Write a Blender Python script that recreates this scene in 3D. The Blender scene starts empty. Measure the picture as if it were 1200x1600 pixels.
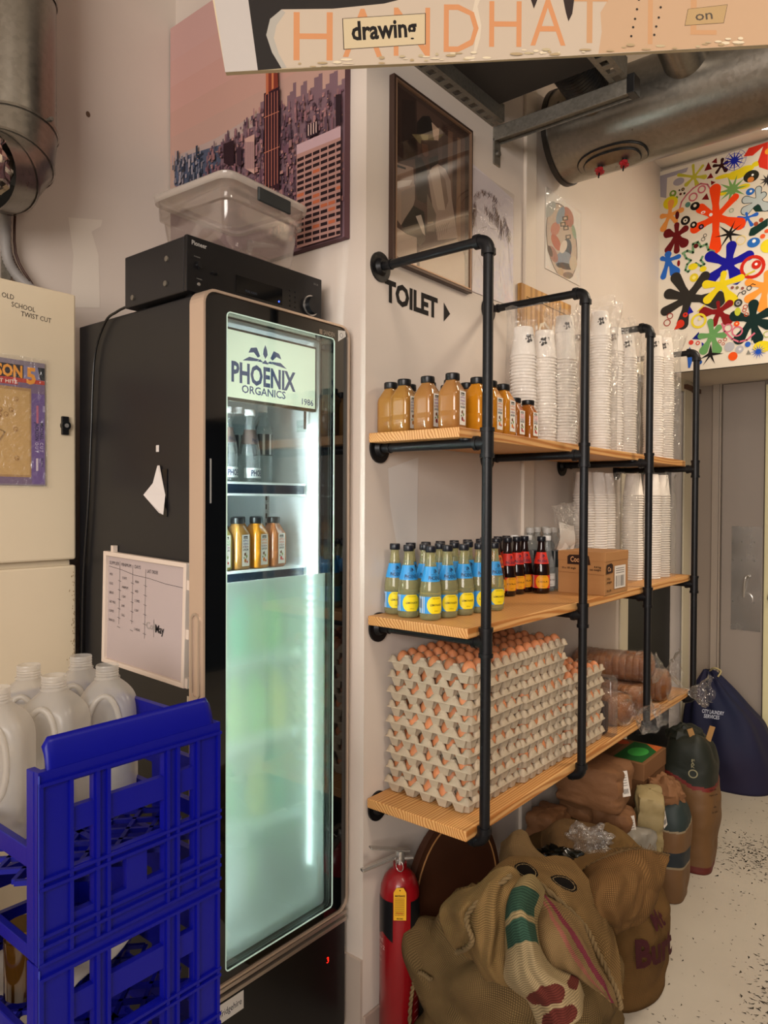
import bpy, bmesh, math, random
import numpy as np
from mathutils import Vector, Matrix, noise
PI=math.pi
S=bpy.context.scene; COL=S.collection
random.seed(7)
# ------------------------------------------------ camera, world, lights, exposure
cam_d=bpy.data.cameras.new('camera'); cam=bpy.data.objects.new('camera',cam_d); COL.objects.link(cam)
cam_d.sensor_fit='HORIZONTAL'; cam_d.sensor_width=36; cam_d.lens=36*1141.7/1200; cam_d.clip_start=.02
cam.matrix_world=Matrix(((.775829,-.012552,.630818,0),(.630923,.00745,-.77581,0),(.005038,.999893,.013699,1.56),(0,0,0,1)))
S.camera=cam
W=bpy.data.worlds.new('world'); S.world=W; W.use_nodes=True
W.node_tree.nodes['Background'].inputs[0].default_value=(.75,.85,1,1); W.node_tree.nodes['Background'].inputs[1].default_value=.25
def area(name,loc,rot,sx,sy,power,col):
    l=bpy.data.lights.new(name,'AREA'); l.shape='RECTANGLE'; l.size=sx; l.size_y=sy; l.energy=power; l.color=col
    o=bpy.data.objects.new(name,l); COL.objects.link(o); o.location=loc; o.rotation_euler=rot; return o
area('shop_window_light',(.9,-2.72,2.2),(math.radians(84),0,math.radians(6)),2.6,1.5,165,(1,.925,.86))
area('unseen_ceiling_fill',(1.1,.9,3.33),(0,0,0),1.2,.5,34,(1,.84,.68))  # unseen area light standing for warm downlights out of view
area('passage_light',(.2,3.5,3.33),(0,0,0),.8,.4,36,(1,.86,.66))
S.view_settings.view_transform='Standard'; S.view_settings.look='None'; S.view_settings.gamma=1; S.view_settings.use_curve_mapping=False
S.view_settings.exposure=0.12
S.cycles.transparent_max_bounces=24; S.cycles.max_bounces=9; S.cycles.transmission_bounces=8; S.cycles.sample_clamp_indirect=4
S.cycles.use_denoising=True
# ------------------------------------------------ helpers
def lin(h):
    h=h.lstrip('#'); r=[int(h[i:i+2],16)/255 for i in (0,2,4)]
    return tuple((c/12.92 if c<=.04045 else ((c+.055)/1.055)**2.4) for c in r)+(1,)
MATS={}
def mat(name,col='808080',rough=.6,metal=0,trans=0,emit=0,coat=0,spec=.5,ior=1.45,attr=False,var=0,vscale=8,bump=0,bscale=60,vcol=None,alpha=1,stretch=(1,1,1),rndhue=0,sss=0,vrough=0):
    if name in MATS: return MATS[name]
    m=bpy.data.materials.new(name); m.use_nodes=True; MATS[name]=m
    N=m.node_tree.nodes; L=m.node_tree.links; b=N['Principled BSDF']
    b.inputs['Roughness'].default_value=rough; b.inputs['Metallic'].default_value=metal
    b.inputs['Transmission Weight'].default_value=trans; b.inputs['IOR'].default_value=ior
    b.inputs['Coat Weight'].default_value=coat; b.inputs['Specular IOR Level'].default_value=spec; b.inputs['Alpha'].default_value=alpha
    if sss: b.inputs['Subsurface Weight'].default_value=sss; b.inputs['Subsurface Scale'].default_value=.02
    src=None
    if attr:
        a=N.new('ShaderNodeAttribute'); a.attribute_name='Col'; src=a.outputs['Color']
    else: b.inputs['Base Color'].default_value=lin(col)
    tc=N.new('ShaderNodeTexCoord'); mp=N.new('ShaderNodeMapping'); mp.inputs['Scale'].default_value=stretch
    L.new(tc.outputs['Object'],mp.inputs['Vector'])
    if var or vrough:
        n=N.new('ShaderNodeTexNoise'); n.inputs['Scale'].default_value=vscale; n.inputs['Detail'].default_value=5; L.new(mp.outputs[0],n.inputs['Vector'])
    if var:
        r=N.new('ShaderNodeMapRange'); r.inputs['From Min'].default_value=.3; r.inputs['From Max'].default_value=.7
        r.inputs['To Max'].default_value=var; L.new(n.outputs['Fac'],r.inputs['Value'])
        mx=N.new('ShaderNodeMix'); mx.data_type='RGBA'; L.new(r.outputs[0],mx.inputs[0])
        if src: L.new(src,mx.inputs[6])
        else: mx.inputs[6].default_value=lin(col)
        mx.inputs[7].default_value=lin(vcol or '000000'); src=mx.outputs[2]
    if rndhue:
        oi=N.new('ShaderNodeObjectInfo'); hs=N.new('ShaderNodeHueSaturation'); rr=N.new('ShaderNodeMapRange')
        rr.inputs['To Min'].default_value=1-rndhue; rr.inputs['To Max'].default_value=1+rndhue; L.new(oi.outputs['Random'],rr.inputs['Value']); L.new(rr.outputs[0],hs.inputs['Value'])
        if src: L.new(src,hs.inputs['Color'])
        else: hs.inputs['Color'].default_value=lin(col)
        src=hs.outputs[0]
    if src: L.new(src,b.inputs['Base Color'])
    if vrough:
        r2=N.new('ShaderNodeMapRange'); r2.inputs['To Min'].default_value=max(0,rough-vrough); r2.inputs['To Max'].default_value=rough+vrough; L.new(n.outputs['Fac'],r2.inputs['Value']); L.new(r2.outputs[0],b.inputs['Roughness'])
    if emit:
        b.inputs['Emission Strength'].default_value=emit
        if src: L.new(src,b.inputs['Emission Color'])
        else: b.inputs['Emission Color'].default_value=lin(col)
    if bump:
        n2=N.new('ShaderNodeTexNoise'); n2.inputs['Scale'].default_value=bscale; n2.inputs['Detail'].default_value=4; L.new(mp.outputs[0],n2.inputs['Vector'])
        bp=N.new('ShaderNodeBump'); bp.inputs['Strength'].default_value=bump; bp.inputs['Distance'].default_value=.004; L.new(n2.outputs['Fac'],bp.inputs['Height']); L.new(bp.outputs[0],b.inputs['Normal'])
    return m
def film(name,tint='ffffff',gloss=.12,milk=0,rough=.12,bump=.0,bscale=40,milkcol='ffffff'):
    "thin clear sheet: mostly see-through, a little sheen, optional milkiness"
    m=bpy.data.materials.new(name); m.use_nodes=True; MATS[name]=m; N=m.node_tree.nodes; L=m.node_tree.links; N.clear()
    o=N.new('ShaderNodeOutputMaterial'); t=N.new('ShaderNodeBsdfTransparent'); t.inputs[0].default_value=lin(tint)
    g=N.new('ShaderNodeBsdfGlossy'); g.inputs['Roughness'].default_value=rough
    lw=N.new('ShaderNodeLayerWeight'); lw.inputs[0].default_value=.25
    mr=N.new('ShaderNodeMapRange'); mr.inputs['To Min'].default_value=gloss*.5; mr.inputs['To Max'].default_value=min(.9,gloss*4+.15); L.new(lw.outputs['Facing'],mr.inputs['Value'])
    mix=N.new('ShaderNodeMixShader'); L.new(mr.outputs[0],mix.inputs[0]); L.new(t.outputs[0],mix.inputs[1]); L.new(g.outputs[0],mix.inputs[2]); last=mix
    if milk:
        d=N.new('ShaderNodeBsdfTranslucent'); d.inputs[0].default_value=lin(milkcol); d2=N.new('ShaderNodeBsdfDiffuse'); d2.inputs[0].default_value=lin(milkcol)
        a=N.new('ShaderNodeMixShader'); L.new(d.outputs[0],a.inputs[1]); L.new(d2.outputs[0],a.inputs[2])
        k=N.new('ShaderNodeMixShader'); k.inputs[0].default_value=milk; L.new(mix.outputs[0],k.inputs[1]); L.new(a.outputs[0],k.inputs[2]); last=k
    if bump:
        tc=N.new('ShaderNodeTexCoord'); n2=N.new('ShaderNodeTexNoise'); n2.inputs['Scale'].default_value=bscale; n2.inputs['Detail'].default_value=3; n2.inputs['Distortion'].default_value=1.5; L.new(tc.outputs['Object'],n2.inputs['Vector'])
        bp=N.new('ShaderNodeBump'); bp.inputs['Strength'].default_value=bump; bp.inputs['Distance'].default_value=.02; L.new(n2.outputs['Fac'],bp.inputs['Height']); L.new(bp.outputs[0],g.inputs['Normal'])
    L.new(last.outputs[0],o.inputs[0]); return m
class MB:
    def __init__(s): s.v=[]; s.f=[]; s.c=[]; s.sm=[]; s.uv={}
    def add(s,vs,fs,col=None,smooth=False):
        n=len(s.v); s.v+=[tuple(v) for v in vs]; s.f+=[tuple(i+n for i in f) for f in fs]
        s.c+=[col]*len(fs); s.sm+=[smooth]*len(fs); return s
    def box(s,x0,x1,y0,y1,z0,z1,col=None,M=None):
        vs=[Vector((x,y,z)) for x in (x0,x1) for y in (y0,y1) for z in (z0,z1)]
        if M: vs=[M@v for v in vs]
        return s.add(vs,[(0,1,3,2),(4,6,7,5),(0,4,5,1),(2,3,7,6),(0,2,6,4),(1,5,7,3)],col)
    def tube(s,pts,r,seg=10,caps=True,col=None,sq=1.0):
        pts=[Vector(p) for p in pts]; n=len(pts); rr=r if isinstance(r,(list,tuple)) else [r]*n
        T=[(pts[min(i+1,n-1)]-pts[max(i-1,0)]).normalized() for i in range(n)]
        u=T[0].orthogonal().normalized(); vs=[]
        for i in range(n):
            u=(u-T[i]*u.dot(T[i])).normalized(); w=T[i].cross(u)
            vs+=[pts[i]+(u*math.cos(2*PI*k/seg)+w*math.sin(2*PI*k/seg)*sq)*rr[i] for k in range(seg)]
        fs=[(i*seg+k,i*seg+(k+1)%seg,(i+1)*seg+(k+1)%seg,(i+1)*seg+k) for i in range(n-1) for k in range(seg)]
        s.add(vs,fs,col,True)
        if caps: s.add(vs[:seg],[tuple(range(seg))[::-1]],col); s.add(vs[-seg:],[tuple(range(seg))],col)
        return s
    def lathe(s,prof,c=(0,0,0),seg=20,col=None,colf=None,sq=None):
        "prof: [(r,z)]; sq: rounded-square exponent"
        c=Vector(c); n=len(prof); vs=[]
        for r,z in prof:
            for k in range(seg):
                a=2*PI*(k+.5)/seg; x,y=math.cos(a),math.sin(a)
                if sq: q=(abs(x)**sq+abs(y)**sq)**(-1/sq); x*=q; y*=q
                vs.append(c+Vector((x*r,y*r,z)))
        for i in range(n-1):
            fs=[(i*seg+k,i*seg+(k+1)%seg,(i+1)*seg+(k+1)%seg,(i+1)*seg+k) for k in range(seg)]
            if i==0: b=len(s.v); s.add(vs,fs,col,True)
            else:
                s.f+=[tuple(q+b for q in f) for f in fs]; s.c+=[col]*seg; s.sm+=[True]*seg
        if prof[0][0]>1e-5: s.f.append(tuple(b+k for k in range(seg))[::-1]); s.c.append(col); s.sm.append(False)
        if prof[-1][0]>1e-5: s.f.append(tuple(b+(n-1)*seg+k for k in range(seg))); s.c.append(col); s.sm.append(False)
        return s
    def ring(s,outer,inner,fr,d0,d1,col=None,cin=None,cfront=None):
        "frame between two loops with equal counts; fr(u,v,d)->point"
        n=len(outer); vs=[fr(*p,d) for d in (d0,d1) for L_ in (outer,inner) for p in L_]
        O0,I0,O1,I1=0,n,2*n,3*n; q=lambda a,b:[(a+k,a+(k+1)%n,b+(k+1)%n,b+k) for k in range(n)]
        s.add(vs,q(O1,I1),cfront or col); b=len(s.v)-len(vs)
        for fs,c in ((q(O0,O1),col),(q(I1,I0),cin or col),(q(I0,O0),col)):
            s.f+=[tuple(i+b for i in f) for f in fs]; s.c+=[c]*n; s.sm+=[False]*n
        return s
    def prism(s,poly,fr,d0,d1,col=None):
        n=len(poly); vs=[fr(*p,d0) for p in poly]+[fr(*p,d1) for p in poly]
        return s.add(vs,[tuple(range(n,2*n)),tuple(range(n))[::-1]]+[(k,(k+1)%n,n+(k+1)%n,n+k) for k in range(n)],col)
    def grid(s,fn,nu,nv,col=None,colf=None,size=None):
        b=len(s.v)
        if size: s.uv.update({b+i*(nv+1)+j:(size[0]*i/nu,size[1]*j/nv,0) for i in range(nu+1) for j in range(nv+1)})
        s.v+=[tuple(fn(i/nu,j/nv)) for i in range(nu+1) for j in range(nv+1)]
        for i in range(nu):
            for j in range(nv):
                s.f.append((b+i*(nv+1)+j,b+(i+1)*(nv+1)+j,b+(i+1)*(nv+1)+j+1,b+i*(nv+1)+j+1)); s.sm.append(True)
                s.c.append(colf((i+.5)/nu,(j+.5)/nv) if colf else col)
        return s
    def mesh(s,name,m):
        me=bpy.data.meshes.new(name); me.from_pydata(s.v,[],s.f); me.update()
        me.polygons.foreach_set('use_smooth',s.sm)
        if any(c is not None for c in s.c):
            a=me.attributes.new('Col','FLOAT_COLOR','FACE'); cache={}
            d=[]
            for c in s.c:
                if c not in cache: cache[c]=lin(c) if isinstance(c,str) else (tuple(c) if c else (.5,.5,.5,1))
                d+=cache[c]
            a.data.foreach_set('color',d)
        if s.uv:
            a=me.attributes.new('weave','FLOAT_VECTOR','POINT'); w=[]
            for i in range(len(s.v)): w+=s.uv.get(i,s.v[i])
            a.data.foreach_set('vector',w)
        me.materials.append(m); return me
    def build(s,name,m,parent=None,bevel=0,sub=0,solid=0,sharp=None):
        me=s.mesh(name,m); o=bpy.data.objects.new(name,me); COL.objects.link(o); o.parent=parent
        if sharp: me.set_sharp_from_angle(angle=math.radians(sharp))
        if solid: d=o.modifiers.new('solid','SOLIDIFY'); d.thickness=solid; d.offset=0
        if bevel: d=o.modifiers.new('bevel','BEVEL'); d.width=bevel; d.segments=2; d.limit_method='ANGLE'
        if sub: d=o.modifiers.new('sub','SUBSURF'); d.levels=sub; d.render_levels=sub
        return o
def tag(o,label=None,cat=None,group=None,kind=None):
    if label: o['label']=label
    if cat: o['category']=cat
    if group: o['group']=group
    if kind: o['kind']=kind
    return o
def thing(name,label,cat,loc=(0,0,0),rz=0,group=None):
    o=bpy.data.objects.new(name,None); COL.objects.link(o); o.location=loc; o.rotation_euler=(0,0,rz); o.empty_display_size=.02
    return tag(o,label,cat,group)
def struct(name,mb,m,**k): return tag(mb.build(name,m,**k),kind='structure')
def dup(root,loc=None,rz=None,label=None,group=None):
    r=root.copy(); COL.objects.link(r)
    if loc is not None: r.location=loc
    if rz is not None: r.rotation_euler=(0,0,rz)
    if label: r['label']=label
    if group: r['group']=group
    for ch in list(root.children):
        c=ch.copy(); COL.objects.link(c); c.parent=r
        for g in ch.children: d=g.copy(); COL.objects.link(d); d.parent=c
    return r
ORD='first second third fourth fifth sixth seventh eighth ninth tenth eleventh twelfth thirteenth fourteenth fifteenth sixteenth seventeenth eighteenth nineteenth'.split()
for d_ in ('twent','thirt','fort','fift'): ORD+=[d_+'ieth']+[d_+'y-'+w for w in ORD[:9]]
def frame(o,u,v):
    o=Vector(o);u=Vector(u).normalized();v=Vector(v).normalized();n=u.cross(v)
    return lambda a,b,d=0:o+u*a+v*b+n*d
# frames whose +d side faces the room: on x-planes (u=+Y,v=Z -> n=+X), on y-planes (u=+X,v=Z -> n=-Y)
def ell(cx,cy,rx,ry,n=20,rot=0):
    c,s_=math.cos(rot),math.sin(rot); return [(cx+rx*math.cos(t)*c-ry*math.sin(t)*s_,cy+rx*math.cos(t)*s_+ry*math.sin(t)*c) for t in [2*PI*k/n for k in range(n)]]
class Print(MB):
    "flat print: coloured polygons laid one above another on a plane"
    def __init__(s,fr,d=.0004,step=.00002): super().__init__(); s.fr=fr; s.d=d; s.st=step
    def poly(s,pts,col):
        s.d+=s.st; vs=[s.fr(p[0],p[1],s.d) for p in pts]; a=sum(pts[i-1][0]*pts[i][1]-pts[i][0]*pts[i-1][1] for i in range(len(pts)))
        if a<0: vs=vs[::-1]
        return s.add(vs,[tuple(range(len(vs)))],col)
    def rect(s,x0,y0,x1,y1,col): return s.poly([(x0,y0),(x1,y0),(x1,y1),(x0,y1)],col)
    def oval(s,cx,cy,rx,ry,col,n=20,rot=0): return s.poly(ell(cx,cy,rx,ry,n,rot),col)
    def line(s,pts,w,col):
        s.d+=s.st
        for i in range(len(pts)-1):
            a=Vector(pts[i][:2]);b=Vector(pts[i+1][:2]);t=(b-a)
            if t.length<1e-7: continue
            t=t.normalized(); n=Vector((-t.y,t.x))*w/2; e=t*w*.3
            q=[a-e+n*-1,b+e-n,b+e+n,a-e+n]; s.add([s.fr(p.x,p.y,s.d) for p in q],[(0,1,2,3)],col)
        return s
    def ringp(s,cx,cy,r,w,col,n=20):
        s.d+=s.st; o=ell(cx,cy,r+w/2,r+w/2,n); i=ell(cx,cy,r-w/2,r-w/2,n)
        return s.add([s.fr(*p,s.d) for p in o+i],[(k,(k+1)%n,n+(k+1)%n,n+k) for k in range(n)],col)
    def capsule(s,c,e,r0,r1,col):
        c=Vector(c);e=Vector(e);t=e-c;
        if t.length<1e-6: return s.oval(e.x,e.y,r1,r1,col)
        t.normalize();n=Vector((-t.y,t.x)); a=math.atan2(t.y,t.x)
        arc=[e+Vector((math.cos(a+k),math.sin(a+k)))*r1 for k in [PI/2-PI*i/8 for i in range(9)]][::-1]
        mid=c.lerp(e,.45); return s.poly([tuple(p) for p in [c-n*r0,mid-n*r0*.85]+arc+[mid+n*r0*.85,c+n*r0]],col)
    def splat(s,c,lobes,col):
        k=max(1.0*sum(l[2] for l in lobes)/len(lobes),1e-4)
        s.oval(*c,k*1.25,k*1.25,col,12)
        for x,y,w in lobes: s.capsule(c,(x,y),min(k*.95,w*1.15),w*1.3,col)
    def spikes(s,c,pts,r,col):
        A=sorted((math.atan2(y-c[1],x-c[0]),x,y) for x,y in pts); out=[]
        for i,(a,x,y) in enumerate(A):
            b=A[(i+1)%len(A)][0]; b+=2*PI if b<a else 0; m=(a+b)/2; out+=[(x,y),(c[0]+r*math.cos(m),c[1]+r*math.sin(m))]
        s.poly(out,col)
    def text(s,t,x,y,h,col,w=None,bold=0,sx=1,align='l',rot=0,wrap=None):
        vs,fs,W_=glyphs(t,bold)
        k=h/.7; kx=k*sx
        if w: kx=w/max(W_,1e-6)
        ox={'l':0,'c':-W_*kx/2,'r':-W_*kx}[align]; s.d+=s.st; c,sn=math.cos(rot),math.sin(rot); out=[]
        for a,b in vs:
            p,q=a*kx+ox,b*k; out.append(s.fr(x+p*c-q*sn,y+p*sn+q*c,s.d))
        return s.add(out,fs,col)
    def run(s,items):
        for it in items:
            k=it[0]
            if k=='P': s.poly(it[2],it[1])
            elif k=='E': s.oval(*it[2],it[3],it[4],it[1])
            elif k=='R': s.ringp(*it[2],it[3],it[4],it[1])
            elif k=='S': s.splat(it[2],it[3],it[1])
            elif k=='K': s.spikes(it[2],it[3],it[4],it[1])
            elif k=='L': s.line(it[2],it[3],it[1])
            elif k=='N':
                n=it[5]; s.spikes(it[2],[(it[2][0]+it[3]*math.cos(2*PI*j/n),it[2][1]+it[3]*math.sin(2*PI*j/n)) for j in range(n)],it[4],it[1])
        return s
GL={}
def glyphs(t,bold=0):
    if (t,bold) in GL: return GL[(t,bold)]
    c=bpy.data.curves.new('t','FONT'); c.body=t; c.resolution_u=2; c.offset=bold; o=bpy.data.objects.new('t',c)
    me=bpy.data.meshes.new_from_object(o); vs=[(v.co.x,v.co.y) for v in me.vertices]; fs=[tuple(p.vertices) for p in me.polygons]
    w=max([v[0] for v in vs]) if vs else 0
    # keep faces looking along +normal
    for i,f in enumerate(fs):
        a=sum(vs[f[j-1]][0]*vs[f[j]][1]-vs[f[j]][0]*vs[f[j-1]][1] for j in range(len(f)))
        if a<0: fs[i]=f[::-1]
    bpy.data.objects.remove(o); bpy.data.meshes.remove(me); bpy.data.curves.remove(c)
    GL[(t,bold)]=(vs,fs,w); return GL[(t,bold)]
def cr(p,t):
    n=len(p)-1; x=min(max(t,0),1)*n; i=min(int(x),n-1); f=x-i
    a,b,c,d=[Vector(p[min(max(k,0),n)]) for k in (i-1,i,i+1,i+2)]
    return .5*((2*b)+(c-a)*f+(2*a-5*b+4*c-d)*f*f+(3*b-a-3*c+d)*f**3)
def crease(P,f=10,seed=0):
    "folded-paper ridges: distance to the borders of random cells"
    d,_=noise.voronoi(P*f+Vector((seed,seed*.7,0))); return min(d[1]-d[0],.5)
def patch(net,nu,nv,amp=.004,freq=18,colf=None,wr=.003):
    def fn(u,v):
        P=cr([cr(r,v) for r in net],u); return P+noise.noise_vector(P*freq)*amp+noise.noise_vector(P*freq*.4)*amp*1.5+noise.noise_vector(P*8+Vector((5,1,2)))*wr*1.6+Vector((.63,-.77,.1))*(crease(P,7)*.030+(1-abs(noise.noise(P*11)))*.012-.016+wr*math.sin(v*26+u*7+3*noise.noise(P*6))*math.sin(u*PI)**.5)
    return MB().grid(fn,nu,nv,colf=colf,size=(.28,.24))
def blob(c,rx,ry,h,n=40,m=28,e=2.6,ez=2.4,amp=.02,freq=5,seed=0,top=.85,colf=None,tilt=(0,0)):
    "filled sack standing on the floor: superellipse section, bulging sides"
    c=Vector(c)
    def fn(u,v):
        a=2*PI*u; x,y=math.cos(a),math.sin(a); q=(abs(x)**e+abs(y)**e)**(-1/e)
        if v<.12: rr=v/.12*.9; z=0
        else:
            t=(v-.12)/.88; z=h*t**.9; rr=(1-(2*t-1)**2*(1-.82) if t<.5 else 1-((2*t-1)**ez)*(1-0.0))
            rr=max(rr,0)**.5 if t>=.5 else .9+.1*math.sin(t*PI)
            if t>=.5: z=h*(.5+.5*math.sin((t-.5)*PI)*1.0) if False else z
        P=Vector((x*q*rx*rr,y*q*ry*rr,z)); s_=Vector((seed*7.3,seed*3.1,0))
        d=noise.noise_vector(P*freq+s_)*amp+noise.noise_vector(P*freq*3+s_)*amp*.35+P*(crease(P,5,seed)*.10*amp/.012); d.z*=min(1,z/h*2) if h else 0
        P+=d; P.x+=tilt[0]*P.z; P.y+=tilt[1]*P.z; P.z=max(P.z,0); return c+P
    return MB().grid(fn,n,m,colf=colf,size=(1.5,.62))
def curlpipe(a,b,c,n=8): # quadratic bend
    a,b,c=map(Vector,(a,b,c)); return [a.lerp(b,t).lerp(b.lerp(c,t),t) for t in [i/n for i in range(n+1)]]
# ------------------------------------------------ special materials
def wood_mat(name,c1,c2,scale=38,axis='Y',mid='7d4f28'):
    m=bpy.data.materials.new(name); m.use_nodes=True; MATS[name]=m; N=m.node_tree.nodes; L=m.node_tree.links; b=N['Principled BSDF']
    tc=N.new('ShaderNodeTexCoord'); mp=N.new('ShaderNodeMapping'); mp.inputs['Scale'].default_value=(1,.07,1) if axis=='Y' else (1,1,.07)
    mp.inputs['Location'].default_value=(.13,0,.09)
    L.new(tc.outputs['Object'],mp.inputs[0])
    nz=N.new('ShaderNodeTexNoise'); nz.inputs['Scale'].default_value=5; nz.inputs['Detail'].default_value=3; L.new(mp.outputs[0],nz.inputs[0])
    mm=N.new('ShaderNodeMix'); mm.data_type='VECTOR'; mm.inputs[0].default_value=.12; L.new(mp.outputs[0],mm.inputs[4]); L.new(nz.outputs['Color'],mm.inputs[5])
    w=N.new('ShaderNodeTexWave'); w.wave_type='RINGS'; w.rings_direction=axis; w.inputs['Scale'].default_value=scale; w.inputs['Distortion'].default_value=1.2; w.inputs['Detail'].default_value=2
    L.new(mm.outputs[1],w.inputs[0]); r=N.new('ShaderNodeValToRGB'); e=r.color_ramp.elements; e[0].color=lin(c1); e[1].color=lin(c2); e[0].position=.25; e[1].position=.95
    L.new(w.outputs['Fac'],r.inputs[0])
    n3=N.new('ShaderNodeTexNoise'); n3.inputs['Scale'].default_value=3; L.new(mp.outputs[0],n3.inputs[0]); mx=N.new('ShaderNodeMix'); mx.data_type='RGBA'; mx.blend_type='MULTIPLY'; mx.inputs[0].default_value=.35
    L.new(r.outputs[0],mx.inputs[6]); L.new(n3.outputs['Fac'],mx.inputs[7]); L.new(mx.outputs[2],b.inputs['Base Color']); b.inputs['Roughness'].default_value=.5; return m
def burlap(name,col='8a6a45',scale=470):
    m=bpy.data.materials.new(name); m.use_nodes=True; MATS[name]=m; N=m.node_tree.nodes; L=m.node_tree.links; b=N['Principled BSDF']
    tc=N.new('ShaderNodeTexCoord'); at=N.new('ShaderNodeAttribute'); at.attribute_name='Col'
    wa=N.new('ShaderNodeAttribute'); wa.attribute_name='weave'
    def wave(d,s):
        mp=N.new('ShaderNodeMapping'); mp.inputs['Rotation'].default_value=d; L.new(wa.outputs['Vector'],mp.inputs[0])
        w=N.new('ShaderNodeTexWave'); w.wave_type='BANDS'; w.inputs['Scale'].default_value=s; w.inputs['Distortion'].default_value=1.2; w.inputs['Detail Scale'].default_value=.25; L.new(mp.outputs[0],w.inputs[0]); return w
    w1=wave((0,0,0),scale/6.3); w2=wave((0,0,PI/2),scale/6.3)
    mn=N.new('ShaderNodeMath'); mn.operation='MULTIPLY'; L.new(w1.outputs['Fac'],mn.inputs[0]); L.new(w2.outputs['Fac'],mn.inputs[1])
    nz=N.new('ShaderNodeTexNoise'); nz.inputs['Scale'].default_value=9; nz.inputs['Detail'].default_value=6; L.new(tc.outputs['Object'],nz.inputs[0])
    ad=N.new('ShaderNodeMath'); ad.operation='MULTIPLY_ADD'; ad.inputs[1].default_value=.75; L.new(mn.outputs[0],ad.inputs[0]); 
    mr=N.new('ShaderNodeMapRange'); mr.inputs['From Min'].default_value=.3; mr.inputs['From Max'].default_value=.7; mr.inputs['To Min'].default_value=.27; mr.inputs['To Max'].default_value=.5; L.new(nz.outputs['Fac'],mr.inputs[0]); L.new(mr.outputs[0],ad.inputs[2])
    mx=N.new('ShaderNodeMix'); mx.data_type='RGBA'; mx.blend_type='MULTIPLY'; mx.inputs[0].default_value=1; L.new(at.outputs['Color'],mx.inputs[6]); L.new(ad.outputs[0],mx.inputs[7]); L.new(mx.outputs[2],b.inputs['Base Color'])
    b.inputs['Roughness'].default_value=.95; b.inputs['Specular IOR Level'].default_value=.1
    bp=N.new('ShaderNodeBump'); bp.inputs['Strength'].default_value=.5; bp.inputs['Distance'].default_value=.0015; L.new(mn.outputs[0],bp.inputs['Height']); L.new(bp.outputs[0],b.inputs['Normal']); return m
def galv(name,c1='8f8a80',c2='b9b3a8',rough=.33,scale=70):
    m=bpy.data.materials.new(name); m.use_nodes=True; MATS[name]=m; N=m.node_tree.nodes; L=m.node_tree.links; b=N['Principled BSDF']
    tc=N.new('ShaderNodeTexCoord'); v=N.new('ShaderNodeTexVoronoi'); v.inputs['Scale'].default_value=scale; L.new(tc.outputs['Object'],v.inputs['Vector'])
    n=N.new('ShaderNodeTexNoise'); n.inputs['Scale'].default_value=6; n.inputs['Detail'].default_value=4; L.new(tc.outputs['Object'],n.inputs[0])
    a=N.new('ShaderNodeMath'); a.operation='ADD'; L.new(v.outputs['Color'],a.inputs[0]); L.new(n.outputs['Fac'],a.inputs[1]); h=N.new('ShaderNodeMath'); h.operation='MULTIPLY'; h.inputs[1].default_value=.5; L.new(a.outputs[0],h.inputs[0])
    r=N.new('ShaderNodeValToRGB'); r.color_ramp.elements[0].color=lin(c1); r.color_ramp.elements[1].color=lin(c2); L.new(h.outputs[0],r.inputs[0]); L.new(r.outputs[0],b.inputs['Base Color'])
    mr=N.new('ShaderNodeMapRange'); mr.inputs['To Min'].default_value=rough-.03; mr.inputs['To Max'].default_value=rough+.12; L.new(h.outputs[0],mr.inputs[0]); L.new(mr.outputs[0],b.inputs['Roughness']); b.inputs['Metallic'].default_value=.92; return m
def wall_mat(name,col,stain='9a8070'):
    m=mat(name,col,.62,var=.16,vscale=1.3,vcol=stain,bump=.12,bscale=30); return m
M_wall=wall_mat('painted_wall','d9cdc2'); M_wall2=wall_mat('painted_wall_warm','dccfc0'); M_ceil=mat('ceiling_paint','e4ddd2',.8)
M_print=mat('flat_print',rough=.75,attr=True,spec=.25); M_sprint=mat('satin_print',rough=.35,attr=True); M_plain=mat('coloured_plastic',rough=.35,attr=True)
M_black=mat('black_iron','17171a',.42,metal=.3,var=.3,vscale=20,vcol='0a0a0c',bump=.1,bscale=120)
M_bplas=mat('black_plastic','121214',.35); M_fr=mat('fridge_black','15161a',.38,var=.25,vscale=3,vcol='241f1c'); M_frg=mat('gloss_black','07080a',.06,coat=.5)
M_silver=mat('satin_silver','c2b4a8',.35,metal=.85); M_white=mat('white_enamel','dfe6e6',.35); M_sheet=film('smooth_sleeve',gloss=.05,milk=.03,rough=.1,bump=.25,bscale=9)
M_steel=mat('brushed_steel','c9c4be',.25,metal=.8,vrough=.12,vscale=5)
M_galv=galv('galvanised_steel','7d786f','938d83',.27,90); M_galvd=galv('dull_zinc','6f6b62','98938a',.5,120)
M_wood=wood_mat('pine_board','e2ac6c','b97636',44); M_card=mat('cardboard','a87848',.8,var=.2,vscale=5,vcol='8a5c34',stretch=(1,1,6))
M_kraft=mat('kraft_paper','7c5434',.75,var=.4,vscale=7,vcol='6a4628',bump=1.0,bscale=34); M_pulp=mat('egg_tray_pulp','b8a892',.95,var=.25,vscale=25,vcol='93836e',bump=.35,bscale=320,spec=.15)
M_egg=mat('eggshell','c07a50',.5,rndhue=.22,sss=.0,var=.15,vscale=60,vcol='a0603c')
M_glass=mat('clear_bottle_glass','eef2dc',.02,trans=1,ior=1.33); M_film=film('clear_plastic_wrap',gloss=.1,milk=.06,rough=.16,bump=.9,bscale=28)
M_pane=film('door_glass',tint='f9fbfa',gloss=.05,rough=.02); M_burlap=burlap('burlap')
M_cup=mat('paper_cup','efe6dc',.6); M_milk=mat('milky_plastic','d9d6d0',.35,trans=.0,sss=.0,spec=.4)
M_attr=mat('painted_parts',rough=.5,attr=True)
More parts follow.
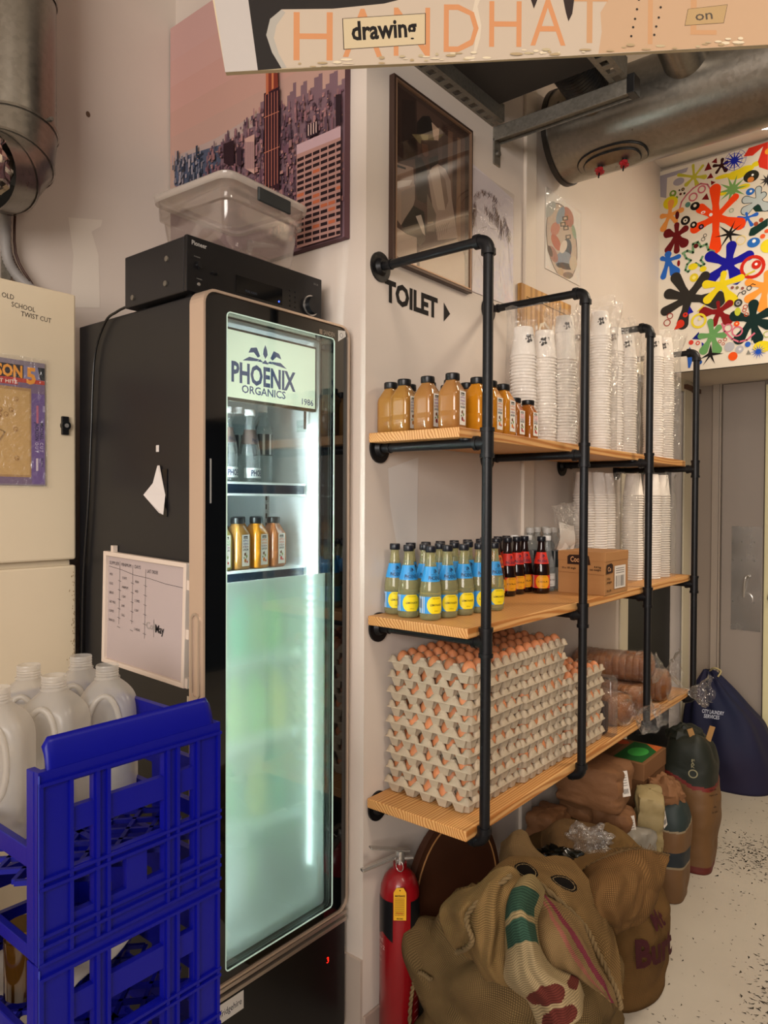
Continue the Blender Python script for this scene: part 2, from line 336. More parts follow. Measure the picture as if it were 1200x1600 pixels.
# ------------------------------------------------ flat print and cloth data (metres)
PAINT=[["P","a9a4b2",[[0.0095,1.0724],[0.1573,1.0773],[0.1477,1.0547],[0.048,1.0516],[0.044,0.9446],[0.0132,0.9576]]],["E","a9a4b2",[0.1086,1.0146],0.029,0.0203],["S","c8c440",[0.1871,1.0186],[[0.1816,1.0804,0.0058],[0.2299,1.0642,0.0058],[0.1082,1.0504,0.0068],[0.2401,1.0041,0.0097],[0.1484,0.9887,0.0087],[0.202,0.9744,0.0087]]],["E","f0dc20",[0.3981,0.9729],0.0484,0.0242],["E","f0dc20",[0.3341,0.9808],0.0436,0.0106],["E","f0dc20",[0.4383,0.9883],0.0387,0.0174],["E","f0dc20",[0.4868,1.001],0.0218,0.0126],["E","f0dc20",[0.4303,0.9037],0.029,0.0126],["E","f0dc20",[0.3304,0.8959],0.0194,0.0126],["P","7a1418",[[0.2374,1.0347],[0.2583,1.0761],[0.2753,1.0341]]],["P","7a1418",[[0.2725,1.0695],[0.2982,1.0868],[0.3008,1.0565]]],["P","7a1418",[[0.2497,0.9905],[0.2707,1.0165],[0.2838,0.9872]]],["P","7a1418",[[0.2712,0.9757],[0.2948,0.9619],[0.2728,0.9515]]],["P","7a1418",[[0.226,0.889],[0.2515,0.9164],[0.2642,0.8793]]],["S","35100f",[0.3219,1.0406],[[0.3262,1.0689,0.0068],[0.2869,1.0481,0.0068],[0.299,1.0101,0.0058],[0.343,1.0102,0.0087],[0.3472,1.0481,0.0077]]],["N","1a2ab0",[0.3837,1.0474],0.0581,0.0165,12],["R","1a2ab0",[0.3837,1.0474],0.0363,0.0024],["R","1a2ab0",[0.3883,1.0485],0.0508,0.0019],["P","e03420",[[0.4265,1.0544],[0.4506,1.0907],[0.5379,1.0977],[0.5394,0.9552],[0.5002,0.9805],[0.4933,1.0111],[0.5165,1.0781],[0.4687,1.0469]]],["E","f0a030",[0.5384,1.0479],0.0145,0.0145],["N","7aa860",[0.3762,0.9034],0.0726,0.0232,10],["E","2a2a20",[0.4632,0.9454],0.0363,0.03],["E","e08a40",[0.4612,0.9291],0.0155,0.0136],["E","ffffff",[0.4698,0.9507],0.0058,0.0058],["E","2a70d0",[0.4596,0.8695],0.0203,0.0174],["E","ffffff",[0.4627,0.8711],0.0063,0.0063],["P","123830",[[0.4716,0.7824],[0.489,0.8044],[0.511,0.7822],[0.5415,0.7699],[0.5417,0.7509],[0.485,0.7623]]],["S","3a4448",[0.4976,0.8142],[[0.497,0.8716,0.0131],[0.5191,0.8373,0.0131],[0.44,0.8336,0.016],[0.4406,0.7804,0.0194],[0.5328,0.7768,0.0194]]],["S","c0ccd0",[0.4976,0.8142],[[0.497,0.8716,0.0102],[0.5191,0.8373,0.0102],[0.44,0.8336,0.0131],[0.4406,0.7804,0.0165],[0.5328,0.7768,0.0165]]],["S","2a6ad8",[0.4477,0.7425],[[0.405,0.7527,0.0058],[0.4281,0.7012,0.0058],[0.4681,0.7016,0.0068],[0.4896,0.7492,0.0077],[0.443,0.7653,0.0048]]],["L","d07080",[[0.1126,0.8608],[0.1246,0.9036],[0.1489,0.9329],[0.1828,0.9594],[0.2213,0.9742],[0.2548,0.9603],[0.2693,0.9316]],0.0077],["R","d07080",[0.1833,0.914],0.0194,0.0077],["R","d07080",[0.2264,0.9429],0.0174,0.0077],["S","ff4a10",[0.2991,0.7805],[[0.2929,0.9254,0.0218],[0.2961,0.6229,0.0242],[0.3903,0.8608,0.0136],[0.2226,0.8438,0.0194],[0.1948,0.7451,0.0194],[0.4099,0.72,0.0242]]],["E","ffffff",[0.2348,0.8209],0.0116,0.0068],["E","ffffff",[0.273,0.7992],0.0087,0.0087],["E","ff4a10",[0.2349,0.8199],0.0058,0.0034],["K","1c1818",[0.3649,0.6792],[[0.3915,0.7438],[0.4234,0.7168],[0.4285,0.6576],[0.377,0.6203],[0.3149,0.609],[0.2908,0.6785],[0.3136,0.7327]],0.0145],["E","7a9a3a",[0.0792,0.9586],0.0184,0.0184],["E","e6ddcc",[0.0792,0.9612],0.0077,0.0077],["E","7a9a3a",[0.0995,0.9329],0.0073,0.0073],["E","1c1816",[0.1935,0.8636],0.0242,0.0213],["E","e8e0d0",[0.1935,0.8661],0.0082,0.0082],["E","1c1816",[0.1454,0.7996],0.0242,0.0242],["E","e8e0d0",[0.1454,0.7996],0.0116,0.0116],["E","1c1816",[0.1454,0.7996],0.0048,0.0048],["E","1c1816",[0.1873,0.767],0.0174,0.0174],["E","e8e0d0",[0.1873,0.767],0.0073,0.0073],["E","1c1816",[0.226,0.748],0.0136,0.0136],["E","b070a0",[0.226,0.748],0.0063,0.0063],["E","5a8a80",[0.1568,0.8803],0.014,0.014],["E","ecd820",[0.0671,0.913],0.0387,0.0339],["S","f0a050",[0.0627,0.8474],[[0.0696,0.9124,0.0136],[0.0245,0.8514,0.0106],[0.0303,0.7829,0.0136],[0.0957,0.8088,0.0097],[0.1251,0.8603,0.0106]]],["E","5e1014",[0.1029,0.8377],0.0106,0.0218],["S","6e1418",[0.1015,0.7308],[[0.101,0.7871,0.0106],[0.0561,0.7513,0.0194],[0.1459,0.7564,0.0136],[0.1392,0.6818,0.0194],[0.1024,0.6489,0.0121],[0.057,0.6636,0.0145]]],["L","7aa078",[[0.1324,0.6273],[0.1569,0.6374],[0.1864,0.6211],[0.1859,0.6666],[0.21,0.6714],[0.2247,0.6431],[0.2533,0.652],[0.2631,0.62],[0.2916,0.6041]],0.0126],["E","5e1014",[0.2006,0.6533],0.0121,0.0121],["R","2a2420",[0.2457,0.6985],0.0077,0.0029],["R","2a2420",[0.2363,0.6806],0.0087,0.0029],["R","8ab090",[0.3728,0.797],0.0097,0.0029],["P","123830",[[0.4553,0.6564],[0.4639,0.6833],[0.4945,0.6954],[0.5421,0.7176],[0.5425,0.6795],[0.4819,0.6456],[0.4598,0.6458]]],["E","b05030",[0.4879,0.7018],0.0106,0.0106],["E","b05030",[0.5118,0.7153],0.0106,0.0106],["R","ecd890",[0.4198,0.6353],0.0218,0.0048],["E","2a70c8",[0.4779,0.6105],0.03,0.0242],["E","ffffff",[0.48,0.6173],0.0087,0.0087],["E","f06030",[0.5192,0.6325],0.0121,0.0116],["E","f06030",[0.5384,0.6544],0.0121,0.0097],["E","f0dc30",[0.5436,0.5796],0.0339,0.0339],["E","2a2420",[0.113,0.9676],0.0048,0.0048],["E","2a2420",[0.1314,0.9679],0.0087,0.0087],["E","c8a070",[0.1314,0.9679],0.0039,0.0039],["E","5a2018",[0.1192,0.9457],0.0068,0.0068],["E","2a2420",[0.139,0.9446],0.0058,0.0058],["N","302c2c",[0.5357,0.9065],0.0363,0.0116,9],["S","1510a0",[0.3619,0.528],[[0.273,0.5831,0.0218],[0.3747,0.6159,0.0194],[0.4564,0.5501,0.0194],[0.3945,0.4655,0.0242],[0.2836,0.4717,0.0218]]],["S","2a68c8",[0.0575,0.6068],[[0.0572,0.6378,0.0145],[0.1127,0.6161,0.0097],[0.0935,0.5381,0.0218],[0.033,0.5239,0.0121],[0.0268,0.6234,0.0097]]],["E","8a1418",[0.113,0.5803],0.0078,0.0165],["L","6a9a70",[[0.1423,0.6201],[0.1524,0.5978],[0.177,0.5826],[0.1576,0.5663],[0.1481,0.5377],[0.163,0.5247],[0.187,0.5554],[0.2015,0.5626],[0.2258,0.5427],[0.2449,0.5489],[0.2255,0.5728],[0.2349,0.5909]],0.0107],["E","ecd820",[0.1871,0.5478],0.0242,0.0174],["E","ecd820",[0.2379,0.5253],0.0174,0.0145],["E","e8d030",[0.1926,0.4888],0.0223,0.0223],["E","f4e880",[0.1926,0.4888],0.0097,0.0097],["R","d02a18",[0.4748,0.4887],0.0509,0.0165],["E","d02a18",[0.4923,0.4972],0.0223,0.0223],["E","ffffff",[0.4914,0.4998],0.0068,0.0068],["L","d8c840",[[0.4441,0.4536],[0.4839,0.4677]],0.0087],["S","ffa040",[0.5371,0.3813],[[0.4579,0.4148,0.0145],[0.4588,0.3327,0.017],[0.5209,0.2792,0.0194],[0.5451,0.4416,0.0145]]],["S","302c28",[0.1644,0.3877],[[0.0988,0.5064,0.0218],[0.2479,0.4859,0.0194],[0.0645,0.4253,0.0218],[0.0451,0.3357,0.0194],[0.1362,0.255,0.0242],[0.3036,0.3541,0.0363]]],["S","f0d820",[0.3307,0.4283],[[0.3394,0.4809,0.0121],[0.2555,0.442,0.017],[0.2611,0.3612,0.017],[0.3777,0.3415,0.0242],[0.4218,0.4457,0.0136]]],["P","1a2a90",[[0.3814,0.4191],[0.4221,0.4263],[0.4042,0.4125]]],["S","8a1418",[0.3183,0.2898],[[0.3687,0.3235,0.0145],[0.2475,0.2985,0.0218],[0.2955,0.2314,0.0121],[0.3604,0.2414,0.0218],[0.3131,0.3376,0.0073]]],["S","0c2a28",[0.4777,0.2236],[[0.4813,0.3,0.0194],[0.5472,0.2511,0.017],[0.3968,0.2554,0.0218],[0.4162,0.1356,0.0218],[0.5007,0.129,0.0218],[0.5479,0.1892,0.0194]]],["P","1a18a0",[[0.1722,0.3433],[0.192,0.3073],[0.1604,0.2996]]],["P","101878",[[0.1862,0.1667],[0.2198,0.1999],[0.2298,0.1583]]],["P","1a18a0",[[0.2348,0.1451],[0.2541,0.125],[0.2361,0.1123]]],["R","a02018",[0.0707,0.3059],0.0145,0.0044],["R","a02018",[0.0559,0.2721],0.0165,0.0044],["E","d83820",[0.1263,0.2565],0.0203,0.0213],["P","d83820",[[0.0917,0.2282],[0.1064,0.2543],[0.1315,0.2353]]],["E","d83820",[0.1506,0.2996],0.0131,0.0131],["E","6a2040",[0.1506,0.3011],0.0048,0.0048],["R","ecd838",[0.2192,0.2578],0.0339,0.0116],["E","f4e880",[0.2239,0.2671],0.0087,0.0087],["L","ecd838",[[0.2138,0.3089],[0.2471,0.3361]],0.0068],["S","6aa060",[0.2867,0.173],[[0.2765,0.2441,0.0121],[0.3191,0.2081,0.0121],[0.2296,0.1759,0.0121],[0.3428,0.1652,0.0121],[0.2448,0.0986,0.017],[0.311,0.0953,0.0194]]],["R","d87088",[0.3632,0.1992],0.0194,0.0063],["R","d87088",[0.4067,0.1759],0.0233,0.0073],["L","d87088",[[0.3329,0.2258],[0.3472,0.1843],[0.3844,0.1399],[0.4164,0.121],[0.4522,0.1259],[0.4873,0.1549]],0.0087],["E","f05818",[0.3876,0.0514],0.0223,0.0223],["E","f05818",[0.404,0.2143],0.0136,0.0136],["E","ffd0a0",[0.404,0.2153],0.0048,0.0048],["K","1a1614",[0.2783,0.0745],[[0.2801,0.1291],[0.3438,0.0715],[0.3024,0.0219],[0.2409,0.0189],[0.2261,0.0557]],0.0126],["E","b8b8c0",[0.3711,0.1025],0.0242,0.0242],["E","b8b8c0",[0.419,0.0841],0.0194,0.0194],["E","e0e0e8",[0.4213,0.0838],0.0068,0.0068],["R","b04020",[0.3246,0.1356],0.0073,0.0034],["R","b04020",[0.35,0.1421],0.0078,0.0034],["R","b04020",[0.341,0.1211],0.0063,0.0029],["R","d84030",[0.2156,0.1416],0.0087,0.0048],["E","d84030",[0.1815,0.1496],0.0126,0.0126],["E","ecd820",[0.5231,0.0829],0.0412,0.0291],["E","2a60c8",[0.4569,0.1035],0.0136,0.0136],["N","1a50c0",[0.5059,0.0612],0.0388,0.0116,14],["P","8a8880",[[0.4507,0.0535],[0.4594,0.0766],[0.473,0.0508]]],["P","e0d8c8",[[0.4724,0.1063],[0.4788,0.1223],[0.4857,0.1022]]],["P","2a60c0",[[0.1682,0.0169],[0.1626,0.0835],[0.1744,0.1277],[0.1968,0.0794],[0.178,0.0158]]],["E","1a50a0",[0.2262,0.0406],0.0126,0.0126],["R","1c1816",[0.4605,0.3854],0.0107,0.0039],["R","1c1816",[0.4361,0.368],0.0087,0.0039],["L","1c1816",[[0.4048,0.3516],[0.4137,0.3695],[0.4271,0.372]],0.0034],["L","1c1816",[[0.4626,0.3947],[0.4757,0.4044],[0.489,0.3971]],0.0034],["E","38382e",[0.4097,0.3191],0.0203,0.0203],["E","a0a0a8",[0.4097,0.3191],0.0116,0.0116],["E","404048",[0.4097,0.3191],0.0039,0.0039],["E","c8d040",[0.4079,0.2756],0.0145,0.0213],["R","b85030",[0.4436,0.2941],0.0097,0.0039],["R","b85030",[0.4394,0.2779],0.0087,0.0039],["R","b85030",[0.4485,0.2546],0.0087,0.0039],["E","9a5a50",[0.3816,0.402],0.0078,0.0078],["E","8a7a48",[0.4043,0.3979],0.0078,0.0078],["E","9a5a50",[0.4292,0.3901],0.0078,0.0078],["R","a8b850",[0.5441,0.1421],0.0145,0.0039]]
PHOTO=[["P","584036",[[0.0047,0.5232],[0.3916,0.5139],[0.3977,0.0039],[0.0089,0.0184]]],["P","3a2620",[[0.0061,0.5239],[0.1184,0.5232],[0.1279,0.3468],[0.008,0.2941]]],["P","2a1c18",[[0.0465,0.4924],[0.1107,0.5153],[0.12,0.3532],[0.0742,0.3271],[0.0478,0.3445]]],["P","7a5a48",[[0.2922,0.4998],[0.3187,0.5005],[0.3168,0.2776],[0.2896,0.3374]]],["P","8a6850",[[0.3457,0.4962],[0.3658,0.4989],[0.3704,0.1137],[0.3405,0.1706]]],["P","6a4c3e",[[0.3685,0.505],[0.3917,0.5064],[0.3977,0.0039],[0.3734,0.0943]]],["P","4a342c",[[0.2574,0.5102],[0.2878,0.503],[0.2895,0.3472],[0.259,0.3657]]],["P","9a7c6a",[[0.0095,0.2946],[0.1049,0.3108],[0.1092,0.2617],[0.0124,0.2022]]],["P","c8b4a4",[[0.0121,0.2377],[0.1014,0.2728],[0.0751,0.2319],[0.0146,0.2029]]],["P","241814",[[0.0153,0.29],[0.0669,0.2973],[0.067,0.2918],[0.0154,0.2825]]],["P","a88c78",[[0.0123,0.2155],[0.1131,0.263],[0.1058,0.2099],[0.0461,0.1185],[0.013,0.1355]]],["P","1c1614",[[0.123,0.4559],[0.1503,0.4856],[0.1865,0.5004],[0.2113,0.4821],[0.2075,0.4568],[0.1194,0.4176]]],["P","7a6a48",[[0.0963,0.4085],[0.2664,0.4751],[0.2327,0.4427],[0.1833,0.4048],[0.1353,0.3959]]],["P","a09060",[[0.1429,0.4268],[0.183,0.4401],[0.1791,0.4221],[0.1511,0.4066]]],["P","c8a890",[[0.1989,0.4866],[0.2407,0.4794],[0.2369,0.4443],[0.2203,0.4236],[0.2076,0.4473]]],["P","4a3228",[[0.1431,0.4082],[0.2327,0.4427],[0.2375,0.3869],[0.2085,0.3525],[0.1679,0.3285],[0.1396,0.3604]]],["P","6a4838",[[0.1472,0.4005],[0.1792,0.408],[0.1836,0.3766],[0.1675,0.366],[0.1514,0.3694]]],["P","2e2420",[[0.1124,0.3411],[0.1436,0.3572],[0.1759,0.3314],[0.1763,0.2938],[0.1208,0.2702]]],["P","342a24",[[0.1837,0.3672],[0.2332,0.3949],[0.2376,0.3725],[0.1922,0.3372]]],["P","443830",[[0.113,0.2722],[0.1763,0.2938],[0.1848,0.2589],[0.169,0.2207],[0.1252,0.2207]]],["P","a89080",[[0.1802,0.3093],[0.2003,0.3448],[0.2335,0.3686],[0.2762,0.367],[0.3072,0.3386],[0.3122,0.2909],[0.3496,0.1682],[0.236,0.1265],[0.2014,0.2406]]],["P","c0a894",[[0.1882,0.331],[0.2335,0.3638],[0.2595,0.3174],[0.2777,0.2358],[0.235,0.2225]]],["P","8a7060",[[0.2421,0.35],[0.2766,0.333],[0.2948,0.2705],[0.2777,0.2358]]],["P","9a8474",[[0.0452,0.2175],[0.1131,0.2584],[0.1135,0.217],[0.106,0.1961],[0.0461,0.123]]],["P","2a221e",[[0.0461,0.1185],[0.106,0.1961],[0.1612,0.1948],[0.1739,0.1327],[0.1542,0.0895],[0.0762,0.1046]]],["P","6a5e50",[[0.0462,0.1095],[0.1535,0.1596],[0.1701,0.108],[0.1384,0.0805]]],["P","c8b8a8",[[0.1179,0.1675],[0.1453,0.1805],[0.1616,0.1526],[0.1683,0.1217],[0.1538,0.1269]]],["P","7a6a5c",[[0.1767,0.2562],[0.2268,0.2055],[0.219,0.1504],[0.1779,0.1386]]],["P","b09880",[[0.1776,0.1668],[0.2103,0.179],[0.212,0.1747],[0.1793,0.1617]]],["P","b8a08c",[[0.011,0.1082],[0.0762,0.1001],[0.124,0.1044],[0.1248,0.0118],[0.0118,0.0236]]],["P","a88e78",[[0.1385,0.0665],[0.3496,0.1632],[0.3917,0.1193],[0.3959,0.0045],[0.139,0.013]]],["L","4a3a34",[[0.1946,0.1054],[0.1992,0.1352],[0.2106,0.1576]],0.0016],["L","4a3a34",[[0.2069,0.1135],[0.2115,0.1426],[0.223,0.1641]],0.0016],["L","4a3a34",[[0.2193,0.1218],[0.224,0.15],[0.2355,0.1707]],0.0016],["L","4a3a34",[[0.2318,0.1301],[0.2365,0.1575],[0.2482,0.1773]],0.0016],["L","4a3a34",[[0.2444,0.1385],[0.2492,0.165],[0.261,0.184]],0.0016],["L","4a3a34",[[0.2571,0.1469],[0.2619,0.1726],[0.2738,0.1907]],0.0016],["L","4a3a34",[[0.2699,0.1554],[0.2748,0.1803],[0.2868,0.1975]],0.0016],["L","4a3a34",[[0.2828,0.164],[0.2878,0.188],[0.2999,0.2044]],0.0016]]
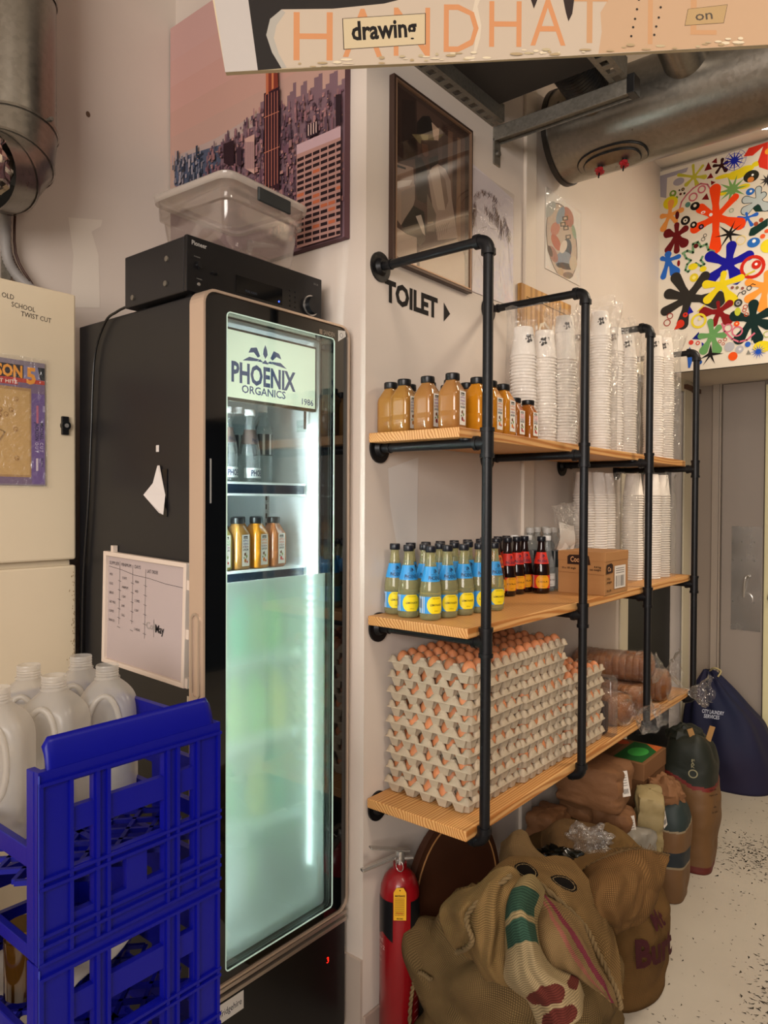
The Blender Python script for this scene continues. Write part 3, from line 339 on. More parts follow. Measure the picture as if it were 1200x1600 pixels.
SKETCH=[["L","4a3834",[[0.0465,0.3498],[0.042,0.3431],[0.0371,0.3363]],0.0014],["L","6a5048",[[0.1516,0.3694],[0.1494,0.3618],[0.1529,0.356]],0.0014],["L","6a5048",[[0.0654,0.3608],[0.0652,0.3541],[0.0695,0.349]],0.0014],["L","8a6e64",[[0.067,0.3569],[0.0678,0.3462],[0.0773,0.3382]],0.0014],["L","8a6e64",[[0.0668,0.3624],[0.0677,0.356],[0.0599,0.3467]],0.0014],["L","6a5048",[[0.1424,0.3624],[0.1471,0.3568],[0.1486,0.3502]],0.0014],["L","6a5048",[[0.0846,0.3642],[0.0834,0.3568],[0.0752,0.3472]],0.0014],["L","6a5048",[[0.0301,0.3315],[0.032,0.3228],[0.0309,0.3132]],0.0014],["L","4a3834",[[0.1661,0.3562],[0.1608,0.3449],[0.1575,0.3344]],0.0014],["L","8a6e64",[[0.0885,0.3628],[0.0879,0.3555],[0.0801,0.3459]],0.0014],["L","4a3834",[[0.0573,0.351],[0.0519,0.3421],[0.0502,0.3345]],0.0014],["L","4a3834",[[0.0201,0.3341],[0.0266,0.3296],[0.033,0.325]],0.0014],["L","8a6e64",[[0.0179,0.3248],[0.0245,0.3194],[0.0256,0.3122]],0.0014],["L","8a6e64",[[0.1235,0.3661],[0.1261,0.36],[0.1352,0.3559]],0.0014],["L","4a3834",[[0.164,0.3624],[0.1611,0.3553],[0.1507,0.3458]],0.0014],["L","6a5048",[[0.1733,0.3582],[0.1666,0.3445],[0.1649,0.3323]],0.0014],["L","6a5048",[[0.0212,0.3303],[0.0173,0.3241],[0.0117,0.3173]],0.0014],["L","6a5048",[[0.0581,0.3535],[0.0571,0.3414],[0.0526,0.3281]],0.0014],["L","4a3834",[[0.0898,0.3641],[0.0826,0.3539],[0.0769,0.3442]],0.0014],["L","6a5048",[[0.1505,0.3684],[0.1452,0.36],[0.1434,0.3528]],0.0014],["L","8a6e64",[[0.0791,0.3632],[0.0805,0.3567],[0.0903,0.3529]],0.0014],["L","6a5048",[[0.0882,0.3636],[0.0916,0.3546],[0.0967,0.3461]],0.0014],["L","4a3834",[[0.0937,0.3653],[0.0972,0.3605],[0.1066,0.3576]],0.0014],["L","4a3834",[[0.1493,0.3629],[0.1513,0.3539],[0.1504,0.344]],0.0014],["L","6a5048",[[0.0672,0.3602],[0.0723,0.3551],[0.0774,0.35]],0.0014],["L","6a5048",[[0.0324,0.3387],[0.0342,0.3299],[0.0456,0.3241]],0.0014],["L","6a5048",[[0.1317,0.3695],[0.1332,0.3623],[0.1291,0.3533]],0.0014],["L","6a5048",[[0.153,0.3536],[0.151,0.3421],[0.142,0.3285]],0.0014],["L","4a3834",[[0.115,0.3721],[0.1203,0.3666],[0.1202,0.3593]],0.0014],["L","4a3834",[[0.1601,0.3642],[0.1631,0.3594],[0.1661,0.3547]],0.0014],["L","4a3834",[[0.112,0.3677],[0.1112,0.3588],[0.12,0.3531]],0.0014],["L","6a5048",[[0.1423,0.361],[0.1394,0.3495],[0.1391,0.3388]],0.0014],["L","4a3834",[[0.1481,0.3699],[0.1457,0.3576],[0.1359,0.3429]],0.0014],["L","6a5048",[[0.0998,0.362],[0.1062,0.3588],[0.1079,0.354]],0.0014],["L","6a5048",[[0.1322,0.3723],[0.1268,0.3616],[0.1213,0.351]],0.0014],["L","8a6e64",[[0.0385,0.3434],[0.0401,0.3354],[0.0343,0.325]],0.0014],["L","8a6e64",[[0.0462,0.3491],[0.0429,0.3377],[0.0357,0.3252]],0.0014],["L","8a6e64",[[0.0255,0.3311],[0.0279,0.3218],[0.0218,0.3098]],0.0014],["L","8a6e64",[[0.0114,0.3225],[0.0142,0.3123],[0.0128,0.3008]],0.0014],["L","8a6e64",[[0.0707,0.3574],[0.0692,0.349],[0.0741,0.3427]],0.0014],["L","6a5048",[[0.0763,0.3659],[0.0742,0.3594],[0.0647,0.3505]],0.0014],["L","6a5048",[[0.0689,0.3615],[0.0754,0.354],[0.0774,0.3451]],0.0014],["L","6a5048",[[0.0887,0.3683],[0.0889,0.3612],[0.0933,0.3556]],0.0014],["L","6a5048",[[0.1184,0.3662],[0.1163,0.3581],[0.1067,0.3475]],0.0014],["L","6a5048",[[0.0436,0.3443],[0.0467,0.3339],[0.046,0.3223]],0.0014],["L","8a6e64",[[0.0438,0.3413],[0.0421,0.3304],[0.0364,0.3183]],0.0014],["L","4a3834",[[0.0833,0.3595],[0.0835,0.3526],[0.0892,0.3475]],0.0014],["L","4a3834",[[0.1061,0.3671],[0.1135,0.3611],[0.115,0.3532]],0.0014],["L","8a6e64",[[0.0591,0.3599],[0.0572,0.3507],[0.0505,0.3399]],0.0014],["L","8a6e64",[[0.1481,0.3645],[0.1423,0.3541],[0.1344,0.343]],0.0014],["L","4a3834",[[0.1639,0.3628],[0.1568,0.3537],[0.152,0.3454]],0.0014],["L","6a5048",[[0.1637,0.3665],[0.1645,0.3597],[0.1561,0.3499]],0.0014],["L","6a5048",[[0.0814,0.3618],[0.08,0.3527],[0.0877,0.3466]],0.0014],["L","8a6e64",[[0.0348,0.3457],[0.0294,0.3383],[0.0299,0.3329]],0.0014],["L","8a6e64",[[0.0686,0.3567],[0.075,0.3494],[0.0754,0.3401]],0.0014],["L","6a5048",[[0.1375,0.3667],[0.1403,0.3588],[0.1443,0.3512]],0.0014],["L","8a6e64",[[0.0469,0.3479],[0.0487,0.3426],[0.0436,0.3351]],0.0014],["L","6a5048",[[0.0821,0.3599],[0.0796,0.3516],[0.0774,0.3433]],0.0014],["L","8a6e64",[[0.0631,0.3582],[0.0634,0.3529],[0.0714,0.3502]],0.0014],["L","4a3834",[[0.1445,0.362],[0.1417,0.351],[0.1441,0.3416]],0.0014],["L","8a6e64",[[0.1758,0.3544],[0.1842,0.3494],[0.1892,0.3432]],0.0014],["L","4a3834",[[0.1075,0.3644],[0.1136,0.3594],[0.1196,0.3543]],0.0014],["L","4a3834",[[0.1086,0.3642],[0.1073,0.3528],[0.1019,0.3401]],0.0014],["L","4a3834",[[0.1442,0.3623],[0.1457,0.3573],[0.1534,0.3543]],0.0014],["L","4a3834",[[0.1603,0.3608],[0.1658,0.3538],[0.1636,0.3444]],0.0014],["L","6a5048",[[0.1568,0.3624],[0.159,0.3522],[0.1577,0.3408]],0.0014],["L","8a6e64",[[0.0408,0.3426],[0.0424,0.3335],[0.0524,0.3271]],0.0014],["L","6a5048",[[0.1434,0.3635],[0.1442,0.352],[0.1371,0.3379]],0.0014],["L","4a3834",[[0.0239,0.3335],[0.02,0.3223],[0.0173,0.3116]],0.0014],["L","8a6e64",[[0.1565,0.3645],[0.1491,0.3536],[0.1471,0.3445]],0.0014],["L","6a5048",[[0.0079,0.2533],[0.0109,0.2286],[0.0164,0.2046]],0.0014],["L","8a6e64",[[0.0168,0.2955],[0.0254,0.2795],[0.0302,0.2622]],0.0014],["L","4a3834",[[0.0092,0.2495],[0.0031,0.23],[0.0018,0.2119]],0.0014],["L","6a5048",[[0.0131,0.2871],[0.0062,0.2583],[0.0038,0.231]],0.0014],["L","6a5048",[[0.0171,0.2677],[0.0158,0.2508],[0.0108,0.2328]],0.0014],["L","6a5048",[[0.0048,0.2659],[0.0019,0.2508],[-0.0029,0.2352]],0.0014],["L","6a5048",[[0.0264,0.3056],[0.0306,0.282],[0.0289,0.2565]],0.0014],["L","8a6e64",[[0.0219,0.2672],[0.0273,0.2421],[0.0293,0.216]],0.0014],["L","4a3834",[[0.0091,0.2946],[0.0085,0.2636],[0.0053,0.2318]],0.0014],["L","6a5048",[[0.0044,0.2446],[-0.0029,0.229],[-0.0074,0.2143]],0.0014],["L","6a5048",[[0.009,0.2623],[0.0138,0.2421],[0.0142,0.2205]],0.0014],["L","6a5048",[[0.0174,0.285],[0.015,0.2637],[0.0131,0.2426]],0.0014],["L","6a5048",[[0.0042,0.2632],[0.002,0.2456],[-0.0029,0.2273]],0.0014],["L","4a3834",[[0.0138,0.2536],[0.0122,0.2386],[0.0151,0.2249]],0.0014],["L","4a3834",[[0.018,0.3015],[0.0156,0.2827],[0.0081,0.2623]],0.0014],["L","6a5048",[[0.0106,0.2559],[0.008,0.2292],[0.006,0.2027]],0.0014],["L","8a6e64",[[0.0122,0.2503],[0.0068,0.2231],[-0.0005,0.1955]],0.0014],["L","6a5048",[[0.0161,0.2629],[0.0126,0.2438],[0.0061,0.2239]],0.0014],["L","8a6e64",[[0.0231,0.2814],[0.0207,0.2566],[0.015,0.2308]],0.0014],["L","6a5048",[[0.0218,0.3088],[0.0201,0.2848],[0.0151,0.2597]],0.0014],["L","4a3834",[[0.0137,0.2963],[0.0095,0.2707],[0.0093,0.2463]],0.0014],["L","8a6e64",[[0.0167,0.2526],[0.0185,0.2341],[0.0192,0.2154]],0.0014],["L","6a5048",[[0.0128,0.3034],[0.0195,0.2838],[0.023,0.2631]],0.0014],["L","6a5048",[[0.0129,0.2509],[0.0101,0.2243],[0.0039,0.1968]],0.0014],["L","6a5048",[[0.0117,0.2707],[0.0167,0.2589],[0.0177,0.2458]],0.0014],["L","4a3834",[[0.0101,0.2781],[0.0079,0.2488],[0.0101,0.2208]],0.0014],["L","6a5048",[[0.0129,0.2601],[0.0115,0.2446],[0.0014,0.2265]],0.0014],["L","6a5048",[[0.0197,0.3046],[0.0231,0.2919],[0.0295,0.28]],0.0014],["L","6a5048",[[0.0169,0.2658],[0.0116,0.239],[0.0094,0.2132]],0.0014],["L","4a3834",[[0.0247,0.2942],[0.0265,0.282],[0.0388,0.2731]],0.0014],["L","6a5048",[[0.0149,0.2809],[0.0128,0.2615],[0.016,0.2436]],0.0014],["L","6a5048",[[0.0154,0.2758],[0.0081,0.2529],[0.0041,0.2311]],0.0014],["L","8a6e64",[[0.0108,0.25],[0.0134,0.2359],[0.0156,0.2216]],0.0014],["L","4a3834",[[0.0059,0.2629],[0.0029,0.2352],[-0.0027,0.2068]],0.0014],["L","8a6e64",[[0.0139,0.2576],[0.01,0.2372],[0.0049,0.2165]],0.0014],["L","6a5048",[[0.0236,0.2787],[0.0251,0.2662],[0.0261,0.2535]],0.0014],["L","6a5048",[[0.0183,0.292],[0.0232,0.268],[0.0217,0.2419]],0.0014],["L","4a3834",[[0.0132,0.2905],[0.0113,0.2735],[0.0086,0.2564]],0.0014],["L","8a6e64",[[0.023,0.2969],[0.0219,0.2797],[0.0125,0.2599]],0.0014],["L","6a5048",[[0.0059,0.2599],[0.0076,0.2474],[0.0197,0.2379]],0.0014],["L","4a3834",[[0.0144,0.2593],[0.0204,0.2417],[0.0263,0.2239]],0.0014],["L","6a5048",[[0.016,0.2909],[0.0161,0.2768],[0.0106,0.261]],0.0014],["L","6a5048",[[0.0158,0.2973],[0.009,0.2699],[0.0073,0.2442]],0.0014],["L","4a3834",[[0.0076,0.25],[0.0087,0.2379],[0.0129,0.2267]],0.0014],["L","6a5048",[[0.0139,0.2694],[0.0126,0.2429],[0.0127,0.2168]],0.0014],["L","4a3834",[[0.1798,0.3069],[0.1719,0.2907],[0.168,0.2757]],0.0014],["L","4a3834",[[0.1994,0.2862],[0.2009,0.2624],[0.1946,0.2364]],0.0014],["L","6a5048",[[0.206,0.275],[0.2044,0.2556],[0.2016,0.2359]],0.0014],["L","4a3834",[[0.1919,0.288],[0.1979,0.2672],[0.204,0.2465]],0.0014],["L","6a5048",[[0.1618,0.3227],[0.1681,0.3014],[0.1738,0.2798]],0.0014],["L","8a6e64",[[0.1942,0.3019],[0.1943,0.2732],[0.1955,0.2447]],0.0014],["L","4a3834",[[0.1918,0.2748],[0.1885,0.2491],[0.1778,0.2214]],0.0014],["L","8a6e64",[[0.2056,0.2821],[0.2042,0.2668],[0.201,0.251]],0.0014],["L","4a3834",[[0.2116,0.2781],[0.213,0.2639],[0.2151,0.2499]],0.0014],["L","8a6e64",[[0.1915,0.2872],[0.1985,0.263],[0.2,0.237]],0.0014],["L","6a5048",[[0.1957,0.2828],[0.1988,0.2556],[0.2024,0.2285]],0.0014],["L","4a3834",[[0.1839,0.309],[0.1773,0.2949],[0.1731,0.2817]],0.0014],["L","6a5048",[[0.16,0.3255],[0.1573,0.3079],[0.1627,0.2927]],0.0014],["L","8a6e64",[[0.1364,0.3294],[0.134,0.3084],[0.1294,0.2867]],0.0014],["L","6a5048",[[0.1824,0.3006],[0.1767,0.2725],[0.174,0.2454]],0.0014],["L","4a3834",[[0.1804,0.3073],[0.1817,0.2933],[0.178,0.2778]],0.0014],["L","8a6e64",[[0.1948,0.2943],[0.1962,0.2816],[0.188,0.2661]],0.0014],["L","4a3834",[[0.1507,0.3387],[0.1554,0.3273],[0.1574,0.3151]],0.0014],["L","4a3834",[[0.1533,0.3327],[0.16,0.3078],[0.1651,0.2822]],0.0014],["L","6a5048",[[0.1915,0.2875],[0.1936,0.2741],[0.2046,0.2633]],0.0014],["L","4a3834",[[0.1903,0.2925],[0.1941,0.2736],[0.19,0.2523]],0.0014],["L","8a6e64",[[0.1645,0.3245],[0.1594,0.3038],[0.1504,0.282]],0.0014],["L","6a5048",[[0.1735,0.3186],[0.1734,0.2925],[0.1639,0.2637]],0.0014],["L","6a5048",[[0.1902,0.2908],[0.1896,0.2675],[0.1954,0.246]],0.0014],["L","8a6e64",[[0.1773,0.3025],[0.169,0.2797],[0.1653,0.2584]],0.0014],["L","4a3834",[[0.1368,0.3372],[0.138,0.3237],[0.1448,0.3119]],0.0014],["L","4a3834",[[0.1716,0.3273],[0.1678,0.3034],[0.1692,0.2811]],0.0014],["L","6a5048",[[0.1927,0.2955],[0.196,0.2691],[0.201,0.243]],0.0014],["L","4a3834",[[0.1598,0.3295],[0.1564,0.3128],[0.1464,0.294]],0.0014],["L","8a6e64",[[0.2,0.2711],[0.2036,0.2496],[0.2103,0.2288]],0.0014],["L","4a3834",[[0.1761,0.3041],[0.1813,0.2801],[0.1825,0.2548]],0.0014],["L","8a6e64",[[0.1574,0.3158],[0.1588,0.2964],[0.1507,0.2742]],0.0014],["L","8a6e64",[[0.1838,0.3012],[0.1794,0.2812],[0.1719,0.2602]],0.0014],["L","6a5048",[[0.1572,0.3163],[0.162,0.2937],[0.1694,0.2719]],0.0014],["L","4a3834",[[0.1705,0.3188],[0.1683,0.2977],[0.1612,0.2752]],0.0014],["L","8a6e64",[[0.1707,0.3148],[0.1735,0.2904],[0.1758,0.2659]],0.0014],["L","6a5048",[[0.1631,0.3312],[0.1656,0.3155],[0.1634,0.2982]],0.0014],["L","4a3834",[[0.143,0.3237],[0.141,0.3046],[0.1411,0.2861]],0.0014],["L","6a5048",[[0.1658,0.3072],[0.1597,0.2861],[0.1556,0.2656]],0.0014],["L","6a5048",[[0.2018,0.293],[0.1971,0.2651],[0.1984,0.239]],0.0014],["L","8a6e64",[[0.1557,0.3279],[0.1605,0.3164],[0.1641,0.3044]],0.0014],["L","4a3834",[[0.1474,0.3371],[0.1465,0.3074],[0.1555,0.2808]],0.0014],["L","4a3834",[[0.1575,0.3148],[0.1665,0.3037],[0.1711,0.2911]],0.0014],["L","8a6e64",[[0.1945,0.3013],[0.1973,0.2786],[0.2066,0.2578]],0.0014],["L","4a3834",[[0.2092,0.2798],[0.2121,0.2527],[0.2218,0.2273]],0.0014],["L","8a6e64",[[0.1655,0.3093],[0.1615,0.2914],[0.1638,0.2753]],0.0014],["L","4a3834",[[0.1494,0.329],[0.1527,0.3051],[0.1474,0.2786]],0.0014],["L","8a6e64",[[0.1966,0.2861],[0.2045,0.2734],[0.2086,0.2595]],0.0014],["L","8a6e64",[[0.1622,0.3242],[0.1661,0.3122],[0.1678,0.2995]],0.0014],["L","4a3834",[[0.1974,0.2952],[0.197,0.2709],[0.1919,0.2454]],0.0014],["L","8a6e64",[[0.1624,0.3201],[0.1573,0.2926],[0.1502,0.2645]],0.0014],["L","4a3834",[[0.1962,0.2822],[0.2021,0.261],[0.2002,0.2375]],0.0014],["L","4a3834",[[0.1952,0.2797],[0.1892,0.253],[0.1859,0.2271]],0.0014],["L","6a5048",[[0.207,0.2762],[0.2158,0.262],[0.2193,0.2462]],0.0014],["L","4a3834",[[0.1848,0.3074],[0.1758,0.2753],[0.1724,0.245]],0.0014],["L","6a5048",[[0.1724,0.3072],[0.1673,0.2845],[0.1604,0.2614]],0.0014],["L","8a6e64",[[0.1983,0.2953],[0.2023,0.2824],[0.199,0.2674]],0.0014],["L","6a5048",[[0.1807,0.3105],[0.1757,0.2852],[0.1701,0.2597]],0.0014],["L","6a5048",[[0.2078,0.2842],[0.2146,0.2611],[0.2176,0.2369]],0.0014],["L","6a5048",[[0.1977,0.2676],[0.1941,0.243],[0.1965,0.2201]],0.0014],["L","6a5048",[[0.2389,0.2942],[0.2403,0.2846],[0.2423,0.2751]],0.0014],["L","8a6e64",[[0.2614,0.25],[0.2616,0.2347],[0.2721,0.2222]],0.0014],["L","8a6e64",[[0.2552,0.2484],[0.2539,0.2332],[0.249,0.2169]],0.0014],["L","6a5048",[[0.2243,0.3095],[0.2162,0.299],[0.212,0.2898]],0.0014],["L","4a3834",[[0.2197,0.2986],[0.2128,0.2812],[0.2063,0.2641]],0.0014],["L","8a6e64",[[0.2307,0.2775],[0.2317,0.2614],[0.2311,0.2447]],0.0014],["L","8a6e64",[[0.2372,0.2728],[0.2461,0.2621],[0.253,0.2506]],0.0014],["L","8a6e64",[[0.2368,0.2908],[0.2354,0.2783],[0.2236,0.2628]],0.0014],["L","8a6e64",[[0.2398,0.2866],[0.2428,0.276],[0.2391,0.2635]],0.0014],["L","4a3834",[[0.2399,0.2822],[0.2414,0.2701],[0.2457,0.2589]],0.0014],["L","8a6e64",[[0.264,0.247],[0.2575,0.237],[0.2495,0.2266]],0.0014],["L","8a6e64",[[0.2328,0.2824],[0.2336,0.2733],[0.2403,0.266]],0.0014],["L","8a6e64",[[0.2354,0.2694],[0.2393,0.2568],[0.2411,0.2435]],0.0014],["L","8a6e64",[[0.2194,0.3142],[0.218,0.3048],[0.2218,0.2971]],0.0014],["L","6a5048",[[0.2666,0.2515],[0.2631,0.2425],[0.2532,0.2318]],0.0014],["L","6a5048",[[0.2355,0.2964],[0.2437,0.2835],[0.2456,0.2687]],0.0014],["L","6a5048",[[0.2454,0.2859],[0.2501,0.2714],[0.2465,0.2545]],0.0014],["L","4a3834",[[0.2185,0.3096],[0.2257,0.3003],[0.2276,0.2895]],0.0014],["L","4a3834",[[0.26,0.269],[0.2647,0.2614],[0.2704,0.254]],0.0014],["L","4a3834",[[0.2238,0.2929],[0.2245,0.2839],[0.2154,0.272]],0.0014],["L","4a3834",[[0.2106,0.311],[0.2122,0.2997],[0.2118,0.2877]],0.0014],["L","6a5048",[[0.2431,0.2849],[0.235,0.2696],[0.2288,0.255]],0.0014],["L","4a3834",[[0.2527,0.2451],[0.2483,0.2355],[0.2424,0.2255]],0.0014],["L","8a6e64",[[0.2279,0.3058],[0.2314,0.2926],[0.2429,0.2817]],0.0014],["L","4a3834",[[0.2437,0.2655],[0.2353,0.2526],[0.2291,0.2404]],0.0014],["L","6a5048",[[0.2285,0.2902],[0.2229,0.2733],[0.2229,0.258]],0.0014],["L","4a3834",[[0.226,0.2952],[0.2186,0.2832],[0.2169,0.2729]],0.0014],["L","4a3834",[[0.2499,0.2786],[0.256,0.2641],[0.2576,0.2484]],0.0014],["L","8a6e64",[[0.2425,0.2663],[0.2413,0.2497],[0.2343,0.2314]],0.0014],["L","8a6e64",[[0.2332,0.2972],[0.2289,0.2852],[0.2202,0.2721]],0.0014],["L","4a3834",[[0.2545,0.2789],[0.2605,0.2738],[0.2696,0.2695]],0.0014],["L","6a5048",[[0.2238,0.2901],[0.2209,0.279],[0.2155,0.2672]],0.0014],["L","6a5048",[[0.2506,0.2629],[0.249,0.2502],[0.2416,0.2358]],0.0014],["L","6a5048",[[0.2246,0.305],[0.2167,0.2878],[0.2154,0.2727]],0.0014],["L","4a3834",[[0.247,0.2839],[0.2523,0.2774],[0.2523,0.2694]],0.0014],["L","4a3834",[[0.227,0.3123],[0.2331,0.3006],[0.2407,0.2893]],0.0014],["L","8a6e64",[[0.2176,0.3162],[0.2198,0.3054],[0.2151,0.2925]],0.0014],["L","4a3834",[[0.2503,0.2692],[0.247,0.2593],[0.2354,0.2471]],0.0014],["L","4a3834",[[0.2599,0.2658],[0.2585,0.2508],[0.2482,0.2333]],0.0014],["L","8a6e64",[[0.2274,0.2989],[0.2301,0.2914],[0.2357,0.2848]],0.0014],["L","6a5048",[[0.2461,0.2682],[0.2502,0.2539],[0.2555,0.2399]],0.0014],["L","6a5048",[[0.2308,0.291],[0.2337,0.2838],[0.2449,0.2791]],0.0014],["L","4a3834",[[0.2319,0.2855],[0.2342,0.2768],[0.2466,0.271]],0.0014],["L","8a6e64",[[0.2389,0.2914],[0.2427,0.2781],[0.2485,0.2654]],0.0014],["L","6a5048",[[0.2408,0.2714],[0.2467,0.2574],[0.2486,0.2422]],0.0014],["L","8a6e64",[[0.1337,0.2991],[0.1398,0.2853],[0.1394,0.2696]],0.0014],["L","6a5048",[[0.1277,0.2984],[0.128,0.2828],[0.125,0.2662]],0.0014],["L","4a3834",[[0.1197,0.296],[0.1198,0.2802],[0.1158,0.2633]],0.0014],["L","8a6e64",[[0.0816,0.3147],[0.0861,0.3015],[0.0923,0.2888]],0.0014],["L","8a6e64",[[0.1289,0.2924],[0.1334,0.2776],[0.1393,0.2633]],0.0014],["L","6a5048",[[0.0972,0.3158],[0.0987,0.3085],[0.0942,0.2994]],0.0014],["L","8a6e64",[[0.1181,0.3028],[0.1165,0.2952],[0.1182,0.2887]],0.0014],["L","6a5048",[[0.1096,0.3076],[0.1111,0.3005],[0.1231,0.2966]],0.0014],["L","4a3834",[[0.0975,0.3097],[0.0939,0.2945],[0.0974,0.2815]],0.0014],["L","8a6e64",[[0.0945,0.308],[0.0933,0.2959],[0.0972,0.2853]],0.0014],["L","6a5048",[[0.0861,0.3086],[0.0804,0.295],[0.0813,0.2834]],0.0014],["L","4a3834",[[0.131,0.2943],[0.1335,0.282],[0.1278,0.2672]],0.0014],["L","6a5048",[[0.1392,0.2949],[0.1342,0.2807],[0.1328,0.2676]],0.0014],["L","6a5048",[[0.1222,0.3045],[0.1246,0.291],[0.1337,0.2795]],0.0014],["L","6a5048",[[0.0846,0.3086],[0.0861,0.2999],[0.0912,0.2923]],0.0014],["L","6a5048",[[0.1258,0.2945],[0.1241,0.2872],[0.1156,0.2778]],0.0014],["L","6a5048",[[0.1517,0.2922],[0.1549,0.2836],[0.1635,0.2765]],0.0014],["L","6a5048",[[0.1328,0.2971],[0.134,0.2899],[0.1301,0.2811]],0.0014],["L","4a3834",[[0.1139,0.2962],[0.1111,0.2871],[0.1052,0.277]],0.0014],["L","4a3834",[[0.143,0.2965],[0.1432,0.286],[0.1404,0.2747]],0.0014],["L","4a3834",[[0.1061,0.2995],[0.1056,0.2917],[0.0974,0.2816]],0.0014],["L","6a5048",[[0.1152,0.2977],[0.1143,0.2867],[0.1143,0.2759]],0.0014],["L","8a6e64",[[0.0858,0.3031],[0.0899,0.2963],[0.0958,0.2899]],0.0014],["L","8a6e64",[[0.0855,0.3044],[0.0882,0.2959],[0.0988,0.2897]],0.0014],["L","6a5048",[[0.1031,0.3022],[0.1009,0.2923],[0.0962,0.2816]],0.0014],["L","4a3834",[[0.1225,0.2985],[0.1168,0.2818],[0.1156,0.2664]],0.0014],["L","6a5048",[[0.1314,0.2958],[0.1323,0.2879],[0.1253,0.2777]],0.0014],["L","8a6e64",[[0.1421,0.2891],[0.1503,0.2776],[0.1553,0.2651]],0.0014],["L","4a3834",[[0.0917,0.3096],[0.0939,0.3004],[0.105,0.2939]],0.0014],["L","4a3834",[[0.1296,0.2891],[0.1347,0.2835],[0.1357,0.2766]],0.0014],["L","9a8880",[[0.0412,0.1263],[0.0819,0.0839],[0.1029,0.0463]],0.0012],["L","9a8880",[[0.2512,0.2151],[0.2758,0.0869]],0.0012],["L","9a8880",[[0.0697,0.2449],[0.0803,0.2056],[0.1215,0.2012]],0.0012],["L","9a8880",[[0.0217,0.1055],[0.0033,0.0177]],0.0012],["L","9a8880",[[0.1861,0.1426],[0.198,0.0686]],0.0012],["L","9a8880",[[0.0599,0.2261],[0.1003,0.2433]],0.0012],["L","9a8880",[[0.121,0.244],[0.1631,0.2509]],0.0012]]
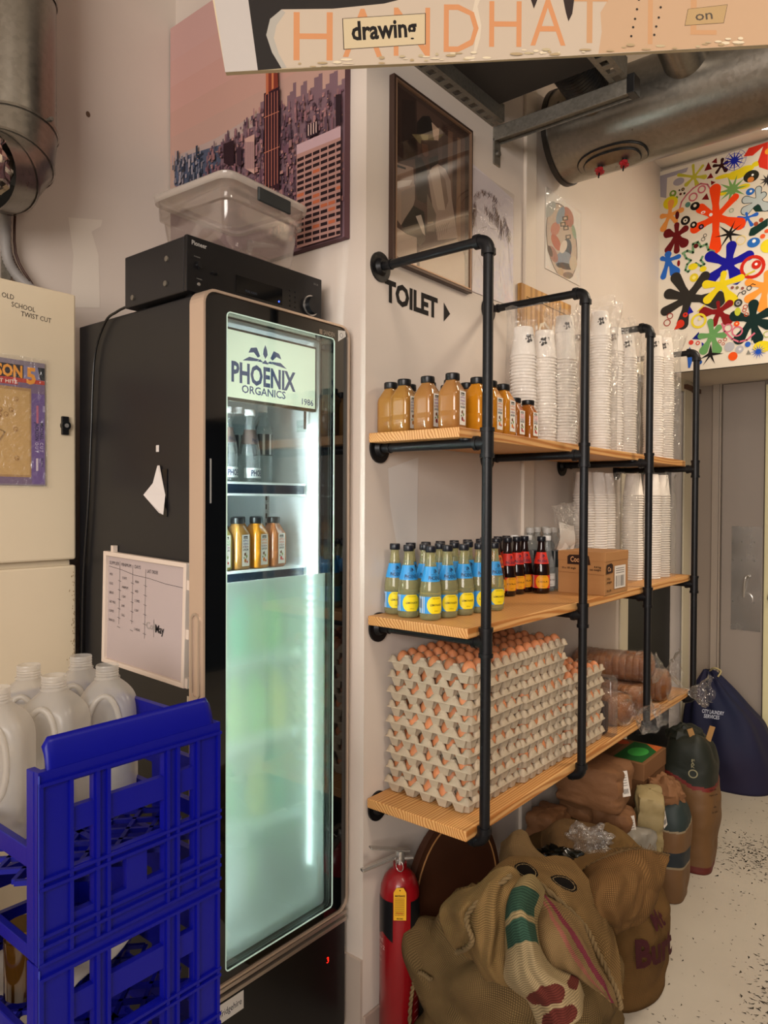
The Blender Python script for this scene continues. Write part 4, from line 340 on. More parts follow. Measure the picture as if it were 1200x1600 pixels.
OVAL=[["P","6a6058",[[0.2876,0.1947],[0.2969,0.1601],[0.2982,0.1247],[0.2916,0.0903],[0.2773,0.0591],[0.2563,0.0326],[0.2297,0.0122],[0.1992,-0.0012],[0.1664,-0.0069],[0.1331,-0.0048],[0.1009,0.0047],[0.0713,0.021],[0.0457,0.0431],[0.0252,0.07],[0.0107,0.1003],[0.0027,0.1326],[0.0016,0.1654],[0.0074,0.1974],[0.0199,0.227],[0.0385,0.2528],[0.0625,0.2737],[0.0909,0.2886],[0.1224,0.2966],[0.1555,0.2971],[0.1886,0.29],[0.22,0.2754],[0.248,0.2539],[0.271,0.2265]]],["P","c0ac98",[[0.2802,0.1922],[0.2893,0.1584],[0.2909,0.124],[0.2849,0.0907],[0.2716,0.0604],[0.2519,0.0347],[0.2269,0.015],[0.198,0.0023],[0.1668,-0.0031],[0.135,-0.0009],[0.1041,0.0086],[0.0757,0.0247],[0.0511,0.0464],[0.0313,0.0728],[0.0172,0.1025],[0.0093,0.1341],[0.0079,0.1661],[0.0132,0.1972],[0.0248,0.226],[0.0424,0.251],[0.0651,0.2712],[0.0921,0.2854],[0.1221,0.2928],[0.1536,0.293],[0.1852,0.2858],[0.2152,0.2713],[0.242,0.2501],[0.2641,0.2233]]],["P","b07a68",[[0.2505,0.2864],[0.2562,0.2786],[0.2592,0.27],[0.2593,0.2612],[0.2565,0.2526],[0.2509,0.2447],[0.2428,0.2378],[0.2327,0.2323],[0.2211,0.2285],[0.2086,0.2266],[0.1959,0.2266],[0.1835,0.2285],[0.1722,0.2322],[0.1623,0.2375],[0.1545,0.2442],[0.149,0.2519],[0.1462,0.2602],[0.1461,0.2688],[0.1488,0.2771],[0.1541,0.2849],[0.1618,0.2917],[0.1716,0.2973],[0.1829,0.3012],[0.1952,0.3034],[0.2079,0.3036],[0.2204,0.3019],[0.2321,0.2984],[0.2423,0.2931]]],["P","c08068",[[0.1245,0.1888],[0.1208,0.1818],[0.1153,0.1748],[0.1082,0.168],[0.1,0.162],[0.091,0.1569],[0.0817,0.153],[0.0725,0.1506],[0.064,0.1496],[0.0565,0.1502],[0.0504,0.1523],[0.046,0.1558],[0.0435,0.1605],[0.0431,0.1662],[0.0446,0.1727],[0.0481,0.1795],[0.0534,0.1864],[0.0603,0.1931],[0.0684,0.1991],[0.0773,0.2043],[0.0866,0.2083],[0.0958,0.2109],[0.1044,0.212],[0.1121,0.2115],[0.1184,0.2095],[0.123,0.206],[0.1256,0.2012],[0.1261,0.1953]]],["P","a8a8a0",[[0.0711,0.2467],[0.0618,0.237],[0.0512,0.2277],[0.0398,0.2192],[0.0284,0.2121],[0.0174,0.2066],[0.0073,0.2031],[-0.0012,0.2016],[-0.0079,0.2022],[-0.0124,0.205],[-0.0145,0.2096],[-0.0141,0.216],[-0.0113,0.2238],[-0.0061,0.2327],[0.0012,0.2421],[0.0103,0.2517],[0.0207,0.261],[0.0319,0.2695],[0.0434,0.2768],[0.0545,0.2825],[0.0648,0.2864],[0.0737,0.2881],[0.0806,0.2876],[0.0854,0.2849],[0.0876,0.2801],[0.0872,0.2736],[0.0842,0.2655],[0.0787,0.2564]]],["P","8a98a0",[[0.1646,0.2553],[0.1584,0.2456],[0.1508,0.2362],[0.1422,0.2275],[0.1331,0.2199],[0.124,0.2138],[0.1152,0.2096],[0.1073,0.2074],[0.1006,0.2072],[0.0954,0.2092],[0.092,0.2132],[0.0906,0.219],[0.0912,0.2263],[0.0937,0.2348],[0.0981,0.244],[0.1042,0.2536],[0.1117,0.2629],[0.1201,0.2717],[0.1291,0.2793],[0.1383,0.2855],[0.1471,0.29],[0.1552,0.2924],[0.1621,0.2927],[0.1674,0.2908],[0.171,0.2868],[0.1725,0.2809],[0.1719,0.2734],[0.1692,0.2647]]],["P","b86a50",[[0.1234,0.1429],[0.13,0.137],[0.1346,0.1307],[0.1371,0.1242],[0.1373,0.1179],[0.1352,0.1122],[0.1309,0.1072],[0.1246,0.1034],[0.1167,0.1008],[0.1076,0.0996],[0.0978,0.0998],[0.0877,0.1015],[0.0779,0.1044],[0.0688,0.1086],[0.0609,0.1137],[0.0546,0.1195],[0.0502,0.1257],[0.0478,0.1321],[0.0476,0.1382],[0.0496,0.1438],[0.0537,0.1487],[0.0598,0.1526],[0.0674,0.1552],[0.0763,0.1566],[0.0861,0.1565],[0.0961,0.155],[0.106,0.1521],[0.1153,0.148]]],["P","4a5058",[[0.2407,0.1358],[0.2372,0.1244],[0.2313,0.113],[0.2234,0.1023],[0.2138,0.0927],[0.2031,0.0847],[0.1917,0.0788],[0.1804,0.0752],[0.1696,0.0741],[0.16,0.0754],[0.1518,0.0792],[0.1456,0.0852],[0.1416,0.0932],[0.14,0.1026],[0.1409,0.1132],[0.1443,0.1243],[0.1499,0.1354],[0.1576,0.146],[0.1669,0.1556],[0.1775,0.1636],[0.1887,0.1697],[0.2001,0.1736],[0.211,0.1751],[0.2209,0.1739],[0.2294,0.1703],[0.2359,0.1643],[0.24,0.1562],[0.2417,0.1466]]],["P","88909a",[[0.2384,0.0829],[0.2309,0.0731],[0.2199,0.0635],[0.2061,0.0544],[0.1901,0.0463],[0.173,0.0397],[0.1554,0.0348],[0.1384,0.0319],[0.1227,0.0311],[0.1091,0.0324],[0.0983,0.0357],[0.0906,0.0408],[0.0865,0.0476],[0.0862,0.0556],[0.0896,0.0645],[0.0967,0.0738],[0.107,0.0832],[0.1201,0.0922],[0.1355,0.1003],[0.1523,0.1071],[0.1698,0.1123],[0.1871,0.1156],[0.2033,0.1168],[0.2176,0.1157],[0.2291,0.1126],[0.2373,0.1074],[0.2418,0.1005],[0.2421,0.0921]]],["P","3a3836",[[0.2629,0.0665],[0.2593,0.0627],[0.2516,0.0584],[0.24,0.0539],[0.2254,0.0493],[0.2085,0.0449],[0.1901,0.0409],[0.1713,0.0375],[0.153,0.0349],[0.136,0.0332],[0.1212,0.0324],[0.1092,0.0327],[0.1007,0.0339],[0.096,0.036],[0.0952,0.0389],[0.0985,0.0425],[0.1057,0.0466],[0.1164,0.051],[0.1303,0.0554],[0.1465,0.0598],[0.1645,0.0638],[0.1832,0.0673],[0.2019,0.0701],[0.2194,0.072],[0.235,0.0729],[0.2477,0.0728],[0.2569,0.0716],[0.2621,0.0695]]],["P","d8c8b8",[[0.1915,0.1331],[0.1866,0.1259],[0.1805,0.1189],[0.1735,0.1124],[0.1658,0.1068],[0.158,0.1023],[0.1504,0.0991],[0.1434,0.0975],[0.1373,0.0974],[0.1324,0.0989],[0.129,0.1019],[0.1272,0.1062],[0.1272,0.1117],[0.1288,0.118],[0.132,0.1249],[0.1368,0.132],[0.1428,0.1389],[0.1497,0.1454],[0.1573,0.1511],[0.1651,0.1557],[0.1728,0.159],[0.1799,0.1607],[0.1861,0.1609],[0.1911,0.1594],[0.1946,0.1565],[0.1965,0.1521],[0.1966,0.1465],[0.1949,0.1401]]],["P","a87868",[[0.0981,0.0873],[0.1045,0.0814],[0.109,0.075],[0.1113,0.0684],[0.1113,0.0621],[0.109,0.0563],[0.1045,0.0513],[0.098,0.0474],[0.09,0.0448],[0.0807,0.0437],[0.0708,0.0439],[0.0607,0.0456],[0.0508,0.0487],[0.0418,0.0529],[0.034,0.0581],[0.0278,0.0639],[0.0235,0.0702],[0.0213,0.0766],[0.0213,0.0828],[0.0235,0.0885],[0.0278,0.0934],[0.034,0.0973],[0.0419,0.0999],[0.0509,0.1012],[0.0607,0.1011],[0.0709,0.0996],[0.0808,0.0966],[0.09,0.0925]]],["P","5a4438",[[0.0566,0.0847],[0.0598,0.0804],[0.0619,0.0759],[0.0629,0.0714],[0.0626,0.0673],[0.0611,0.0637],[0.0586,0.0608],[0.055,0.0587],[0.0506,0.0576],[0.0457,0.0575],[0.0404,0.0584],[0.0351,0.0602],[0.0299,0.0629],[0.0253,0.0663],[0.0213,0.0702],[0.0182,0.0745],[0.0161,0.079],[0.0152,0.0834],[0.0154,0.0874],[0.0169,0.091],[0.0194,0.0939],[0.0229,0.096],[0.0272,0.0971],[0.0321,0.0973],[0.0373,0.0965],[0.0427,0.0947],[0.0478,0.0921],[0.0526,0.0887]]],["P","c8b8a0",[[0.2957,0.0951],[0.2948,0.0878],[0.2921,0.0803],[0.2876,0.0731],[0.2815,0.0665],[0.2742,0.0609],[0.266,0.0565],[0.2575,0.0536],[0.2489,0.0523],[0.2408,0.0526],[0.2335,0.0545],[0.2274,0.058],[0.2227,0.0628],[0.2198,0.0687],[0.2187,0.0754],[0.2195,0.0826],[0.2222,0.09],[0.2266,0.0971],[0.2325,0.1036],[0.2396,0.1093],[0.2477,0.1137],[0.2562,0.1168],[0.2648,0.1182],[0.273,0.118],[0.2805,0.1162],[0.2867,0.1128],[0.2915,0.108],[0.2946,0.102]]],["P","7a6a60",[[0.2576,0.0324],[0.2557,0.0292],[0.2514,0.0256],[0.2447,0.0219],[0.2362,0.0182],[0.2262,0.0147],[0.2153,0.0116],[0.204,0.0091],[0.1929,0.0072],[0.1826,0.0061],[0.1735,0.0058],[0.1661,0.0063],[0.1607,0.0076],[0.1576,0.0096],[0.157,0.0123],[0.1588,0.0154],[0.1629,0.0189],[0.1693,0.0225],[0.1776,0.0262],[0.1873,0.0296],[0.1981,0.0327],[0.2093,0.0353],[0.2205,0.0373],[0.231,0.0385],[0.2404,0.0389],[0.2481,0.0384],[0.2537,0.0371],[0.2569,0.0351]]],["P","b8a080",[[0.1636,0.0241],[0.1629,0.0198],[0.1609,0.0154],[0.1576,0.0111],[0.1532,0.0071],[0.148,0.0036],[0.1421,0.0008],[0.1359,-0.0012],[0.1297,-0.0022],[0.1238,-0.0023],[0.1185,-0.0014],[0.1141,0.0005],[0.1107,0.0031],[0.1086,0.0065],[0.1079,0.0104],[0.1085,0.0146],[0.1104,0.019],[0.1136,0.0233],[0.118,0.0273],[0.1232,0.0307],[0.129,0.0336],[0.1352,0.0356],[0.1414,0.0367],[0.1473,0.0368],[0.1527,0.0359],[0.1572,0.0341],[0.1606,0.0315],[0.1628,0.0281]]],["P","98a890",[[0.2791,0.2263],[0.2821,0.2202],[0.284,0.2141],[0.2849,0.2082],[0.2846,0.2029],[0.2831,0.1985],[0.2805,0.1951],[0.277,0.193],[0.2727,0.1922],[0.2679,0.1929],[0.2627,0.1948],[0.2575,0.1981],[0.2526,0.2023],[0.2481,0.2075],[0.2442,0.2133],[0.2413,0.2193],[0.2393,0.2254],[0.2385,0.2312],[0.2388,0.2364],[0.2403,0.2408],[0.2428,0.2442],[0.2463,0.2463],[0.2505,0.2471],[0.2553,0.2466],[0.2604,0.2447],[0.2656,0.2415],[0.2706,0.2373],[0.2752,0.2321]]],["P","5a5048",[[0.1479,0.2498],[0.1989,0.2691],[0.2022,0.2514],[0.1511,0.2335]]],["P","c0a890",[[0.1592,0.2496],[0.1876,0.2607],[0.1906,0.2516],[0.1622,0.2412]]],["P","5a5048",[[0.1275,0.2191],[0.178,0.2379],[0.1812,0.2202],[0.1306,0.2028]]],["P","c0a890",[[0.1387,0.2187],[0.1667,0.2296],[0.1697,0.2205],[0.1417,0.2104]]],["P","5a5048",[[0.1557,0.2121],[0.2069,0.2309],[0.2102,0.2131],[0.1589,0.1957]]],["P","c0a890",[[0.1671,0.2117],[0.1955,0.2225],[0.1986,0.2134],[0.1701,0.2033]]],["P","5a5048",[[0.1776,0.1812],[0.2294,0.1998],[0.2327,0.1818],[0.1808,0.1647]]],["P","c0a890",[[0.1891,0.1808],[0.2179,0.1915],[0.221,0.1823],[0.1922,0.1723]]]]
SKYB=["c89c94","c89a90","c49488","c09488","bc9688","b89888","b49a8a"]
CITY=[[0.0265,0.4543],[0.2854,0.429],[0.5225,0.4817],[0.5953,0.4575],[0.8595,0.4237],[0.862,0.0061],[0.6674,0.0112],[0.4009,0.1507],[0.0267,0.3749]]
SKY=[["P","b09a94",[[0.0265,0.477],[0.2684,0.4704],[0.5224,0.4917],[0.5226,0.4418],[0.0266,0.4385]]],["P","7a5f68",[[0.0265,0.4612],[0.1275,0.4586],[0.2854,0.4418],[0.2854,0.4503],[0.3088,0.4483],[0.3088,0.4685],[0.3286,0.4667],[0.3287,0.4455],[0.3549,0.4433],[0.3548,0.4646],[0.371,0.4631],[0.3711,0.4449],[0.3998,0.4425],[0.3997,0.4732],[0.4187,0.4714],[0.4188,0.4507],[0.4468,0.4482],[0.4467,0.4785],[0.4652,0.4767],[0.4652,0.4846],[0.4835,0.4828],[0.4833,0.5149],[0.5014,0.513],[0.5015,0.4967],[0.5254,0.4943],[0.5254,0.4807],[0.5895,0.4745],[0.5896,0.4633],[0.6067,0.4617],[0.6065,0.4927],[0.6178,0.4915],[0.6178,0.5005],[0.6318,0.499],[0.6317,0.5227],[0.6456,0.5211],[0.6458,0.4753],[0.6651,0.4734],[0.665,0.5032],[0.6759,0.502],[0.6759,0.5108],[0.6921,0.509],[0.6923,0.4708],[0.7058,0.4694],[0.7057,0.4813],[0.7217,0.4796],[0.7216,0.5058],[0.7401,0.5038],[0.74,0.5105],[0.7557,0.5087],[0.756,0.4599],[0.7689,0.4587],[0.7689,0.4703],[0.7843,0.4687],[0.7841,0.4945],[0.802,0.4925],[0.8019,0.4954],[0.8171,0.4937],[0.8173,0.4495],[0.8323,0.448],[0.8322,0.4625],[0.8471,0.461],[0.8473,0.4244],[0.8595,0.4233],[0.862,0.0061],[0.4015,-0.015],[0.0267,0.3749]]],["P","4e5468",[[0.0265,0.4612],[0.1275,0.4586],[0.2854,0.4418],[0.2859,0.2842],[0.0267,0.3749]]]]
TOWER=[["P","2c1820",[[0.3222,0.4264],[0.3744,0.4232],[0.3747,0.34],[0.3224,0.3632]]],["P","3a2630",[[0.3873,0.3902],[0.4127,0.3909],[0.4129,0.3292],[0.3875,0.3405]]],["P","c09a90",[[0.4283,0.4108],[0.4746,0.4108],[0.4751,0.2852],[0.4287,0.3165]]],["P","301620",[[0.5193,0.5227],[0.5893,0.5201],[0.5908,0.2043],[0.5205,0.2427]]],["P","b86848",[[0.5279,0.5913],[0.5397,0.591],[0.5401,0.5155],[0.5283,0.5156]]],["P","7a3428",[[0.5397,0.5989],[0.5804,0.5918],[0.5836,0.5202],[0.54,0.5195]]],["P","c87850",[[0.5543,0.6014],[0.563,0.5982],[0.5634,0.5233],[0.5547,0.5224]]],["P","b89aa0",[[0.6659,0.319],[0.8479,0.3189],[0.8602,0.315],[0.8604,0.275],[0.6661,0.2767]]],["P","a88078",[[0.666,0.2902],[0.8603,0.2877],[0.862,0.0025],[0.6674,0.0074]]],["P","2a1a20",[[0.825,0.4139],[0.8596,0.4092],[0.8601,0.3222],[0.8255,0.3223]]],["P","30202a",[[0.7063,0.3637],[0.7539,0.3636],[0.7541,0.3261],[0.7065,0.3257]]],["P","b06a58",[[0.5253,0.5166],[0.5282,0.5176],[0.5295,0.2244],[0.5265,0.2251]]],["P","b06a58",[[0.5389,0.515],[0.5418,0.5159],[0.5431,0.2248],[0.5401,0.2255]]],["P","b06a58",[[0.5524,0.5133],[0.5553,0.5143],[0.5566,0.2252],[0.5536,0.2259]]],["P","b06a58",[[0.5658,0.5116],[0.5686,0.5126],[0.5699,0.2256],[0.567,0.2263]]],["P","b06a58",[[0.579,0.51],[0.5819,0.5109],[0.5832,0.226],[0.5803,0.2267]]],["P","c07860",[[0.5196,0.4488],[0.5897,0.4457],[0.5897,0.4437],[0.5197,0.4468]]],["P","c07860",[[0.5201,0.3388],[0.5902,0.3378],[0.5902,0.3358],[0.5201,0.3368]]],["P","241418",[[0.6688,0.2767],[0.6971,0.2769],[0.6972,0.267],[0.6689,0.2667]]],["P","241418",[[0.7019,0.2769],[0.7297,0.2771],[0.7297,0.2672],[0.702,0.267]]],["P","241418",[[0.7344,0.2771],[0.7616,0.2772],[0.7617,0.2675],[0.7345,0.2673]]],["P","241418",[[0.7663,0.2773],[0.793,0.2774],[0.793,0.2678],[0.7663,0.2675]]],["P","241418",[[0.7976,0.2774],[0.8238,0.2776],[0.8238,0.268],[0.7976,0.2678]]],["P","241418",[[0.8283,0.2776],[0.854,0.2777],[0.8541,0.2683],[0.8283,0.2681]]],["P","241418",[[0.6689,0.259],[0.6972,0.2591],[0.6972,0.2492],[0.669,0.2491]]],["P","241418",[[0.702,0.2591],[0.7298,0.2592],[0.7298,0.2494],[0.7021,0.2492]]],["P","241418",[[0.7345,0.2592],[0.7617,0.2593],[0.7618,0.2496],[0.7346,0.2494]]],["P","241418",[[0.7664,0.2593],[0.7931,0.2594],[0.7931,0.2498],[0.7664,0.2496]]],["P","241418",[[0.7977,0.2594],[0.8239,0.2595],[0.8239,0.2499],[0.7977,0.2498]]],["P","241418",[[0.8284,0.2595],[0.8541,0.2596],[0.8542,0.2501],[0.8284,0.25]]],["P","241418",[[0.669,0.2414],[0.6973,0.2414],[0.6973,0.2314],[0.6691,0.2314]]],["P","241418",[[0.7021,0.2414],[0.7299,0.2414],[0.7299,0.2315],[0.7022,0.2315]]],["P","241418",[[0.7346,0.2414],[0.7618,0.2414],[0.7619,0.2316],[0.7347,0.2316]]],["P","241418",[[0.7665,0.2414],[0.7932,0.2414],[0.7932,0.2317],[0.7665,0.2317]]],["P","241418",[[0.7978,0.2414],[0.824,0.2414],[0.8241,0.2318],[0.7978,0.2317]]],["P","241418",[[0.8285,0.2414],[0.8542,0.2414],[0.8543,0.2319],[0.8285,0.2318]]],["P","241418",[[0.6691,0.2237],[0.6974,0.2236],[0.6974,0.2137],[0.6692,0.2137]]],["P","241418",[[0.7022,0.2236],[0.7299,0.2235],[0.73,0.2137],[0.7023,0.2137]]],["P","b06040",[[0.7347,0.2235],[0.7619,0.2234],[0.762,0.2137],[0.7348,0.2137]]],["P","241418",[[0.7666,0.2234],[0.7933,0.2233],[0.7933,0.2137],[0.7666,0.2137]]],["P","241418",[[0.7979,0.2233],[0.8241,0.2233],[0.8242,0.2137],[0.7979,0.2137]]],["P","241418",[[0.8286,0.2233],[0.8543,0.2232],[0.8544,0.2137],[0.8287,0.2137]]],["P","241418",[[0.6692,0.206],[0.6975,0.2058],[0.6975,0.1959],[0.6692,0.196]]],["P","241418",[[0.7023,0.2058],[0.73,0.2056],[0.7301,0.1958],[0.7024,0.1959]]],["P","241418",[[0.7348,0.2056],[0.762,0.2055],[0.7621,0.1958],[0.7348,0.1958]]],["P","241418",[[0.7667,0.2055],[0.7934,0.2053],[0.7934,0.1957],[0.7667,0.1957]]],["P","241418",[[0.798,0.2053],[0.8242,0.2052],[0.8243,0.1956],[0.798,0.1957]]],["P","241418",[[0.8287,0.2051],[0.8545,0.205],[0.8545,0.1955],[0.8288,0.1956]]],["P","241418",[[0.6693,0.1883],[0.6976,0.188],[0.6976,0.1781],[0.6693,0.1783]]],["P","241418",[[0.7024,0.188],[0.7301,0.1878],[0.7302,0.178],[0.7024,0.1781]]],["P","241418",[[0.7349,0.1878],[0.7621,0.1875],[0.7622,0.1778],[0.7349,0.1779]]],["P","241418",[[0.7668,0.1875],[0.7935,0.1873],[0.7935,0.1777],[0.7668,0.1778]]],["P","241418",[[0.7981,0.1873],[0.8243,0.1871],[0.8244,0.1775],[0.7981,0.1776]]],["P","241418",[[0.8288,0.187],[0.8546,0.1868],[0.8546,0.1774],[0.8289,0.1775]]],["P","b06040",[[0.6694,0.1706],[0.6976,0.1703],[0.6977,0.1604],[0.6694,0.1606]]],["P","241418",[[0.7025,0.1702],[0.7302,0.1699],[0.7303,0.1601],[0.7025,0.1603]]],["P","241418",[[0.735,0.1699],[0.7622,0.1696],[0.7623,0.1599],[0.735,0.1601]]],["P","241418",[[0.7669,0.1695],[0.7936,0.1693],[0.7936,0.1596],[0.7669,0.1598]]],["P","241418",[[0.7982,0.1692],[0.8244,0.1689],[0.8245,0.1594],[0.7982,0.1596]]],["P","241418",[[0.8289,0.1689],[0.8547,0.1686],[0.8547,0.1592],[0.829,0.1594]]],["P","241418",[[0.6695,0.1529],[0.6977,0.1525],[0.6978,0.1426],[0.6695,0.1429]]],["P","241418",[[0.7026,0.1524],[0.7303,0.1521],[0.7304,0.1422],[0.7026,0.1425]]],["P","b06040",[[0.7351,0.152],[0.7623,0.1516],[0.7624,0.1419],[0.7351,0.1422]]],["P","241418",[[0.767,0.1516],[0.7937,0.1512],[0.7937,0.1416],[0.767,0.1419]]],["P","241418",[[0.7983,0.1512],[0.8245,0.1508],[0.8246,0.1413],[0.7983,0.1415]]],["P","b06040",[[0.829,0.1508],[0.8548,0.1504],[0.8548,0.141],[0.8291,0.1412]]],["P","b06040",[[0.6695,0.1351],[0.6978,0.1347],[0.6979,0.1248],[0.6696,0.1252]]],["P","241418",[[0.7027,0.1346],[0.7304,0.1342],[0.7305,0.1244],[0.7027,0.1247]]],["P","b06040",[[0.7352,0.1341],[0.7624,0.1337],[0.7625,0.124],[0.7352,0.1243]]],["P","241418",[[0.7671,0.1336],[0.7938,0.1332],[0.7938,0.1235],[0.7671,0.1239]]],["P","241418",[[0.7984,0.1331],[0.8246,0.1327],[0.8247,0.1231],[0.7984,0.1235]]],["P","241418",[[0.8291,0.1326],[0.8549,0.1322],[0.8549,0.1228],[0.8292,0.1231]]],["P","241418",[[0.6696,0.1174],[0.6979,0.1169],[0.698,0.107],[0.6697,0.1074]]],["P","241418",[[0.7028,0.1168],[0.7305,0.1163],[0.7306,0.1065],[0.7028,0.1069]]],["P","241418",[[0.7353,0.1162],[0.7625,0.1157],[0.7626,0.106],[0.7353,0.1064]]],["P","b06040",[[0.7672,0.1156],[0.7939,0.1151],[0.7939,0.1055],[0.7672,0.1059]]],["P","b06040",[[0.7985,0.1151],[0.8247,0.1146],[0.8248,0.105],[0.7985,0.1054]]],["P","241418",[[0.8292,0.1145],[0.855,0.114],[0.855,0.1046],[0.8293,0.105]]],["P","241418",[[0.6697,0.0997],[0.698,0.0991],[0.6981,0.0892],[0.6698,0.0897]]],["P","241418",[[0.7029,0.099],[0.7306,0.0984],[0.7307,0.0886],[0.7029,0.0891]]],["P","241418",[[0.7354,0.0983],[0.7626,0.0978],[0.7626,0.088],[0.7354,0.0885]]],["P","241418",[[0.7673,0.0977],[0.794,0.0971],[0.794,0.0875],[0.7673,0.0879]]],["P","b06040",[[0.7986,0.097],[0.8248,0.0965],[0.8249,0.0869],[0.7986,0.0874]]],["P","241418",[[0.8293,0.0964],[0.8551,0.0958],[0.8551,0.0863],[0.8294,0.0868]]],["P","241418",[[0.6698,0.082],[0.6981,0.0813],[0.6981,0.0714],[0.6699,0.072]]],["P","241418",[[0.7029,0.0812],[0.7307,0.0806],[0.7307,0.0707],[0.703,0.0713]]],["P","241418",[[0.7355,0.0805],[0.7627,0.0798],[0.7627,0.0701],[0.7355,0.0706]]],["P","241418",[[0.7674,0.0797],[0.7941,0.0791],[0.7941,0.0694],[0.7674,0.07]]],["P","241418",[[0.7987,0.079],[0.8249,0.0783],[0.825,0.0688],[0.7987,0.0693]]],["P","241418",[[0.8294,0.0782],[0.8552,0.0776],[0.8553,0.0681],[0.8295,0.0687]]],["P","241418",[[0.6699,0.0643],[0.6982,0.0635],[0.6982,0.0536],[0.6699,0.0543]]],["P","241418",[[0.703,0.0634],[0.7308,0.0627],[0.7308,0.0529],[0.7031,0.0535]]],["P","b06040",[[0.7355,0.0626],[0.7628,0.0618],[0.7628,0.0521],[0.7356,0.0527]]],["P","241418",[[0.7675,0.0617],[0.7942,0.061],[0.7942,0.0514],[0.7675,0.052]]],["P","b06040",[[0.7988,0.0609],[0.825,0.0602],[0.8251,0.0506],[0.7988,0.0513]]],["P","241418",[[0.8295,0.0601],[0.8553,0.0594],[0.8554,0.0499],[0.8296,0.0505]]],["P","241418",[[0.67,0.0466],[0.6983,0.0457],[0.6983,0.0358],[0.67,0.0366]]],["P","241418",[[0.7031,0.0456],[0.7309,0.0448],[0.7309,0.035],[0.7032,0.0357]]],["P","241418",[[0.7356,0.0447],[0.7629,0.0439],[0.7629,0.0341],[0.7357,0.0348]]],["P","241418",[[0.7676,0.0437],[0.7943,0.043],[0.7943,0.0333],[0.7676,0.034]]],["P","241418",[[0.7989,0.0428],[0.8251,0.0421],[0.8252,0.0325],[0.7989,0.0332]]],["P","241418",[[0.8296,0.0419],[0.8554,0.0412],[0.8555,0.0317],[0.8297,0.0324]]],["P","241418",[[0.6701,0.0288],[0.6984,0.0279],[0.6984,0.018],[0.6701,0.0188]]],["P","241418",[[0.7032,0.0278],[0.731,0.0269],[0.731,0.0171],[0.7033,0.0179]]],["P","241418",[[0.7357,0.0268],[0.763,0.0259],[0.763,0.0162],[0.7358,0.0169]]],["P","241418",[[0.7677,0.0257],[0.7944,0.0249],[0.7944,0.0152],[0.7677,0.016]]],["P","241418",[[0.799,0.0248],[0.8252,0.0239],[0.8253,0.0144],[0.799,0.0151]]],["P","241418",[[0.8297,0.0238],[0.8555,0.023],[0.8556,0.0135],[0.8298,0.0142]]],["P","c8a8a0",[[0.7143,0.363],[0.7183,0.3627],[0.7185,0.3296],[0.7145,0.3308]]],["P","c8a8a0",[[0.725,0.3627],[0.729,0.3624],[0.7291,0.3294],[0.7252,0.3306]]],["P","c8a8a0",[[0.7356,0.3623],[0.7395,0.362],[0.7397,0.3291],[0.7357,0.3303]]],["P","c8a8a0",[[0.7461,0.362],[0.75,0.3616],[0.7502,0.3289],[0.7462,0.3301]]],["P","806070",[[0.4315,0.3996],[0.4334,0.399],[0.4337,0.311],[0.4318,0.3156]]],["P","806070",[[0.4365,0.3981],[0.4383,0.3975],[0.4387,0.3096],[0.4368,0.3142]]],["P","806070",[[0.4415,0.3966],[0.4433,0.396],[0.4437,0.3082],[0.4418,0.3128]]],["P","806070",[[0.4464,0.3951],[0.4483,0.3945],[0.4486,0.3068],[0.4467,0.3114]]],["P","806070",[[0.4514,0.3936],[0.4532,0.393],[0.4536,0.3054],[0.4517,0.31]]],["P","806070",[[0.4563,0.3921],[0.4582,0.3915],[0.4585,0.3041],[0.4566,0.3086]]],["P","806070",[[0.4612,0.3906],[0.4631,0.39],[0.4634,0.3027],[0.4616,0.3073]]],["P","806070",[[0.4662,0.3891],[0.468,0.3886],[0.4683,0.3013],[0.4665,0.3059]]],["P","806070",[[0.4711,0.3876],[0.4729,0.3871],[0.4732,0.2999],[0.4714,0.3045]]]]
BOARD_O=[-1.049,0.836,2.323]
BOARD_U=[0.77539,0.63149,0.0]
BOARD=[["white_end",[[0.0002,-0.0001],[0.0582,0.0036],[0.0409,0.1275],[0.0316,0.195],[-0.0343,0.1947],[-0.0194,0.1272]]],["black",[[0.0582,0.0036],[0.1004,0.0072],[0.0832,0.0353],[0.0729,0.0657],[0.0796,0.0939],[0.1,0.111],[0.191,0.1126],[0.2819,0.1221],[0.3274,0.1336],[0.327,0.1967],[0.0316,0.195],[0.0409,0.1275]]],["cream",[[0.1004,0.0072],[0.4418,0.0215],[0.9654,0.0537],[1.0792,0.0634],[1.0774,0.2008],[0.327,0.1967],[0.3274,0.1336],[0.2819,0.1221],[0.191,0.1126],[0.1,0.111],[0.0796,0.0939],[0.0729,0.0657],[0.0832,0.0353]]],["tan",[[0.6638,0.0362],[0.9654,0.0537],[1.0792,0.0634],[1.0774,0.2008],[0.6817,0.1986],[0.68,0.1311],[0.6666,0.1085],[0.6691,0.0746]]],["lab1",[[0.2093,0.0947],[0.3548,0.1045],[0.3551,0.0515],[0.2118,0.0417]]],["lab2",[[0.8224,0.115],[0.8917,0.1232],[0.8853,0.0916],[0.817,0.0867]]],["tear1",[[0.4418,0.0215],[0.453,0.0622],[0.4551,0.0847],[0.448,0.1185],[0.4525,0.1298],[0.4434,0.1298],[0.439,0.1072],[0.4472,0.0791],[0.4417,0.0395],[0.4362,0.0214]]],["tear2",[[0.6004,0.1306],[0.6197,0.1307],[0.6165,0.1059],[0.6098,0.0924],[0.6051,0.1081]]],["tear3",[[0.5412,0.1348],[0.5571,0.1372],[0.5482,0.1146]]],["grey",[[0.1004,0.0072],[0.0832,0.0353],[0.0729,0.0657],[0.0796,0.0939],[0.1,0.111],[0.1069,0.1054],[0.091,0.0827],[0.0865,0.0602],[0.0957,0.032],[0.1095,0.0084]]]]
